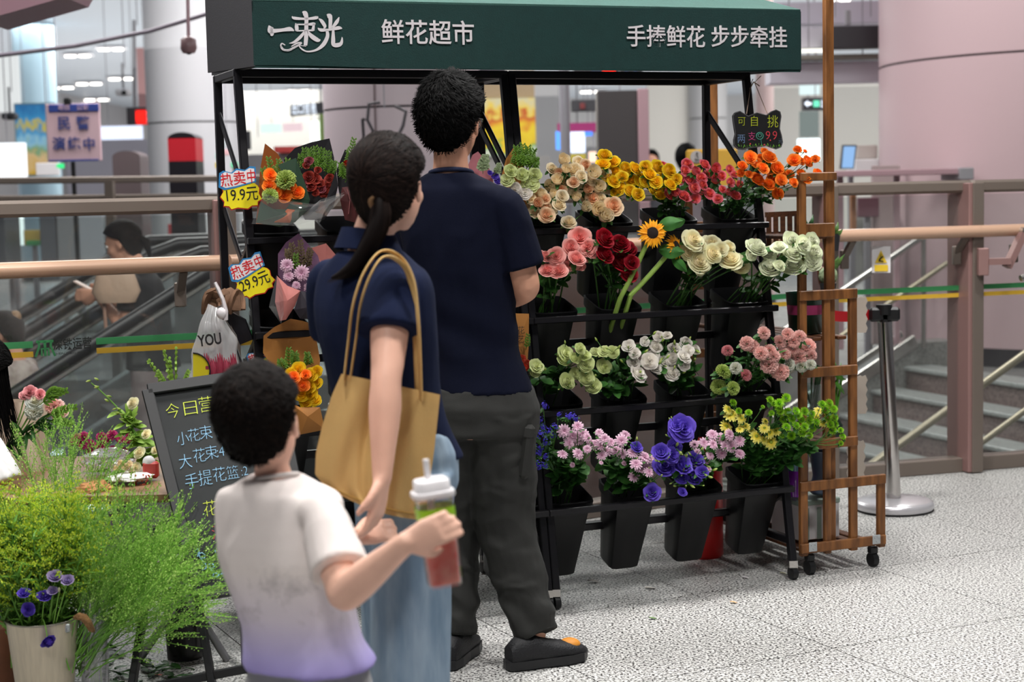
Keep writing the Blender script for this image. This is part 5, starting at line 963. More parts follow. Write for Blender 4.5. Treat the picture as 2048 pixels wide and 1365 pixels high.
# bottom shelf
Mbl=fmat('deep blue florets','#2a1c8a','#3628a8','#5a4ac8'); bunch([(245,45,34),(190,115,34),(220,150,34),(150,180,34),(175,240,34),(215,255,34),(270,230,32),(260,300,32),(215,350,32),(190,390,36),(255,410,30),(210,470,36),(245,470,30),(355,110,26),(440,120,34),(470,130,30),(320,200,30),(300,250,32),(410,125,26),(160,300,30),(185,350,30),(230,200,30),(140,225,30)],*R3,.02,'statice','stat',Mbl,'deep blue statice stem','flower','beside the man\'s trousers',3,[0],chunk=4,leaves=8,leaf=(.04,.008),part='floret_cluster')
Mmu=fmat('mauve pink mum petals','#b07a94','#cfa0b8','#e6c4d6'); MU=dict(chunk=3,leaves=16,leaf=(.045,.018),sr=.002,disc=None)
bunch([(390,225,48),(485,190,40),(450,260,45),(525,250,48),(425,310,42),(500,285,42),(380,390,38),(490,385,42),(555,355,30),(640,235,30),(620,320,42),(680,280,42),(725,305,38),(800,295,45),(830,255,40),(690,370,42),(760,365,42),(805,385,40),(660,400,36),(880,380,42),(905,460,45),(970,410,50),(985,495,48),(890,550,42),(1000,520,38),(930,490,38),(820,455,22),(450,468,20),(655,452,16),(1010,430,40),(555,270,34),(650,330,36),(570,300,30)],*R3,.05,'chrysanthemum',('mum','mum2'),Mmu,'mauve pink chrysanthemum stem','flower','left on bottom shelf',3,[0,1],**MU)
bunch([(90,250,42),(30,310,45),(155,280,42),(215,250,42),(225,330,48),(285,295,40),(155,385,42),(285,385,40),(75,400,32),(95,320,38),(40,430,36),(65,500,22),(180,330,36),(-40,320,34),(-20,380,30),(0,440,30)],*R4,.05,'chrysanthemum',('mum','mum2'),Mmu,'mauve pink chrysanthemum stem','flower','left of the yellow daisies',3,[2],**MU)
bunch([(1240,200,80),(1180,340,50),(1085,375,55),(910,340,38),(1240,470,65),(1310,440,60),(1340,430,50),(1100,480,60),(1165,400,45),(1230,550,45),(1320,560,50),(1380,520,40),(1020,665,50),(1240,660,28),(1200,180,42),(1145,490,40),(1175,240,40)],*R3,.075,'eustoma',('cup','eustoma'),fmat('violet petals','#24107a','#4a32a8','#6a54c4'),'violet eustoma stem','flower','bottom shelf',3,[1,2],**{**EU,'buds':4,'leaf':(.04,.007)})
YD=dict(chunk=3,leaves=14,leaf=(.04,.014),sr=.0018)
bunch([(435,1065,60),(525,1095,44),(395,1165,55),(410,1020,45),(535,1155,44),(510,1190,34),(605,1190,34),(650,1250,60),(720,1180,45),(765,1215,52),(775,1300,62),(820,1205,42),(730,1120,32),(715,1280,38),(1165,1085,38),(1215,1135,38),(1180,1030,38),(560,1165,36)],*R2,.04,'daisy_mum','daisy',fmat('lemon petals','#c9b820','#ecd94a','#f0e884'),'lemon yellow daisy mum stem','flower','bottom shelf',3,[3],disc=ydisc_me,**YD)
bunch([(450,965,38),(500,1035,32),(585,1050,34),(765,940,38),(845,970,45),(905,925,45),(705,1000,20),(780,1055,30),(855,1040,38),(920,1045,42),(985,1035,42),(1060,1040,42),(1120,1060,38),(880,1110,40),(950,1100,42),(1030,1110,42),(1100,1115,42),(905,1175,44),(985,1160,42),(1060,1170,42),(1130,1180,42),(950,1245,44),(1040,1230,42),(1100,1245,38),(870,1250,24),(1210,980,42),(1270,970,42),(1240,1030,42),(1310,1020,40),(1260,1090,42),(1315,1090,40),(1280,1150,42),(1300,1200,42),(1370,1200,30),(1385,1255,34),(1370,1310,28),(1010,1070,38),(840,1010,38),(1160,1130,38),(1325,1150,32),(800,970,34)],*R2,.075,'pompon_mum','pom',fmat('lime pompon petals','#4f8a10','#7fb81c','#a4d238'),'lime green pompon mum stem','flower','right end of bottom shelf',3,[3],**{**YD,'chunk':4,'leaves':22})
# sunflowers
Msu=fmat('sunflower petals','#c8680a','#eea012','#f7b92a'); Msd=mat('sunflower disc','#24120c',.9,bump=.8,bscale=120); sd_me=MB().ball((0,0,.04),(.42,.42,.14),20,8).mesh('disc',Msd,True)
def sunflower(px,py,r,px2,lab,v,face=(.1,-.95,.2),leaves=()):
    P=onv(px,py,v); base=bucket_mx(COLS[1],1)@Vector((px2,0,-.22)); t=thing('sunflower',base,lab,'flower','sunflowers on the second shelf'); rr=r*P.y/FPX; b=inst('petals',fmesh('sun',Msu),facemx(P,face,rr,0),t); d=inst('seed_disc',sd_me,Matrix.Identity(4)); d.parent=b
    d.matrix_local=Matrix.Identity(4)
    mo=onv(1240,598,-.07) if px2<0 else onv(1262,590,-.07); ob('stem',MB().tube([base]+bez(mo,mo.lerp(P,.55)+Vector((0.0,.02,-.01)),P-Vector(face).normalized()*.01+Vector((0,.01,0)),9),.0085,10,k=[.6]*10),fmat('thick sunflower stem','#5a7a2c','#7d9a42','#8aa850',trl=0),t,True)
    for (a,b_,w_) in leaves:
        A=onv(*a,v-.01); B=onv(*b_,v+.02); fo=MB(); dd_=B-A; n_=Vector((0,-1,.35)); s=dd_.normalized().cross(n_).normalized()
        fo.grid(lambda u,vv:A+dd_*u+s*((2*vv-1)*w_*math.sin(PI*(.05+.93*u)**.85))+Vector((0,-.02*math.sin(PI*u)+.012*abs(2*vv-1),0)),10,6,k=lambda u,vv:.35+.4*abs(2*vv-1)); ob('leaf',fo,fmat('broad sunflower leaf','#2c5a28','#3a7030','#4a8038'),t,True)
sunflower(1305,466,29,-.02,'sunflower with a dark centre facing forward on the second shelf',-.02,leaves=[((1318,452),(1366,442),.026)])
sunflower(1352,492,26,.02,'sunflower half hidden behind its broad green leaves on the second shelf',-.05,(.75,-.5,.3),leaves=[((1318,500),(1370,505),.028),((1345,515),(1375,545),.018),((1370,440),(1325,455),.02)])
# ================================================================ people
def remeshed(mb,vox,it=6,fac=.5):
    me=bpy.data.meshes.new('tmp'); me.from_pydata(mb.v,[],mb.f); o=bpy.data.objects.new('tmp',me); C.objects.link(o)
    r=o.modifiers.new('r','REMESH'); r.mode='VOXEL'; r.voxel_size=vox; s=o.modifiers.new('s','SMOOTH'); s.factor=fac; s.iterations=it
    bpy.context.view_layer.update(); out=bpy.data.meshes.new_from_object(o.evaluated_get(bpy.context.evaluated_depsgraph_get())); bpy.data.objects.remove(o); bpy.data.meshes.remove(me); return out
def addmesh(name,me,m,parent,disp=None,kfn=None,**kw):
    n=len(me.vertices); a=np.zeros(n*3); me.vertices.foreach_get('co',a); a=a.reshape(-1,3)
    if disp:
        nn=np.zeros(n*3); me.vertices.foreach_get('normal',nn); nn=nn.reshape(-1,3); d=np.array([disp(Vector(p)) for p in a]); a=a+nn*d[:,None]
    a=a-np.array(wloc(parent)); me.vertices.foreach_set('co',a.ravel()); me.materials.clear(); me.materials.append(m); me.polygons.foreach_set('use_smooth',[True]*len(me.polygons)); me.update()
    me.name=name; o=bpy.data.objects.new(name,me); o.parent=parent; C.objects.link(o); return tag(o,**kw)
def spl(pts,n=5):
    """Catmull-Rom through (Vector, radius) points"""
    P=[pts[0]]+list(pts)+[pts[-1]]; out=[]
    for i in range(1,len(P)-2):
        for k in range(n):
            t=k/n; q=[]
            for j in range(2):
                a,b,c,d=P[i-1][j],P[i][j],P[i+1][j],P[i+2][j]; q.append((b*2+(c-a)*t+(a*2-b*5+c*4-d)*t*t+(b*3-a-c*3+d)*t**3)*.5)
            out.append(tuple(q))
    out.append(pts[-1]); return out
def limb(mb,pts,n=14,m=5):
    s=spl([(Vector(p),r) for p,r in pts],m); mb.tube([p for p,r in s],[max(.003,r) for p,r in s],n); 
    for p,r in (s[0],s[-1]): mb.ball(p,r*.99,n,8)
    return mb
def hand(mb,w,d,n,s=1.0,side=1,curl=(.5,.55,.6,.65),thumb=(.5,.35),spread=.06):
    """w wrist, d finger direction, n palm normal, side: thumb is towards side*(d x n)"""
    w=Vector(w); d=Vector(d).normalized(); n=Vector(n); n=(n-d*n.dot(d)).normalized(); t=d.cross(n)*side
    L=.088*s; mb.loft([(w-d*.01*s,t*.024*s,n*.018*s),(w+d*.02*s,t*.032*s,n*.017*s),(w+d*.055*s,t*.040*s,n*.015*s),(w+d*L,t*.039*s,n*.012*s)],14,2.6); mb.ball(w,.022*s,10,8)
    for i,(fl,off) in enumerate(((.068,.030),(.076,.010),(.071,-.010),(.055,-.029))):
        p=w+d*(L-.006*s)+t*off*s; a=0; c=curl[i]; q=[(p-d*.02*s,.0098*s)]; dirn=d+t*(spread*(1.5-i)*.5)
        for k,f in enumerate((.45,.30,.25)):
            a+=c*(1.0 if k else .75); dd=(dirn.normalized()*math.cos(a)+n*math.sin(a)); p=p+dd*fl*f*s; q.append((p,(.0092-.0009*k)*s))
        limb(mb,q,10,3)
    a,b=thumb; p=w+d*.018*s+t*.028*s; q=[(w+d*.012*s+t*.016*s,.014*s),(p,.0125*s)]
    dd=(d*math.cos(.7)+t*math.sin(.7)).normalized(); p=p+dd*.030*s+n*.006*s*a; q.append((p,.0108*s)); dd=(d*.8+t*.35*(1-b)+n*a).normalized(); p=p+dd*.028*s; q.append((p,.0095*s)); dd=(d*.75+n*a*1.3-t*b*.5).normalized(); p=p+dd*.02*s; q.append((p,.0078*s)); limb(mb,q,10,3)
def headmesh(mb,c,f,u,s=1.0):
    c=Vector(c); f=Vector(f).normalized(); r=f.cross(Vector(u)).normalized(); u=r.cross(f); R=Matrix((r,f,u)).transposed(); P=lambda x,y,z:c+(r*x+f*y+u*z)*s
    B=lambda x,y,z,a,b,d_:mb.ball(P(x,y,z),(a*s,b*s,d_*s),20,14,R)
    B(0,-.012,.022,.076,.094,.086); B(0,.028,-.03,.060,.062,.082); B(0,.035,-.080,.042,.046,.030); B(0,.066,-.096,.018,.016,.014)
    mb.loft([(P(0,.084,.008),r*.008*s,u*.008*s),(P(0,.095,-.022),r*.012*s,u*.010*s),(P(0,.102,-.034),r*.016*s,u*.009*s)],10); B(0,.090,-.036,.016,.012,.009)
    for sx in (-1,1):
        B(sx*.027,.080,.022,.020,.010,.006); B(sx*.04,.06,-.028,.018,.02,.02)
        mb.ball(P(sx*.077,-.006,-.016),(.009*s,.019*s,.031*s),12,10,R@Matrix.Rotation(sx*.3,3,'Z')); B(sx*.074,.004,-.040,.008,.010,.012)
    return P,R,r,f,u
def face(P,R,s,t,lipc='#a8574e'):
    for sx in (-1,1):
        e=ob('eye',MB().ball(P(sx*.029,.077,.002),(.0125*s,.0105*s,.0095*s),14,10,R),mat('eye white','#d8d4d0',.2),t,True); ob('iris',MB().ball(P(sx*.029,.0855,.002),(.0058*s,.003*s,.0058*s),10,8,R),mat('iris brown','#2a1a12',.2),e,True)
        ob('eyebrow',MB().tube([P(sx*.014,.090,.022),P(sx*.028,.088,.027),P(sx*.044,.078,.022)],[.002*s,.0032*s,.0018*s],6),mat('brow black','#1c1614',.8),t,True)
    ob('lips',MB().ball(P(0,.0865,-.063),(.019*s,.007*s,.0045*s),12,8,R).ball(P(0,.086,-.070),(.016*s,.0075*s,.005*s),12,8,R),mat('lips '+lipc,lipc,.45),t,True)
M_hair=mat('black hair','#15110f',.38,spec=.4); M_hairb=mat('dark brown hair','#2a1d18',.42,spec=.4)
def hairmat(name,c1,c2):
    if name in _mats: return _mats[name]
    m=mat(name,c1,.62,spec=.08); nt=m.node_tree; b=nt.nodes['Principled BSDF']; oi=nt.nodes.new('ShaderNodeAttribute'); oi.attribute_name='k'; mx=nt.nodes.new('ShaderNodeMix'); mx.data_type='RGBA'; nt.links.new(oi.outputs['Fac'],mx.inputs['Factor']); mx.inputs['A'].default_value=(*lin(c1),1); mx.inputs['B'].default_value=(*lin(c2),1); nt.links.new(mx.outputs['Result'],b.inputs['Base Color']); return m
def hair(t,P,R,s,style,m,seed=1,n=5000):
    rr=random.Random(seed); r,f,u=(R.col[i] for i in range(3))
    def cover(d):   # d in head local axes (x right,y face,z up) -> 0..1
        x,y,z=d
        if y<-.40: lim=-1.3+max(0,y+.62)*2.2
        elif y<-.02: lim=-.82+(y+.40)*2.05
        else: lim=-.04+(y+.02)*.75
        if style=='woman': lim-=.12
        return max(0,min(1,(z-lim)*7))
    th_={'woman':.012,'boy':.012,'man':.017}[style]
    def surf(d,h=0): 
        d=Vector(d).normalized(); cv=cover(d); x,y,z=d; a=(.080,.100,.092); e=1/math.sqrt((x/a[0])**2+(y/a[1])**2+(z/a[2])**2); top=.012*max(0,z)**2 if style=='man' else .004*max(0,z)
        low=-.02*max(0,-z)*max(0,-y) if style!='woman' else 0
        nz=.004*noise.noise(d*4+Vector((seed,0,0)))+.001*noise.noise(d*12) if style!='woman' else .002*noise.noise(d*6)
        e2=e+(th_+top+nz+low)*cv-.022*(1-cv)+h; return P(x*e2,y*e2-.012+(.012*min(0,z)*-1 if z<0 else 0),z*e2*(1.38 if z<0 else 1)+.018)
    mb=MB(); N,Mm=64,44
    for i in range(Mm+1):
        ph=PI*i/Mm
        for j in range(N): a=2*PI*j/N; mb.v.append(tuple(surf((math.sin(ph)*math.cos(a)+1e-6,math.sin(ph)*math.sin(a),math.cos(ph)))))
    mb.f=[(i*N+j,(i+1)*N+j,(i+1)*N+(j+1)%N,i*N+(j+1)%N) for i in range(Mm) for j in range(N)]; mb.k=[0.0]*len(mb.v); mb.m=[0]*len(mb.f)
    cap=ob('hair',mb,m,t,True)
    st_=MB(); crown=Vector((.15,-.45,.88)).normalized() if style!='woman' else Vector((-.1,-.96,-.12)).normalized()
    for i in range(n):
        d=Vector((rr.gauss(0,1),rr.gauss(0,1),rr.gauss(0,1))).normalized()
        if cover(d)<.35: continue
        dirv=(d-crown*d.dot(crown)).normalized() if (d-crown*d.dot(crown)).length>.05 else Vector((rr.gauss(0,1),rr.gauss(0,1),0)).normalized()
        if style!='woman': sw=crown.cross(d).normalized()*.5; dirv=(dirv+sw+Vector((rr.gauss(0,.25),rr.gauss(0,.25),rr.gauss(0,.25)))).normalized()
        else: dirv=-dirv+Vector((rr.gauss(0,.05),rr.gauss(0,.05),rr.gauss(0,.05)))
        L=(.26 if style=='man' else .17 if style=='boy' else .42)*rr.uniform(.6,1.2); lift=(.010 if style=='man' else .004 if style=='boy' else .0012)*rr.uniform(.3,1.3); pts=[]
        for k in range(4): q=k/3; pts.append(surf(d+dirv*L*q,.0006+lift*(q if style!='woman' else math.sin(PI*q))*(1 if rr.random()<.95 else 1.8)))
        w_=.0011*s*rr.uniform(.7,1.4); sd=(pts[-1]-pts[0]).cross(pts[0]-P(0,0,0)); 
        if sd.length<1e-7: continue
        sd=sd.normalized()*w_; kk=rr.random()**2; st_.add([pts[0]-sd,pts[0]+sd,pts[1]-sd,pts[1]+sd,pts[2]-sd*.8,pts[2]+sd*.8,pts[3]],[(0,1,3,2),(2,3,5,4),(4,5,6)],k=[kk]*7)
    ob('hair_strands',st_,m,cap,True,kind='stuff'); return cap
def skinm(name,col): return mat(name,col,.48,noise_amt=.08,nscale=14,spec=.35,bump=.03,bscale=300)
def folds(amp,sc_,seed,st=(1,1,.45)):
    def f(p): q=Vector((p.x*st[0],p.y*st[1],p.z*st[2])); a=noise.noise(q*sc_+Vector((seed,0,0))); b=noise.noise(q*sc_*2.3+Vector((0,seed,a*2))); return amp*((1-abs(a)*2.2)*.6+b*.5-.2)
    return f
def torso_rings(J,g=0,hem=None,flare=0):
    s=J['s']; r=J['rv'].normalized(); f=J['fv'].normalized(); nb,pv=J['neck'],J['pelvis']; ch=J.get('chest',nb.lerp(pv,.40)); wa=J.get('waist',nb.lerp(pv,.72)); w=J.get('w',1.0); dp=J.get('dp',1.0)
    dn=(pv-nb).normalized()
    R=[(nb+dn*.005*s,.052,.052),(nb+dn*.035*s,.105,.070),(nb+dn*.075*s,.160,.088),(ch,.168,.108),(wa,.148,.104),(pv,.166,.118)]
    if hem is not None: R=[x for x in R if (x[0]-nb).dot(dn)<(hem-nb).dot(dn)-.03]; R.append((hem,.166+flare,.120+flare))
    else: R.append((pv+dn*.09*s,.150,.110))
    hw=J.get('hipw',1.0); return [(c,r*(a*s*w*(1+(hw-1)*max(0,min(1,i-2.5)))+g),f*(b*s*dp*(1+(hw-1)*.6*max(0,min(1,i-2.5)))+g)) for i,(c,a,b) in enumerate(R)]
def smooth_rings(R,n=4):
    xs=spl([(Vector(c),0) for c,_,_ in R],n); X=spl([(Vector(x),0) for _,x,_ in R],n); Y=spl([(Vector(y),0) for _,_,y in R],n); return [(a[0],b[0],c[0]) for a,b,c in zip(xs,X,Y)]
def person(J,skin,vox,t,style='man',hm=None,nh=5000,hands=True,faceon=True):
    s=J['s']; mb=MB(); P,R,r,f,u=headmesh(mb,J['head'],J['hf'],J['hu'],J.get('hs',s))
    limb(mb,[(J['head']+(-f*.012-u*.03)*s,.052*s),(J['head'].lerp(J['neck'],.75)-f*.004*s,.050*s),(J['neck']+Vector((0,0,-.02)),.058*s)])
    mb.loft(smooth_rings(torso_rings(J,-.012)),24,2.3)
    for q in 'LR':
        sh,el,wr=J['sh'+q],J['el'+q],J['wr'+q]; th=J.get('arm',1.0)
        limb(mb,[(sh-Vector((0,0,.012*s)),.040*s),(sh.lerp(el,.35),.047*s*th),(sh.lerp(el,.8),.039*s*th),(el,.036*s*th),(el.lerp(wr,.3),.038*s*th),(el.lerp(wr,.75),.028*s*th),(wr,.023*s*th)])
        if hands: hand(mb,wr,J.get('hd'+q,wr-el),J.get('pn'+q,J['fv']),J.get('hsz',s),J.get('ts'+q,1),J.get('cu'+q,(.35,.4,.45,.5)),J.get('th'+q,(.4,.3)))
        hp,kn,an=J['hip'+q],J['kn'+q],J['an'+q]
        limb(mb,[(hp,.082*s),(hp.lerp(kn,.5),.070*s),(kn,.052*s),(kn.lerp(an,.35),.053*s),(an,.034*s)])
    b=addmesh('body',remeshed(mb,vox,4),skin,t)
    if faceon: face(P,R,J.get('hs',s),t)
    if style: hair(t,P,R,J.get('hs',s),style,hm or M_hair,n=nh)
    return P,R,b
def shirt(J,t,m,vox,hem,g=.012,sl=.62,slr=.058,name='shirt',disp=None,flare=.01,tuck=None,hemr=None,it=5):
    s=J['s']; mb=MB(); mb.loft(smooth_rings(torso_rings(J,g,hem,flare)),28,2.25)
    for q in 'LR':
        sh,el=J['sh'+q],J['el'+q]; e=sh.lerp(el,sl); inn=sh.lerp(J['neck'],.35)
        s_=spl([(inn+Vector((0,0,-.02*s)),slr*.55*s),(sh,slr*.86*s),(sh.lerp(e,.5),slr*1.02*s),(e,slr*1.12*s)],5); mb.tube([p for p,_ in s_],[x for _,x in s_],18)
    me=remeshed(mb,vox,it); return addmesh(name,me,m,t,disp)
def pants(J,t,m,vox,g=(.105,.085,.078,.066),name='trousers',disp=None,top=None,frac=1.0,it=5):
    s=J['s']; mb=MB(); pv=J['pelvis']; r=J['rv'].normalized(); f=J['fv'].normalized(); tp_=top or pv+Vector((0,0,.06))
    mb.loft([(tp_,r*.150*s*J.get('w',1),f*.112*s*J.get('dp',1)),(pv,r*.172*s*J.get('w',1),f*.125*s*J.get('dp',1)),(pv-Vector((0,0,.08*s)),r*.172*s*J.get('w',1),f*.12*s*J.get('dp',1))],28,2.3)
    for q in 'LR':
        hp,kn,an=J['hip'+q],J['kn'+q],J['an'+q]; e=kn.lerp(an,frac) if frac<=1 else an; s_=spl([(hp+Vector((0,0,.02)),g[0]*s),(hp.lerp(kn,.5),(g[0]*.6+g[1]*.4)*s),(kn,g[1]*s),(kn.lerp(e,.5),g[2]*s),(e,g[3]*s)],6); mb.tube([p for p,_ in s_],[x for _,x in s_],18)
    return addmesh(name,remeshed(mb,vox,it),m,t,disp)
def shoe(t,an,d,s,m,ms,name='shoe',accent=None):
    d=Vector(d); d.z=0; d.normalized(); d=d.normalized(); sd=Vector((d.y,-d.x,0)); b=Vector((an.x,an.y,0)); P=lambda a,w_,z:b+d*a*s+sd*w_*s+Vector((0,0,z*s))
    up_=MB().loft([(P(-.075,0,.045),sd*.030*s,Vector((0,0,.030*s))),(P(-.05,0,.052),sd*.036*s,Vector((0,0,.045*s))),(P(0,0,.055),sd*.038*s,Vector((0,0,.048*s))),(P(.06,0,.045),sd*.042*s,Vector((0,0,.034*s))),(P(.12,0,.038),sd*.046*s,Vector((0,0,.026*s))),(P(.165,0,.033),sd*.036*s,Vector((0,0,.018*s))),(P(.185,0,.028),sd*.016*s,Vector((0,0,.010*s)))],18,2.4)
    o=ob(name,up_,m,t,True); pts=[(-.085,.0),(-.08,.028),(-.03,.038),(.04,.040),(.10,.050),(.16,.042),(.192,.0),(.16,-.042),(.10,-.048),(.04,-.036),(-.03,-.036),(-.08,-.028)]
    ob('sole',MB().slab([P(a,w_,.004) for a,w_ in pts][::-1],Vector((0,0,.026*s))),ms,o)
    if accent: ob('toe_panel',MB().ball(P(.13,.0,.052),(.034*s,.030*s,.020*s),14,10),accent,o,True); ob('heel_band',MB().ball(P(-.03,-.03,.05),(.03*s,.012*s,.014*s),12,8),mat('beige shoe trim','#a89478',.6),o,True)
    return o
V3=lambda *a:Vector(a)
S_adult=skinm('warm skin','#d39c82'); S_pale=skinm('light skin','#e4b29c'); S_child=skinm('child skin','#e8b8a2')
# ---------------------------------------------------------------- man
t=thing('person',V3(-.05,4.84,0),'man in navy T-shirt and charcoal cargo trousers, back turned, standing at the stand','person')
J=dict(s=1.02,head=at(903,240,4.86),hf=V3(.36,.93,-.12),hu=V3(.0,.1,1),neck=at(902,343,4.87),shL=at(830,412,4.92),shR=at(1008,414,4.81),elL=at(806,575,5.0),elR=at(1052,572,4.83),wrL=at(880,610,5.18),wrR=at(1010,606,5.06),
 pelvis=at(962,812,4.86),chest=at(918,500,4.87),waist=at(945,690,4.87),hipw=.80,rv=V3(1,-.22,0),fv=V3(.22,1,0),w=1.0,dp=1.02,hipL=at(925,840,4.89),hipR=at(1002,842,4.85),knL=at(905,1060,4.92),knR=at(1012,1055,4.85),anL=at(908,1270,4.84),anR=at(1070,1268,4.80),hdR=V3(-.6,.7,.1),hdL=V3(.6,.7,.1),pnR=V3(-.3,-.1,-1),pnL=V3(.3,0,-1),arm=1.12)
P,R,b=person(J,S_adult,.0055,t,'man',hairmat('black hair strands','#050505','#100e0e'),7500)
M_navy=mat('navy jersey','#070b1d',.9,bump=.12,bscale=500,spec=.15)
def manfold(p):
    a=folds(.006,7,2,(1,1,.6))(p); z=p.z; return a+ (.004*math.sin(p.z*46+p.x*22)*max(0,1-abs(z-1.0)/.18))
shirt(J,t,M_navy,.006,at(968,782,4.86),g=.014,sl=.76,slr=.064,name='t_shirt',disp=manfold,flare=.0)
nk=J['neck']; ring=[nk+V3(.062*math.cos(a),.060*math.sin(a)+.0,-.006-.012*math.sin(a)) for a in [k*PI/12 for k in range(25)]]; ob('collar_rib',MB().tube(ring,.007,8,cap=False),mat('navy rib','#0d1534',.85),t,True)
M_cargo=mat('charcoal cargo cloth','#242422',.8,bump=.1,bscale=400)
def pf(p): return folds(.010,9,5,(1,1,1.3))(p)*(1 if p.z<.75 else .4)+(.007*math.sin(p.z*60+p.x*30+noise.noise(p*6)*4)*max(0,1-p.z/.28))
pants(J,t,M_cargo,.006,(.108,.086,.078,.068),name='cargo_trousers',disp=pf)
c=at(1052,905,4.80); ob('cargo_pocket',MB().bbox(c,(.035,.10,.15),.012,Matrix.Rotation(.15,3,'Y')),M_cargo,t); ob('pocket_flap',MB().bbox(c+V3(.006,0,.065),(.04,.105,.045),.01,Matrix.Rotation(.15,3,'Y')),M_cargo,t)
msh=mat('black shoe mesh','#17171a',.6,bump=.3,bscale=200); mso=mat('black shoe sole','#1c1c1e',.5); fr_=gz(1062,1322); fr_=V3(fr_.x,4.80,0)
shoe(t,V3(at(1062,1300,4.77).x,4.77,0),V3(.9,.42,0),.98,msh,mso,accent=mat('orange shoe panel','#c9832a',.6)); shoe(t,V3(J['anL'].x,4.82,0),V3(.25,.95,0),1.0,msh,mso)
hs_=1.02; gl=MB(); 
for sx in (-1,1): gl.tube([P(sx*.078,.0,.0),P(sx*.072,.06,.006),P(sx*.058,.092,.004)],.0016,6)
for sx in (-1,1): gl.tube([P(sx*.032+.024*math.cos(a),.098-.004*abs(math.cos(a)),.0+.019*math.sin(a)) for a in [k*PI/8 for k in range(17)]],.0016,6,cap=False)
gl.tube([P(-.009,.1,.004),P(.009,.1,.004)],.0016,6); g_=ob('glasses',gl,mat('glasses frame','#3a3a3c',.25,.7),t,True)
for sx in (-1,1): ob('lens',MB().lathe([(.024,0),(.024,.001)],16,Matrix.Translation(P(sx*.032,.097,0))@R.to_4x4()@Matrix.Rotation(PI/2,4,'X')),glassmat('lens glass',(.9,.95,.95),.3,.02,.05),g_)
# ---------------------------------------------------------------- woman
t=thing('person',V3(-.26,3.72,0),'woman with ponytail in navy polo and pale jeans, holding the boy\'s hand','person')
J=dict(s=.93,hs=.93,head=at(780,368,3.72),hf=V3(.40,.92,-.10),hu=V3(-.06,0,1),neck=at(738,498,3.75),shL=at(660,562,3.88),shR=at(786,572,3.585),elL=at(690,760,4.02),elR=at(772,765,3.47),wrL=at(800,850,4.12),wrR=at(764,958,3.42),
 hipw=.86,pelvis=at(792,905,3.75),chest=at(752,640,3.74),waist=at(775,800,3.75),rv=V3(.62,-.78,0),fv=V3(.78,.62,0),w=.93,dp=1.12,hipL=at(785,960,3.86),hipR=at(822,960,3.68),knL=at(800,1230,3.90),knR=at(822,1230,3.68),anL=at(800,1560,3.95),anR=at(822,1580,3.66),hdR=V3(-.14,-.05,-1),pnR=V3(-.2,-1.0,.0),tsR=-1,cuR=(.35,.4,.5,.55),hdL=V3(.6,.6,-.4),pnL=V3(-.6,0,-.6),arm=1.0)
J['hdR']=V3(-.18,-.10,-1); J['pnR']=V3(-.9,.25,.1)
P,R,b=person(J,S_pale,.0055,t,'woman',hairmat('dark brown hair strands','#120d0c','#2a1f1b'),9000)
M_polo=mat('navy pique','#121a34',.9,bump=.25,bscale=600,spec=.15)
shirt(J,t,M_polo,.006,at(808,915,3.76),g=.016,sl=.50,slr=.066,name='polo_shirt',disp=folds(.006,8,9,(1,1,.5)),flare=.0)
nk=J['neck']; r_,f_=J['rv'].normalized(),J['fv'].normalized(); mb=MB()
mb.grid(lambda u,v:nk+r_*(.062+.020*v)*math.sin((u-.5)*5.6)-f_*(.060+.018*v)*math.cos((u-.5)*5.6)+V3(0,0,.040-.046*v+.012*math.cos((u-.5)*5.6)),28,4); mb.grid(lambda u,v:nk+r_*(.060-.004*v)*math.sin((u-.5)*5.6)-f_*(.058)*math.cos((u-.5)*5.6)+V3(0,0,.040-.05*v+.012*math.cos((u-.5)*5.6)),28,2)
ob('collar',mb,M_polo,t,True)
e=J['shR'].lerp(J['elR'],.50); 
M_jean=mat('light blue denim','#8fa2b4',.85,col2='#6f869c',nscale=9,nstretch=(3,3,.6),bump=.25,bscale=500)
pants(J,t,M_jean,.007,(.104,.098,.098,.105),name='jeans',disp=folds(.010,6,14,(1.6,1.6,.35)),top=J['pelvis']+V3(0,0,.05))
for q,d in (('L',V3(.8,.6,0)),('R',V3(.8,.55,0))): shoe(t,J['an'+q],d,.88,mat('white sneaker','#d8d6d4',.6),mat('white sole','#c9c6c0',.5))
# ponytail
tie=at(760,404,3.63); pt=spl([(tie+V3(.004,.03,.002),.020),(tie,.017),(at(758,440,3.62),.024),(at(742,485,3.62),.028),(at(715,528,3.63),.026),(at(688,548,3.64),.018),(at(664,556,3.65),.005)],6)
hm_=hairmat('dark brown hair strands','',''); pony=ob('ponytail',MB().tube([p for p,_ in pt],[r for _,r in pt],16,flat=.7),hm_,t,True); rr=random.Random(2); mb=MB()
for k in range(420):
    a=rr.random()*6.28; q=rr.uniform(.86,1.1); pts=[]; cut=rr.randint(len(pt)//2,len(pt)-1); wob=rr.uniform(-.006,.006)
    for i,(p,r) in enumerate(pt[3:cut+1]): pts.append(p+V3(math.cos(a)*r*q,math.sin(a)*r*q*.8,math.sin(a+1)*r*.4)+V3(wob,0,wob)*(i/len(pt))*2)
    pts.append(pts[-1]+(pts[-1]-pts[-2])*rr.uniform(1,3)+V3(0,0,-.004)); w_=.0009; kk=rr.random()**1.5
    vs=[];n=len(pts)
    for i,p in enumerate(pts): w2=w_*(1-i/n*.8); vs+= [p+V3(w2*.7,0,w2*.7),p-V3(w2*.7,0,w2*.7)]
    mb.add(vs,[(2*i,2*i+1,2*i+3,2*i+2) for i in range(n-1)],k=[kk]*len(vs))
ob('hair_strands',mb,hm_,pony,True,kind='stuff')
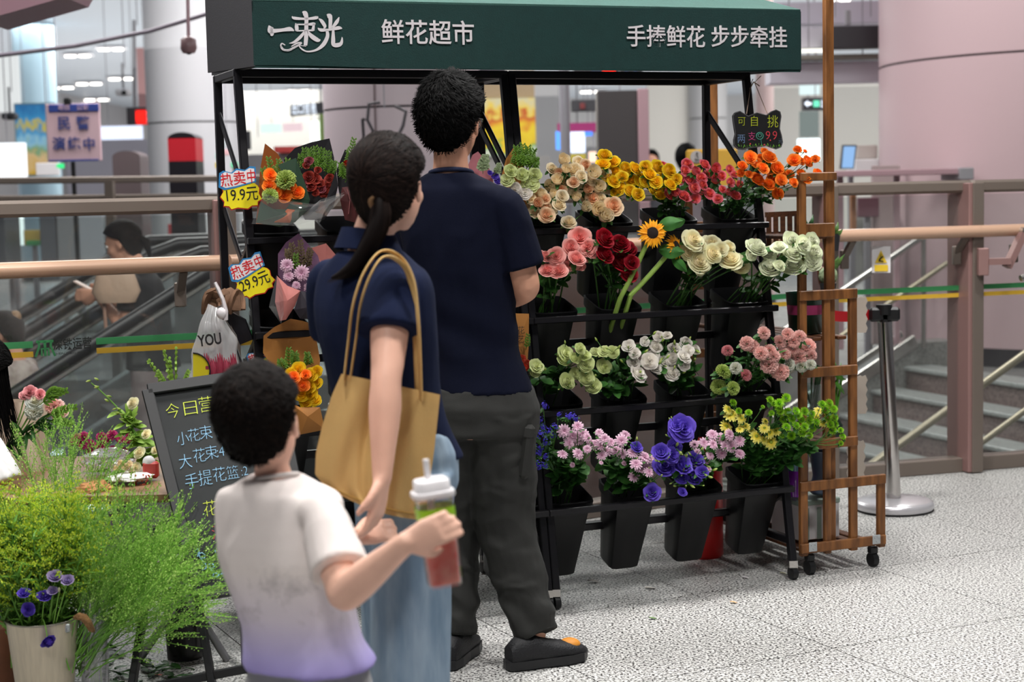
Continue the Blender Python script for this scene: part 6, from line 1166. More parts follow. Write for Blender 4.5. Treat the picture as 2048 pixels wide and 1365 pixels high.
ob('hair_tie',MB().tube([tie+V3(.020*math.cos(a),.006*math.cos(a+1),.016*math.sin(a)) for a in [k*PI/8 for k in range(17)]],.007,8,cap=False),mat('brown hair tie','#7a5a3c',.7),t,True)
# tote bag ---------------------------------------------------------------
M_tote=mat('tan tote canvas','#caa568',.8,noise_amt=.08,nscale=10,bump=.08,bscale=200)
bg=thing('tote_bag',at(752,1040,3.56),'tan tote bag hanging from the woman\'s shoulder','bag')
Ls=[(683,748),(664,790),(645,850),(632,905),(630,950),(652,975)]; Rs=[(880,790),(874,850),(868,905),(860,960),(854,1010),(850,1042)]
def lerp_list(L,t): i=min(int(t*(len(L)-1)),len(L)-2); f=t*(len(L)-1)-i; return [L[i][k]*(1-f)+L[i+1][k]*f for k in range(2)]
def bagp(u,v,side):
    a=lerp_list(Ls,v); b=lerp_list(Rs,v); x=a[0]*(1-u)+b[0]*u; y=a[1]*(1-u)+b[1]*u; y+=14*math.sin(PI*u)*v**2
    fd=.012*math.sin(u*21+v*2.5)*math.sin(PI*u)*(.4+.6*v)+.02*math.exp(-((u-.38-.06*v)/.05)**2)
    return at(x,y,3.575-.02*side-.03*side*math.sin(PI*u)*(.25+.75*v**.6)+fd*(1 if side>0 else .3))
mb=MB().grid(lambda u,v:bagp(u,v,1),48,24).grid(lambda u,v:bagp(1-u,v,-1),30,16)
mb.grid(lambda u,v:bagp(0,u,1).lerp(bagp(0,u,-1),v),16,3).grid(lambda u,v:bagp(1,u,1).lerp(bagp(1,u,-1),v),16,3).grid(lambda u,v:bagp(u,1,1).lerp(bagp(u,1,-1),v),30,3)
ob('bag_body',mb,M_tote,bg,True); ob('bottom_band',MB().tube([bagp(u/14,.93,1)+V3(0,-.002,0) for u in range(15)],.002,5),mat('tan stitching','#a8823f',.8),bg,True)
def strapm(pts,w_,m=M_tote):
    s_=spl([(at(*p),0) for p in pts],6); mb=MB(); mb.tube([p for p,_ in s_],w_,8,flat=.32); return mb
ob('shoulder_strap',strapm([(688,760,3.545),(697,680,3.54),(706,610,3.50),(728,545,3.485),(762,503,3.50),(800,515,3.52),(826,560,3.50),(836,640,3.49),(840,720,3.51),(842,800,3.54)],.0085),M_tote,bg,True)
ob('shoulder_strap',strapm([(700,762,3.56),(712,680,3.55),(722,605,3.495),(742,548,3.48),(768,514,3.49),(800,525,3.51),(820,560,3.53),(829,640,3.53),(833,720,3.55),(836,800,3.57)],.0085),M_tote,bg,True)
# ---------------------------------------------------------------- boy
t=thing('person',V3(-.42,3.12,0),'small boy in a white T-shirt fading to lilac at the hem, holding a drink','person')
J=dict(s=.66,hs=.90,head=at(520,840,3.12),hf=V3(.24,.97,-.10),hu=V3(-.16,0,1),neck=at(548,948,3.14),shL=at(492,1022,3.24),shR=at(650,1040,3.02),elL=at(560,1170,3.42),elR=at(690,1190,2.90),wrL=at(712,1075,3.46),wrR=at(812,1086,2.785),
 pelvis=at(618,1370,3.14),chest=at(568,1110,3.13),waist=at(600,1250,3.13),rv=V3(.90,-.42,0),fv=V3(.42,.90,0),w=1.12,hipw=.95,dp=1.25,hipL=at(575,1420,3.18),hipR=at(660,1420,3.08),knL=at(590,1620,3.2),knR=at(660,1620,3.06),anL=at(590,1800,3.22),anR=at(655,1800,3.1),
 hdR=V3(.90,.04,.34),pnR=V3(.10,1,-.05),tsR=-1,cuR=(.40,.46,.52,.58),thR=(.9,.3),hdL=V3(.75,.15,.15),pnL=V3(.1,.8,-.5),hsz=.70,cuL=(.6,.6,.6,.6),arm=1.28)
J['knL'].z=.30;J['knR'].z=.30;J['anL'].z=.06;J['anR'].z=.06
P,R,b=person(J,S_child,.0042,t,'boy',hairmat('soft black hair strands','#0e0a09','#1e1612'),8000)
m=mat('white tee fading lilac','#ddd6d2',.8,bump=.1,bscale=400); nt=m.node_tree; bs=nt.nodes['Principled BSDF']; g=nt.nodes.new('ShaderNodeNewGeometry'); sp=nt.nodes.new('ShaderNodeSeparateXYZ'); nt.links.new(g.outputs['Position'],sp.inputs[0])
mr=nt.nodes.new('ShaderNodeMapRange'); mr.inputs[1].default_value=at(600,1345,3.1).z; mr.inputs[2].default_value=at(600,1000,3.1).z; nt.links.new(sp.outputs[2],mr.inputs[0]); cr=nt.nodes.new('ShaderNodeValToRGB'); e=cr.color_ramp.elements; e[0].position=0; e[0].color=(*lin('#8f83c4'),1); e[1].position=.62; e[1].color=(*lin('#ded4d0'),1); x=e.new(.12); x.color=(*lin('#a99fd0'),1); x=e.new(.35); x.color=(*lin('#d0c6d2'),1); nt.links.new(mr.outputs[0],cr.inputs[0])
nz=nt.nodes.new('ShaderNodeTexNoise'); nz.inputs['Scale'].default_value=11; nz.inputs['Detail'].default_value=6; nz.inputs['Roughness'].default_value=.7; nt.links.new(g.outputs['Position'],nz.inputs['Vector']); rg=nt.nodes.new('ShaderNodeMapRange'); rg.inputs[1].default_value=.52; rg.inputs[2].default_value=.66; nt.links.new(nz.outputs['Fac'],rg.inputs[0])
bd=nt.nodes.new('ShaderNodeMapRange'); bd.interpolation_type='SMOOTHSTEP'; ab=nt.nodes.new('ShaderNodeMath'); ab.operation='SUBTRACT'; ab.inputs[1].default_value=at(600,1180,3.1).z; nt.links.new(sp.outputs[2],ab.inputs[0]); a2=nt.nodes.new('ShaderNodeMath'); a2.operation='ABSOLUTE'; nt.links.new(ab.outputs[0],a2.inputs[0]); bd.inputs[1].default_value=.09; bd.inputs[2].default_value=.02; nt.links.new(a2.outputs[0],bd.inputs[0])
mu=nt.nodes.new('ShaderNodeMath'); mu.operation='MULTIPLY'; nt.links.new(rg.outputs[0],mu.inputs[0]); nt.links.new(bd.outputs[0],mu.inputs[1]); m8=nt.nodes.new('ShaderNodeMath'); m8.operation='MULTIPLY'; m8.inputs[1].default_value=.55; nt.links.new(mu.outputs[0],m8.inputs[0]); mx=nt.nodes.new('ShaderNodeMix'); mx.data_type='RGBA'; nt.links.new(m8.outputs[0],mx.inputs['Factor']); nt.links.new(cr.outputs[0],mx.inputs['A']); mx.inputs['B'].default_value=(*lin('#8a8486'),1); nt.links.new(mx.outputs['Result'],bs.inputs['Base Color'])
J2=dict(J); J2['pelvis']=at(614,1330,3.13)
shirt(J2,t,m,.005,at(619,1328,3.13),g=.012,sl=.70,slr=.074,name='t_shirt',disp=folds(.005,10,3,(1,1,.7)),flare=.004)
nk=J['neck']; ob('collar_rib',MB().tube([nk+V3(.046*math.cos(a),.046*math.sin(a),-.008+.006*math.cos(a)-.01*math.sin(a)) for a in [k*PI/12 for k in range(25)]],.005,8,cap=False),mat('white rib','#ded6d2',.8),t,True)
pants(J,t,mat('grey sweat shorts','#9a9a9c',.85),.006,(.125,.12,.115,.11),name='shorts',frac=.15)
for q in 'LR': shoe(t,J['an'+q],V3(.4,.9,0),.62,mat('blue sneaker','#5a6a8a',.6),mat('white sole'))
# cup --------------------------------------------------------------------
cp=thing('drink_cup',at(888,1170,2.86),'clear cup of pink drink with white lid and green label, held by the boy','cup')
c0_=at(889,1170,2.855); c1_=at(866,995,2.855); ax=(c1_-c0_); H_=ax.length; ax.normalize(); xx=(V3(1,.25,0)-ax*ax.dot(V3(1,.25,0))).normalized(); yy=ax.cross(xx); CM=Matrix((xx,yy,ax)).transposed().to_4x4(); CM.translation=c0_
def cl_(prof,m_,nm,sq=4.5,cap=True): return ob(nm,MB().lathe(prof,32,CM,cap=cap,sq=sq),m_,cp,True)
cl_([(.0,.0),(.027,.0),(.0285,.003),(.032,H_),(.031,H_),(.0275,.005),(0,.004)],glassmat('cup plastic',(.98,.96,.96),.08,.06,.04),'cup_body',cap=False)
md=mat('pink iced drink','#e2412c',.3,noise_amt=.0,col2='#ee8a74',nscale=25); cl_([(0,.006),(.0268,.006),(.0298,H_*.62),(.0,H_*.62)],md,'drink')
cl_([(.0325,H_*.77),(.0332,H_*.90)],mat('lime label','#9ad32a',.5),'label_band',cap=False)
ob('label_side',MB().grid(lambda u,v:CM@V3(.0290+.0022*v+.0013,-.016+.036*u,.03+H_*.55*v),4,6),mat('cream label','#cfd0b4',.6),cp); ob('label_foot',MB().grid(lambda u,v:CM@V3(.0302+.0006*v,-.016+.036*u,.012+.018*v),4,2),mat('lime label'),cp)
ml_=mat('white cup lid','#e4e0e2',.35); cl_([(.0,H_+.002),(.036,H_+.002),(.0375,H_+.006),(.036,H_+.012),(.031,H_+.013),(.030,H_+.030),(.027,H_+.033),(.0,H_+.033)],ml_,'lid'); 
ob('straw',MB().tube([CM@V3(-.006,0,.02),CM@V3(-.004,0,H_+.068)],.0055,12),ml_,cp,True)
# ---------------------------------------------------------------- background people
def bgperson(c,Hh,fd,hairc,topm,botm,label,phone=False,lean=.0,arms=None,vox=.011,bun=None,nh=1200,style='woman',skirt=False,sit=False):
    s=Hh/1.68; f=Vector(fd).normalized(); r=V3(f.y,-f.x,0); c=Vector(c); t=thing('person',c,label,'person'); Z=V3(0,0,1)
    pv=c+Z*.88*s; nk=c+Z*1.40*s+f*lean*.5; hd=c+Z*1.55*s+f*(lean+.03)
    J=dict(s=s,head=hd,hf=f+Z*(-.35 if lean else -.05),hu=Z+f*(.35 if lean else 0),neck=nk,rv=r,fv=f,pelvis=pv,w=.95)
    for q,sg in (('L',-1),('R',1)):
        J['sh'+q]=nk-Z*.055*s+r*sg*.165*s; J['el'+q]=J['sh'+q]-Z*.27*s+f*.03; J['wr'+q]=J['el'+q]-Z*.23*s+f*.06
        if phone: J['wr'+q]=J['el'+q]+f*.19*s+Z*.19-r*sg*.09
        J['hip'+q]=pv-Z*.05+r*sg*.085*s; J['kn'+q]=c+Z*.47*s+r*sg*.09*s+f*.02; J['an'+q]=c+Z*.08*s+r*sg*.09*s; J['hd'+q]=f if phone else -Z; J['pn'+q]=-r*sg
    if arms: J.update(arms)
    P,R,b=person(J,S_adult,vox,t,style,hairc,nh)
    shirt(J,t,topm,vox,pv-Z*.03,g=.016,sl=.6,name='top'); pants(J,t,botm,vox,(.10,.085,.085,.085) if not skirt else (.11,.12,.13,.14),name='trousers')
    for q in 'LR': shoe(t,J['an'+q],f,.9,mat('black shoe mesh'),mat('black shoe sole')).location.z=c.z
    if bun: ob('hair_bun',MB().ball(P(0,-.095,.06),(.035*s,.035*s,.04*s),12,8),mat('bun '+bun,bun,.6,bump=.5,bscale=60),t,True)
    return t,J,P
hb=hairmat('dark brown hair strands','','')
t,J,P=bgperson(V3(at(298,500,9.0).x,9.0,-.36),1.66,V3(-1,.1,0),hb,mat('black blouse','#0d0c11',.8),mat('dusty pink trousers','#a08a8a',.8),'woman in a black top looking down at her phone on the escalator',phone=True,lean=.12)
ph=J['wrL'].lerp(J['wrR'],.5)+V3(-.08,0,.03); ob('phone',MB().bbox(ph+V3(-.02,0,.02),(.10,.075,.008),.003,Matrix.Rotation(.5,3,'Y')),mat('phone case','#c9b0a4',.4),label='phone in the hands of the woman on the escalator',cat='phone')
ob('ponytail',MB().tube([P(0,-.09,.01),P(0,-.13,-.05),P(0,-.12,-.14)],[.02,.026,.006],10),hb,t,True); ob('striped_collar',MB().tube([J['neck']+V3(.06*math.cos(a),.06*math.sin(a),.0) for a in [k*PI/8 for k in range(17)]],.012,8,cap=False),mat('grey stripe collar','#8a8a96',.7),t,True)
hb2=thing('handbag',at(232,640,8.8),'cream quilted handbag on the forearm of the woman with the phone','bag'); c=at(232,572,8.8); ob('bag_body',MB().loft([(c-V3(0,0,.09),V3(.10,0,0),V3(0,.04,0)),(c-V3(0,0,.03),V3(.13,0,0),V3(0,.055,0)),(c+V3(0,0,.07),V3(.10,0,0),V3(0,.035,0))],20,3),mat('cream leather','#b89c86',.5,bump=.3,bscale=25),hb2,True); ob('bag_handle',MB().tube([c+V3(-.07,0,.05),c+V3(-.04,0,.13),c+V3(.05,0,.13),c+V3(.08,0,.05)],.009,8),mat('cream leather'),hb2,True); ob('bag_strap',MB().tube([c+V3(-.07,0,.0),c+V3(-.065,0,-.2),c+V3(-.06,0,-.3)],.01,8),mat('pinkish strap','#9c7868',.6),hb2,True)
bgperson(V3(at(42,700,8.95).x,8.95,-.78),1.60,V3(-1,.15,0),hb,mat('cream patterned blouse','#b3a7a0',.8,col2='#8a7a76',nscale=18),mat('grey skirt','#6c6668',.8),'woman in a patterned blouse with a clawed-up bun lower on the escalator',lean=.06,bun='#8a6a4a')
bgperson(V3(at(1372,300,15).x,15,0),1.80,V3(.2,1,0),hairmat('black hair strands','',''),mat('mauve grey shirt','#8a7f86',.8),mat('dark slacks','#2c2c30',.8),'person with dark hair in a mauve shirt standing behind the yellow board',style='man',vox=.02,nh=300)
bgperson(V3(at(1303,312,23).x,23,0),1.94,V3(-.2,-1,0),hairmat('black hair strands','',''),mat('dark jacket','#35333a',.8),mat('dark slacks'),'distant dark-haired person beside the charcoal totem',style='man',vox=.03,nh=100)
# florist at the left edge (seated)
c=V3(at(-70,700,4.95).x,4.95,0); t=thing('person',c,'long-haired florist in white T-shirt seated at the left edge','person')
f=V3(.93,.1,0).normalized(); r=V3(f.y,-f.x,0); Z=V3(0,0,1)
J=dict(s=.95,head=at(-42,748,4.93),hf=V3(.45,.7,-.4),hu=V3(.2,0.1,1),neck=at(-62,840,4.95),rv=r,fv=f,pelvis=at(-130,1120,4.97),chest=at(-80,930,4.95),waist=at(-112,1040,4.96),w=.92,shR=at(-34,895,4.83),shL=at(-80,868,5.12),elR=at(12,1010,4.80),elL=at(-30,985,5.16),wrR=at(70,985,4.92),wrL=at(50,960,5.1),hdR=V3(.9,.3,0),hdL=V3(.9,-.1,0),pnR=V3(0,0,-1),pnL=V3(0,0,-1))
for q,sg in (('L',-1),('R',1)): J['hip'+q]=J['pelvis']-Z*.03+r*sg*.085+f*.02; J['kn'+q]=J['pelvis']+f*.38+r*sg*.12-Z*.0; J['an'+q]=V3(*(J['pelvis']+f*.20+r*sg*.12))
J['anL'].z=J['anR'].z=.08
P,R,b=person(J,S_adult,.008,t,'woman',hairmat('black hair strands','',''),5000); shirt(J,t,mat('white cotton','#dcdadd',.8),.008,J['pelvis']-Z*.02,g=.016,sl=.66,slr=.07,name='t_shirt',disp=folds(.005,8,4)); pants(J,t,mat('dark denim','#2c3348',.8),.009,(.10,.085,.075,.07),name='trousers')
for q in 'LR': shoe(t,J['an'+q],f,.9,mat('white sneaker','#d8d6d4',.6),mat('white sole','#c9c6c0',.5))
mb=MB(); rr=random.Random(6)
for k in range(500):
    a=rr.uniform(-2.2,1.0); z0=rr.uniform(-.02,.06); p0=P(.075*math.cos(a),.085*math.sin(a)-.015,z0); L=rr.uniform(.16,.22); pts=[p0+V3(math.cos(a)*.012*q+.018*q*q,rr.uniform(-.008,.008)*q,-L*q) for q in (0,.25,.5,.75,1)]; vs=[]
    for i,p in enumerate(pts): w2=.0016*(1-i*.2); vs+= [p-V3(w2,0,0),p+V3(w2,0,0)]
    mb.add(vs,[(2*i,2*i+1,2*i+3,2*i+2) for i in range(4)],k=[rr.random()**2]*10)
ob('long_hair',mb,hairmat('black hair strands','',''),t,True,kind='stuff'); st=thing('stool',V3(c.x-.12,4.97,0),'low round stool under the florist','stool'); zs=J['pelvis'].z-.13
ob('seat',MB().lathe([(.15,zs-.03),(.16,zs-.02),(.16,zs)],24,Matrix.Translation(V3(J['pelvis'].x,4.97,0))),mat('stool grey','#5a5a5e',.5),st,True)
for a in (0.8,2.4,3.9,5.5): ob('leg',MB().tube([V3(J['pelvis'].x+.1*math.cos(a),4.97+.1*math.sin(a),zs-.02),V3(J['pelvis'].x+.14*math.cos(a),4.97+.14*math.sin(a),0)],.012,8),mat('stool grey'),st,True)
# ================================================================ bouquets in the left half of the stand
def sheet(t,pts,v,m,name='paper_sheet',bul=.02,label=None,vo=None,n=8):
    """paper sheet from an outline: a fan grid bulging towards the viewer"""
    P=[onv(x,y,v if not vo else v+vo[i%len(vo)]) for i,(x,y) in enumerate(pts)]; c=sum(P,Vector())/len(P)+SV*bul; L=len(P); mb=MB()
    for i in range(L):
        a,b=P[i],P[(i+1)%L]
        def f(u,w_,a=a,b=b): e=a.lerp(b,w_); q=c.lerp(e,u); return q+SV*(bul*(1-u*u)-bul*(1-u))*.6
        mb.grid(f,4,2)
    return ob(name,mb,m,t,True,label=label)
def px1(px,py,v): return onv(px,py,v)
def fern(t,base,tip,v,n=9,l=.024,m=None,vt=0,w_=.0024,name='fern_frond'):
    a=onv(*base,v); b=onv(*tip,v+vt); mb=MB(); pts=bez(a,a.lerp(b,.5)+SV*.01+V3(rng.uniform(-.01,.01),0,0),b,n); mb.tube(pts,.0012,4,k=[.4]*n)
    for i in range(1,n):
        for s in (-1,1):
            d=((pts[i]-pts[i-1]).normalized()+SU*s*.9+SV*rng.uniform(-.3,.5)).normalized(); q=l*(1-.6*i/n)*rng.uniform(.8,1.2); leafb(mb,pts[i],d,q,w_,(0,-1,.3))
            for h in (.4,.7): 
                for s2 in (-1,1): leafb(mb,pts[i]+d*q*h,(d+Vector((0,0,s2*.9))).normalized(),q*.4,w_*.7,(0,-1,.3))
    return ob(name,mb,m or M_fern,t,True)
M_fern=fmat('fern green','#3a5a18','#5c8426','#7fa83a',.5); M_bfern=fmat('brown fern','#3a3020','#5a4a30','#6a5a3a',.6)
def bloomat(t,x,y,r,v,tp_,m,name='bloom',face=(.15,-.9,.35)): P=onv(x,y,v); return inst(name,fmesh(tp_,m),facemx(P,Vector(face)+V3(rng.uniform(-.25,.25),0,rng.uniform(-.2,.2)),r*P.y/FPX),t)
M_film=glassmat('bouquet film',(.95,.95,.96),.35,.1,.05)
def kp(n,c,c2=None): return mat(n,c,.7,col2=c2,nscale=6,bump=.06,bscale=50)
def bouq(x,y,v,l): return thing('bouquet',onv(x,y,v),l,'bouquet')
# A
t=bouq(560,448,-.1,'bouquet of orange roses and green carnations wrapped in rust brown and dark green paper')
sheet(t,[(512,448),(516,400),(520,340),(530,287),(556,308),(578,345),(590,400),(570,450)],-.16,kp('rust brown paper','#8f4a14'),bul=-.01,label='rust brown paper sheet')
sheet(t,[(556,330),(592,316),(612,372),(620,400),(612,425),(575,442),(552,446),(585,425),(588,385)],-.08,kp('dark green paper','#1f3a26'),bul=.01,label='dark green paper sheet')
sheet(t,[(512,446),(522,404),(545,418),(590,420),(615,420),(590,445),(560,454)],-.07,kp('dark green paper','#1f3a26'),bul=.02); sheet(t,[(548,445),(575,418),(590,420),(580,446)],-.06,kp('rust orange paper','#a8501e'),bul=.01)
for x,y,r in ((541,350,12.5),(538,369,13),(569,391,13),(595,384,14),(552,384,11),(583,372,10)): bloomat(t,x,y,r,-.07,'srose',Mor)
Mlc=fmat('lime carnation petals','',''); 
for x,y,r in ((571,361,22),(540,392,17)): bloomat(t,x,y,r,-.065,'carn',Mlc)
for b_,e_ in (((550,372),(538,318)),((560,365),(557,322)),((570,365),(576,322)),((580,370),(590,330)),((550,380),(526,340)),((600,380),(606,352))): fern(t,b_,e_,-.11)
sheet(t,[(503,448),(528,386),(560,400),(640,410),(690,388),(655,432),(590,452)],-.05,M_film,name='clear_film',bul=.03)
# B
M_blkp=kp('black paper','#17151a'); t=bouq(640,440,-.12,'bouquet of dark red roses with fern wrapped in black paper'); sheet(t,[(567,320),(590,296),(625,284),(659,277),(668,315),(671,345),(660,380),(640,420),(600,425),(590,380)],-.17,M_blkp,bul=-.01)
sheet(t,[(640,420),(662,385),(672,340),(676,372),(668,410),(648,440),(610,440),(600,420)],-.08,M_blkp,bul=.02)
Mdr=fmat('dark red bouquet petals','#4a0e10','#8a2a24','#b0463a'); Mdp=fmat('dusky pink petals','#5a1a24','#8e3a44','#b0606a')
for x,y,r in ((630,356,12),(659,356,9),(649,384,11),(618,321,9),(613,330,7),(640,366,9),(617,354,13),(631,386,7),(643,377,9),(622,372,11),(606,366,10),(636,340,7),(655,372,8)): bloomat(t,x,y,r,-.09,'srose',rng.choice((Mdr,Mdp,Mdr)))
for b_,e_ in (((620,345),(609,300)),((635,345),(631,296)),((650,350),(656,305)),((640,345),(645,300)),((655,355),(668,325)),((612,340),(602,312)),((628,340),(620,300))): fern(t,b_,e_,-.12)
sheet(t,[(600,436),(640,400),(690,384),(660,418),(640,446)],-.05,M_film,name='clear_film',bul=.02)
# C
t=bouq(700,448,-.12,'bouquet in black paper with a red tulip-like bloom, mostly hidden behind the woman\'s head'); sheet(t,[(673,340),(690,299),(706,310),(730,340),(728,400),(700,440),(684,420),(676,372)],-.15,M_blkp,bul=-.01); sheet(t,[(690,440),(680,400),(684,375),(720,370),(724,410),(712,446)],-.08,kp('maroon paper','#4a1a1c'),bul=.02)
bloomat(t,693,330,9,-.09,'srose_b',fmat('red yellow petals','#d8b02a','#d8402a','#c8301e')); fern(t,(694,345),(708,281),-.1,12); fern(t,(685,360),(682,330),-.09); fern(t,(690,365),(700,325),-.09)
ob('ribbon',MB().tube([px1(694,378,-.05),px1(700,400,-.05),px1(697,428,-.05)],.006,6,flat=.2).tube([px1(700,378,-.05),px1(708,398,-.05),px1(711,420,-.05)],.006,6,flat=.2),kp('pink ribbon','#a86a6a'),t,True)
# D
t=bouq(575,640,-.05,'bouquet of lilac chrysanthemums wrapped in dusty purple and pink paper'); M_pu=kp('dusty purple paper','#6a4a66'); M_pi=kp('salmon pink paper','#b8706a')
sheet(t,[(556,550),(556,508),(572,485),(597,467),(616,488),(636,512),(650,560),(640,620),(590,600)],-.12,M_pu,bul=-.01,label='dusty purple paper sheet'); sheet(t,[(620,497),(652,487),(680,520),(670,600),(645,560)],-.13,M_pi,bul=-.01)
sheet(t,[(554,552),(575,572),(601,582),(590,612),(572,640),(560,642),(550,605)],-.03,M_pi,bul=.02,label='salmon pink paper sheet'); sheet(t,[(601,582),(640,590),(640,640),(600,638),(588,620)],-.03,kp('dark printed paper','#26202a'),bul=.02)
for x,y,r in ((574,531,14),(603,546,16),(577,552,11),(593,571,9),(620,575,12)): bloomat(t,x,y,r,-.04,'mum',Mmu)
for b_,e_ in (((590,540),(584,490)),((600,535),(600,485)),((610,540),(620,500)),((585,530),(575,502))): fern(t,b_,e_,-.08,m=M_bfern,w_=.003)
fern(t,(592,545),(592,512),-.06,6,.02)
sheet(t,[(538,614),(553,550),(575,600),(562,648)],-.02,M_film,name='clear_film',bul=.01)
# E
t=bouq(600,845,-.02,'bouquet of yellow and orange roses wrapped in kraft paper beside the boy\'s head'); sheet(t,[(526,706),(527,672),(548,655),(581,638),(605,642),(628,650),(640,720),(636,800),(560,760)],-.10,kp('kraft bouquet paper','#a87034'),bul=-.015)
Myw=fmat('yellow petals','','')
for x,y,r in ((597,740,15),(583,748,13),(620,750,14),(617,772,14),(601,787,16),(620,790,14),(593,782,11),(632,765,12),(630,800,13),(612,806,13),(604,762,11),(588,768,11),(634,742,11)): bloomat(t,x,y,r,-.02,'srose',Myw)
for x,y,r in ((588,754,12),(611,749,10),(606,771,12.5)): bloomat(t,x,y,r,.005,'srose',Mor)
for b_,e_ in (((580,745),(578,700)),((570,745),(560,722)),((590,735),(590,708)),((610,735),(615,708))): fern(t,b_,e_,-.05,8,.025)
sheet(t,[(570,800),(600,815),(640,815),(650,860),(600,870)],-.01,kp('kraft bouquet paper','#a87034'),bul=.02)
# F, G, H
t=bouq(975,440,-.16,'bouquet in rose pink paper peeking out right of the man\'s neck'); sheet(t,[(930,345),(945,310),(956,303),(969,319),(986,352),(990,420),(940,430)],-.2,kp('rose pink paper','#a86870'),bul=-.01); fern(t,(966,348),(970,316),-.15,6,.03,fmat('sage leaves','#5a6a4a','#7a8a64','#9aa884'),w_=.009); fern(t,(985,352),(998,330),-.15,5,.02,fmat('sage leaves','',''),w_=.006)
for x,y,r in ((990,352,7),(980,346,5),(996,362,7)): bloomat(t,x,y,r,-.15,'cup',fmat('violet petals','',''))
t=bouq(1040,450,-.14,'bouquet of pale green eustoma in kraft paper right of the man\'s shoulder'); sheet(t,[(1004,348),(1012,318),(1028,294),(1040,310),(1050,340),(1080,380),(1060,430),(1010,400)],-.19,kp('kraft bouquet paper',''),bul=-.01)
for x,y,r in ((1021,341,12.5),(1044,349,13),(1069,349,13),(1014,360,11.5),(1064,368,14),(1030,377,11.5),(1050,385,12),(1052,366,9)): bloomat(t,x,y,r,-.13,rng.choice(('eustoma','rose')),Mge if y<372 else Mwe)
for x,y in ((1035,336),(1056,345),(1025,355),(1045,374),(1050,364),(1030,363),(1060,358)): bloomat(t,x,y,4,-.115,'bud',M_gb,name='bud')
for b_,e_ in (((1035,338),(1032,296)),((1045,338),(1046,292)),((1052,340),(1068,302)),((1040,338),(1038,300)),((1055,345),(1072,318)),((1045,338),(1056,296))): fern(t,b_,e_,-.16,10,.03)
t=bouq(1040,740,-.06,'tall kraft paper sleeve with dark lettering and red flowers beside the man\'s back'); sheet(t,[(1000,632),(1022,627),(1058,628),(1057,700),(1054,735),(1040,742),(1000,740)],-.1,kp('kraft bouquet paper',''),bul=.01)
for s_,y in (('花',661),('艺',679)): text('lettering',s_,.028,frame(onv(1037,y,-.10)+SV*.022,SU,(0,0,1)),mat('dark brown print','#4a3420',.7),t,extrude=.0003)
for x,y,r in ((1044,718,9),(1050,735,9),(1046,752,8),(1054,726,7)): bloomat(t,x,y,r,-.06,'carn',fmat('red orange petals','#a82a1c','#d84a36','#e8705a'))
fern(t,(1052,700),(1056,672),-.07,6,.02)
# ================================================================ cut greens, metal bucket and florist's flowers at the left
def plume_mb(seed=1):
    r_=random.Random(seed); st_=MB(); fl_=MB(); n=14; path=[Vector((.05*math.sin(i*.25+seed),.05*math.sin(i*.2+seed*2),i/(n-1))) for i in range(n)]; st_.tube(path,[.006*(1-.6*i/n) for i in range(n)],4,k=[.4]*n)
    for i in range(3,n-3):
        for q in range(3): leafb(st_,path[i],Vector((r_.uniform(-1,1),r_.uniform(-1,1),.8)),.12,.008)
    for i in range(7,n):
        for q in range(4):
            a=r_.random()*6.28; d=Vector((math.cos(a),math.sin(a),.9)).normalized(); L=.20*(1-(i-7)/(n-6)*.75)*r_.uniform(.7,1.2)
            e=[path[i]+d*L*u+Vector((math.cos(a),math.sin(a),0))*.04*u*u for u in (0,.5,1)]; st_.tube(e,.0018,3,cap=False,k=[.7]*3)
            for k in range(13):
                u=.2+.8*k/12; p=path[i]+d*L*u+Vector((math.cos(a),math.sin(a),0))*.04*u*u+Vector((r_.gauss(0,.007),r_.gauss(0,.007),r_.gauss(0,.009)+.004)); s=r_.uniform(.004,.0075)
                fl_.add([p+Vector((s,0,-s*.6)),p+Vector((-s*.5,s*.8,-s*.6)),p+Vector((-s*.5,-s*.8,-s*.6)),p+Vector((0,0,s*1.3))],[(0,1,3),(1,2,3),(2,0,3)],k=[r_.random()]*4)
    return st_,fl_
def pepper_mb(seed=1):
    r_=random.Random(seed); st_=MB(); fl_=MB(); n=12; path=[Vector((.06*math.sin(i*.3+seed),.06*math.sin(i*.22+seed*2),i/(n-1))) for i in range(n)]; st_.tube(path,[.0045*(1-.6*i/n) for i in range(n)],4,k=[.5]*n)
    for i in range(4,n):
        for q in range(2 if i<n-1 else 4):
            a=r_.random()*6.28; L=r_.uniform(.18,.34)*(1 if i<9 else .7); d=Vector((math.cos(a)*.55,math.sin(a)*.55,1)).normalized(); e=[path[i]+d*L*u+Vector((0,0,.02*u*u)) for u in (0,.35,.7,1)]; st_.tube(e,.0016,3,cap=False,k=[.8]*4)
            for k in range(18):
                u=.15+.85*k/17; p=path[i]+d*L*u; o=Vector((r_.gauss(0,1),r_.gauss(0,1),r_.gauss(0,.6))).normalized()*.013; s=.0062; c=p+o; x=o.normalized().cross(Vector((0,0,1))).normalized()*s; y=Vector((0,0,s))
                fl_.add([c-x,c-y,c+x,c+y],[(0,1,2,3)],k=[r_.random()]*4); st_.add([p,p+Vector((.0008,0,0)),c],[(0,1,2)],k=[.8]*3)
    return st_,fl_
M_sol=fmat('solidago florets','#96b41e','#bcd232','#dfe45a',.6,.15); M_ps=fmat('pepper grass pods','#74a840','#9acb58','#c8e484',.6,.15); M_gst=fmat('cut green stems','#4a7028','#64943a','#86b44a',.5,trl=0)
PL=[(a.mesh('stem',M_gst),b.mesh('plume',M_sol)) for a,b in (plume_mb(1),plume_mb(2),plume_mb(3))]; PP=[(a.mesh('stem',M_gst),b.mesh('pods',M_ps)) for a,b in (pepper_mb(1),pepper_mb(2),pepper_mb(3))]
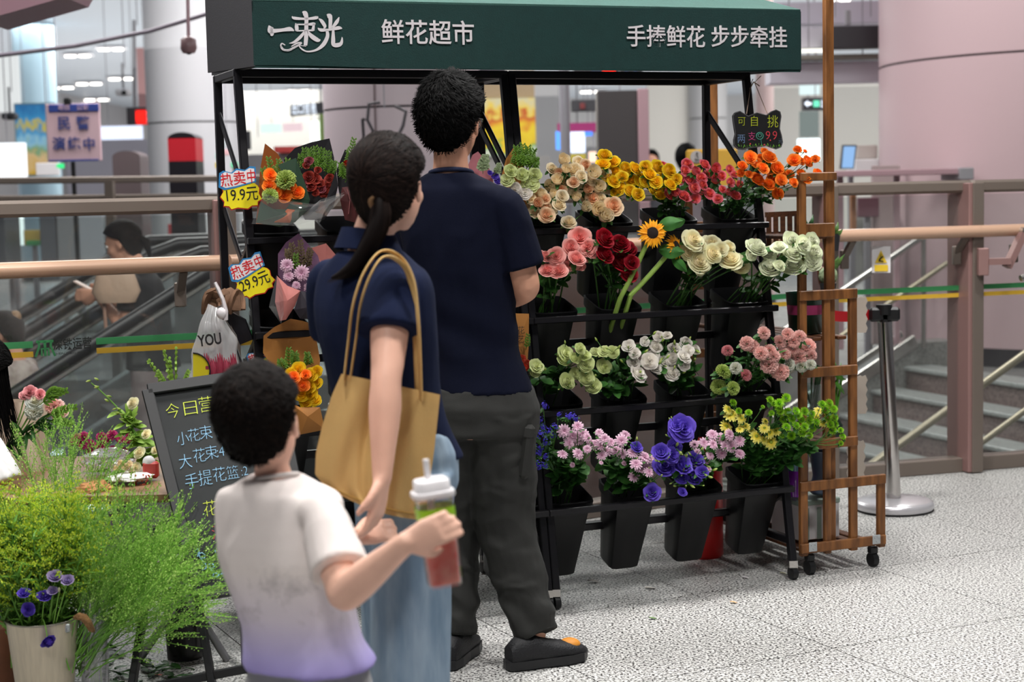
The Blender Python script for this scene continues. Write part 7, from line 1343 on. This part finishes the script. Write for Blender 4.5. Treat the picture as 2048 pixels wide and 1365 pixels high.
def spray(name,me,base,tip,label,cat,group,part):
    base=Vector(base);tip=Vector(tip); d=tip-base; L=d.length; m=d.to_track_quat('Z','Y').to_matrix().to_4x4()@Matrix.Rotation(rng.random()*6.28,4,'Z')@Matrix.Diagonal((L,L,L,1)); m.translation=base
    o=bpy.data.objects.new(name,me[0]); C.objects.link(o); o.matrix_world=m; tag(o,label,cat,group); c=bpy.data.objects.new(part,me[1]); c['kind']='stuff'; c.parent=o; C.objects.link(c); return o
YB=4.42; bkt=at(84,1262,YB)
for i in range(62):
    x=rng.uniform(-60,215); y=rng.uniform(975,1130)+.0004*(x-70)**2; yy=YB+rng.uniform(-.10,.16); b_=at(rng.uniform(40,135),1335,YB+rng.uniform(-.04,.04)); 
    spray('goldenrod_stem',PL[i%3],b_,at(x,y,yy),'yellow-green goldenrod stem in the dense bunch standing in the cream metal bucket','flower','goldenrod stems in the cream metal bucket','plume')
for i in range(84):
    q=rng.random(); x=150+q*270+rng.uniform(-10,10); y=975+ (q-.3)**2*150+rng.uniform(0,170)*(1-.3*q)+ (60*q); yy=YB+rng.uniform(-.12,.20); b_=at(rng.uniform(120,178),rng.uniform(1300,1345),YB+rng.uniform(-.02,.08))
    spray('pepper_grass_stem',PP[i%3],b_,at(min(x,432),y,yy),'fine green pepper grass stem in the airy bunch leaning towards the chalkboard','flower','pepper grass stems beside the metal bucket','seed_pods')
for i,(x,y) in enumerate([(72,895),(92,880),(105,905),(120,870),(135,880),(150,905),(165,870),(180,900),(195,915),(210,905),(98,925),(128,930),(225,930),(60,930)]):
    spray('pepper_grass_stem',PP[i%3],at(90+i*5,1160,YB+.3),at(x,y,YB+.35),f'tall pepper grass stem rising above the bunch, {ordn(i)} from the back','flower','tall pepper grass stems above the bunch','seed_pods')
# metal bucket
t=thing('metal_bucket',bkt*1.0,'cream enamel metal bucket with a rope handle full of cut greens','bucket'); t.location.z=0; rt=at(84,1236,YB); r0=.096; zt_=rt.z; c=V3(rt.x,YB,0)
M_cream=mat('cream brushed enamel','#c8bca6',.42,.25,noise_amt=.14,nscale=5,nstretch=(22,22,.8)); ob('bucket_wall',MB().lathe([(r0*.72,0),(r0*.73,.004),(r0,zt_-.004),(r0*1.02,zt_),(r0*1.0,zt_+.002),(r0*.975,zt_-.004),(r0*.70,.01),(0,.01)],48,Matrix.Translation(c)),M_cream,t,True)
ob('rim_bead',MB().tube([c+V3(r0*1.015*math.cos(a),r0*1.015*math.sin(a),zt_) for a in [k*PI/20 for k in range(41)]],.0025,6,cap=False),mat('bare metal rim','#8f8a80',.35,.6),t,True)
e_=c+V3(r0*.86,-r0*.52,zt_-.018); ob('rivet_plate',MB().bbox(e_,(.014,.008,.024),.003,Matrix.Rotation(.6,3,'Z')).ball(e_+V3(.002,-.006,-.002),.004),mat('zinc plate','#9a9c9c',.35,.7),t)
rp=[at(150,1236,YB-.08),at(158,1233,YB-.09),at(168,1236,YB-.09),at(176,1246,YB-.08),at(182,1258,YB-.06),at(186,1262,YB-.04)]; ob('rope_handle',MB().tube(rp,[.006,.010,.011,.011,.009,.006],10),mat('jute rope','#8f6a42',.95,bump=.8,bscale=140,noise_amt=.3,nscale=60),t,True)
# clear cylinder with stems
c2=V3(at(186,1250,YB+.06).x,YB+.06,0); t=thing('clear_vase',c2,'tall clear plastic cylinder with green stems beside the metal bucket','vase'); zc=at(186,1180,YB+.06).z; ob('cylinder_wall',MB().lathe([(.038,0),(.038,zc),(.036,zc),(.036,.004),(0,.004)],32,Matrix.Translation(c2),cap=False),glassmat('clear plastic tube',(.90,.90,.92),.35,.06,.14),t,True)
mb=MB()
for k in range(12): a=rng.uniform(-.02,.02); mb.tube([c2+V3(a,rng.uniform(-.02,.02),.01),c2+V3(a*.5+rng.uniform(-.015,.02),rng.uniform(-.02,.02),zc+.05)],.0022,5,k=[.6,.6])
ob('green_stems',mb,M_gst,t,True,kind='stuff')
# second rim objects at the far left edge
t=thing('terracotta_pot',at(8,1365,4.6),'brown pot at the far left edge behind the metal bucket','pot'); t.location.z=0; c=V3(at(2,1300,4.7).x,4.7,0); ob('pot_body',MB().lathe([(.05,0),(.07,.02),(.075,.14),(.06,.18),(.055,.17),(.0,.1)],24,Matrix.Translation(c)),mat('brown pot','#7a4a30',.6,noise_amt=.3,nscale=12),t,True)
# violet eustoma drooping from the bucket
Mvi=fmat('violet petals','',''); Mpv=fmat('pale violet petals','#4a3a7a','#8474ac','#b0a0c8')
for i,(x,y,r,sx,sy,l,m_,tp_) in enumerate([(97,1284,15,84,1240,'violet eustoma bloom hanging over the front of the cream metal bucket',Mvi,'bigrose'),(56,1220,13,62,1245,'open deep violet eustoma just above the bucket rim',Mvi,'rose'),(88,1193,13,84,1245,'violet eustoma bud standing in the middle of the bucket rim',Mvi,'cup'),(48,1187,12,58,1245,'violet eustoma at the left above the bucket rim',Mvi,'cup'),(110,1153,14,100,1245,'large pale violet eustoma among the goldenrod stems',Mpv,'cup'),(135,1161,12,112,1245,'pale lilac eustoma among the goldenrod stems',Mpv,'cup'),(105,1182,10,98,1245,'faded lilac eustoma behind the others',Mpv,'cup'),(118,1180,7,108,1245,'closed cream eustoma bud beside the violet blooms',fmat('cream bud','#b8b890','#d0cca8','#dcd8bc'),'bud'),(53,1165,6,60,1245,'tall closed green eustoma bud at the left above the bucket',M_gb,'bud')]):
    Yb=YB-.105; P=at(x,y,Yb); S0=at(sx,sy,YB-.07); t=thing('eustoma',S0,l,'flower'); f_=(.1,-.8,.5) if i!=0 else (.45,-.75,-.45)
    inst('bloom',fmesh(tp_,m_),facemx(P,(f_[0],f_[1]*.5,f_[2]) if tp_!='rose' else (0,-1,.2),r*Yb/FPX),t); mid=at((x+sx)/2-2,min(y,sy)-(6 if i==0 else -10),Yb+.01) if i==0 else S0.lerp(P,.5)
    ob('stem',MB().tube(bez(S0,mid,P-Vector(f_).normalized()*.008,6),.0016,5,k=[.7]*6),M_gst,t,True)
# bouquet of carnations held over the table
t=thing('bouquet',at(30,890,4.95),'loose bouquet of white and pink carnations with long green leaves held at the left edge','bouquet'); bs_=at(8,900,4.95)
for x,y,r,m_,tp_ in ((68,824,19,fmat('cream carnation petals','','','') ,'carn'),(70,802,16,fmat('cream carnation petals','','',''),'rose_open'),(107,814,17,Mca,'carn'),(60,784,13,fmat('rose pink carnation petals','','',''),'rose_open'),(80,788,10,fmat('rose pink carnation petals','','',''),'rose_open'),(48,791,9,fmat('rose pink carnation petals','','',''),'rose_open'),(124,822,12,Mca,'rose_open'),(118,808,11,Mca,'mum'),(113,832,9,Mca,'rose')):
    P=at(x,y,4.93); inst('bloom',fmesh(tp_,m_),facemx(P,(.2,-.8,.5),r*4.93/FPX),t); ob('stem',MB().tube(bez(bs_,bs_.lerp(P,.5)+V3(.01,0,-.02),P+V3(0,.01,0),5),.002,5,k=[.5]*5),M_gst,t,True)
mb=MB()
for k in range(26): leafb(mb,bs_.lerp(at(85,840,4.92),rng.random()),V3(rng.uniform(-.2,1),rng.uniform(-.5,.2),rng.uniform(-.8,.6)),.055,.006)
ob('leaves',mb,M_fol,t,True,kind='stuff')
def fernpx(t,b_,e_,Y,**k):
    a=at(*b_,Y); b=at(*e_,Y); mb=MB(); n=k.get('n',8); pts=bez(a,a.lerp(b,.5)+V3(0,0,.012),b,n); mb.tube(pts,.0013,4,k=[.5]*n); l=k.get('l',.022)
    for i in range(1,n):
        for s in (-1,1):
            for z in (0,1): leafb(mb,pts[i],((pts[i]-pts[i-1]).normalized()+V3(0,rng.uniform(-.4,.4),s*(.7+.5*z))).normalized(),l*(1.1-.6*i/n),k.get('w',.0035),(0,-1,.1))
    return ob('fern_frond',mb,k.get('m',M_fern),t,True)
for b_,e_ in (((80,810),(130,782)),((95,835),(148,815)),((90,800),(108,780)),((100,845),(140,850)),((95,800),(118,782))): fernpx(t,b_,e_,4.9)
# magenta carnations on the table
Mmg=fmat('magenta carnation petals','#8e1450','#c42a74','#d85a98')
t=None
for i,(cx,cy,r) in enumerate([(600,700,50),(650,680,46),(700,740,46),(790,680,42),(875,670,48),(940,700,38),(1020,660,42),(1000,705,36),(780,750,46),(880,785,42),(960,800,42),(700,795,38),(650,745,44),(830,700,34),(570,720,36)]):
    x,y=cx/3.9,700+cy/3.9; P=at(x,y,5.06); b_=at(180+i*3,945,5.03); tt=thing('carnation',b_,f'magenta carnation, {ordn(i)} in the heap lying on the florist\'s table','flower','magenta carnations heaped on the table'); 
    inst('bloom',fmesh('carn',Mmg),facemx(P,(.1,-.6,.7),r/3.9*5.06/FPX),tt); ob('stem',MB().tube([b_,b_.lerp(P,.5),P],.002,5,k=[.5]*3),M_gst,tt,True)
for i,l in enumerate(('first','second','third','fourth','fifth')): pass
# cream lily-like branch
t=thing('flower_branch',at(285,930,4.98),'tall leafy branch with cream buds and blooms standing left of the chalkboard','flower'); pts=bez(at(290,935,4.98),at(285,850,4.98),at(182,766,4.95),12); ob('stem',MB().tube(pts,[.004-.0002*i for i in range(12)],6,k=[.5]*12),M_gst,t,True)
mb=MB()
for i in range(70): q=rng.random()*.62; i0=int(q*11); p=pts[i0].lerp(pts[min(i0+1,11)],q*11-i0); leafb(mb,p+V3(rng.uniform(-.02,.02),0,rng.uniform(-.01,.01)),V3(rng.uniform(-1,1),rng.uniform(-.8,.2),rng.uniform(-.2,1)),rng.uniform(.03,.05),.009)
M_lf2=fmat('fresh branch leaves','#54782a','#7a9e3c','#a4c25c',.5); ob('leaves',mb,fmat('fresh branch leaves','#54782a','#7a9e3c','#a4c25c',.5),t,True,kind='stuff')
for q in range(14): p=pts[6+q%6]; inst('bud',fmesh('bud',M_gb),facemx(p+V3(rng.uniform(-.02,.02),-.01,rng.uniform(-.01,.015)),V3(-1,-.3,rng.uniform(-.3,.8)),.0075),t)
for x,y,r in ((265,806,11),(278,905,11),(310,901,8),(292,868,9),(300,922,8),(272,934,9)): inst('bloom',fmesh('rose_open' if r>8 else 'rose',fmat('cream petals','','')),facemx(at(x,y,4.93),(-.2,-.8,.5),r*4.93/FPX),t)
t=thing('filler_spray',at(345,790,5.0),'airy green filler sprig rising behind the top of the chalkboard','flower')
for b_,e_ in (((345,800),(300,724)),((350,800),(330,706)),((352,800),(352,700)),((356,800),(375,745)),((345,800),(318,745)),((350,800),(340,720)),((355,800),(368,770))): fernpx(t,b_,e_,4.98,n=9,l=.018,w=.004,m=M_lf2)
# lying stems on the table
t=thing('lying_roses',at(230,960,4.88),'bundle of cut stems with peach rose buds lying across the table','flower')
for k in range(12): a=at(175+k*3,985-k*2,4.85); b=at(250+k,932+rng.uniform(-12,12),4.9); ob('stem',MB().tube([a,b],.0022,5,k=[.6,.6]),M_gst,t,True)
for x,y,r in ((248,935,10),(240,928,8),(258,930,8),(231,938,7),(262,944,7)): inst('bloom',fmesh('srose_b',Mch),facemx(at(x,y,4.86),(.6,-.6,.4),r*4.86/FPX),t)
t=thing('red_filler',at(285,970,4.85),'small sprig of red berries beside the packet on the table','flower'); mb=MB()
for k in range(30): mb.ball(at(rng.uniform(268,300),rng.uniform(950,975),4.82),.0028,6,4)
ob('berries',mb,mat('red berries','#b04a2c',.5),t,True,kind='stuff')
# leaf litter and petals on the floor
lit=[(220,1330),(240,1345),(262,1338),(300,1352),(246,1310),(270,1320),(232,1355),(318,1342),(330,1330),(345,1352),(225,1300),(292,1332),(205,1350),(380,1350),(250,1362)]
for i in range(44):
    x,y=lit[i%15]; x+=rng.uniform(-14,14); y+=rng.uniform(-8,8); p=gz(x,y,.004); mb=MB(); leafb(mb,p,V3(rng.uniform(-1,1),rng.uniform(-1,1),.15),rng.uniform(.03,.06),rng.uniform(.006,.014),(0,0,1)); ob('fallen_leaf',mb,M_fol,None,True,label='small green cut leaf lying in the litter on the floor under the easel',cat='leaf',group='cut leaves on the floor under the easel')
for x,y,cl,l in ((1290,1178,'#c9c4bc','small white scrap of paper on the floor under the stand'),(1175,1163,'#b8b2ac','pale torn paper scrap on the dark floor under the left of the right-hand stand'),(1460,1205,'#d8a878','peach petal on the floor in front of the stand'),(1298,1237,'#6a8a50','green leaf fragment on the bright floor in front of the stand'),(1560,1147,'#c9c8a0','cream petal beside the stand\'s right foot'),(1485,1155,'#d0cccc','white petal on the dark floor under the stand'),(310,1352,'#c06a58','reddish petal on the floor between the easel legs')):
    p=gz(x,y,.004); mb=MB(); leafb(mb,p,V3(1,rng.uniform(-.5,.5),.1),.045 if 'scrap' in l else .025,.014 if 'scrap' in l else .008,(0,0,1)); ob('floor_scrap',mb,mat('scrap '+cl,cl,.7),None,True,label=l,cat='litter')
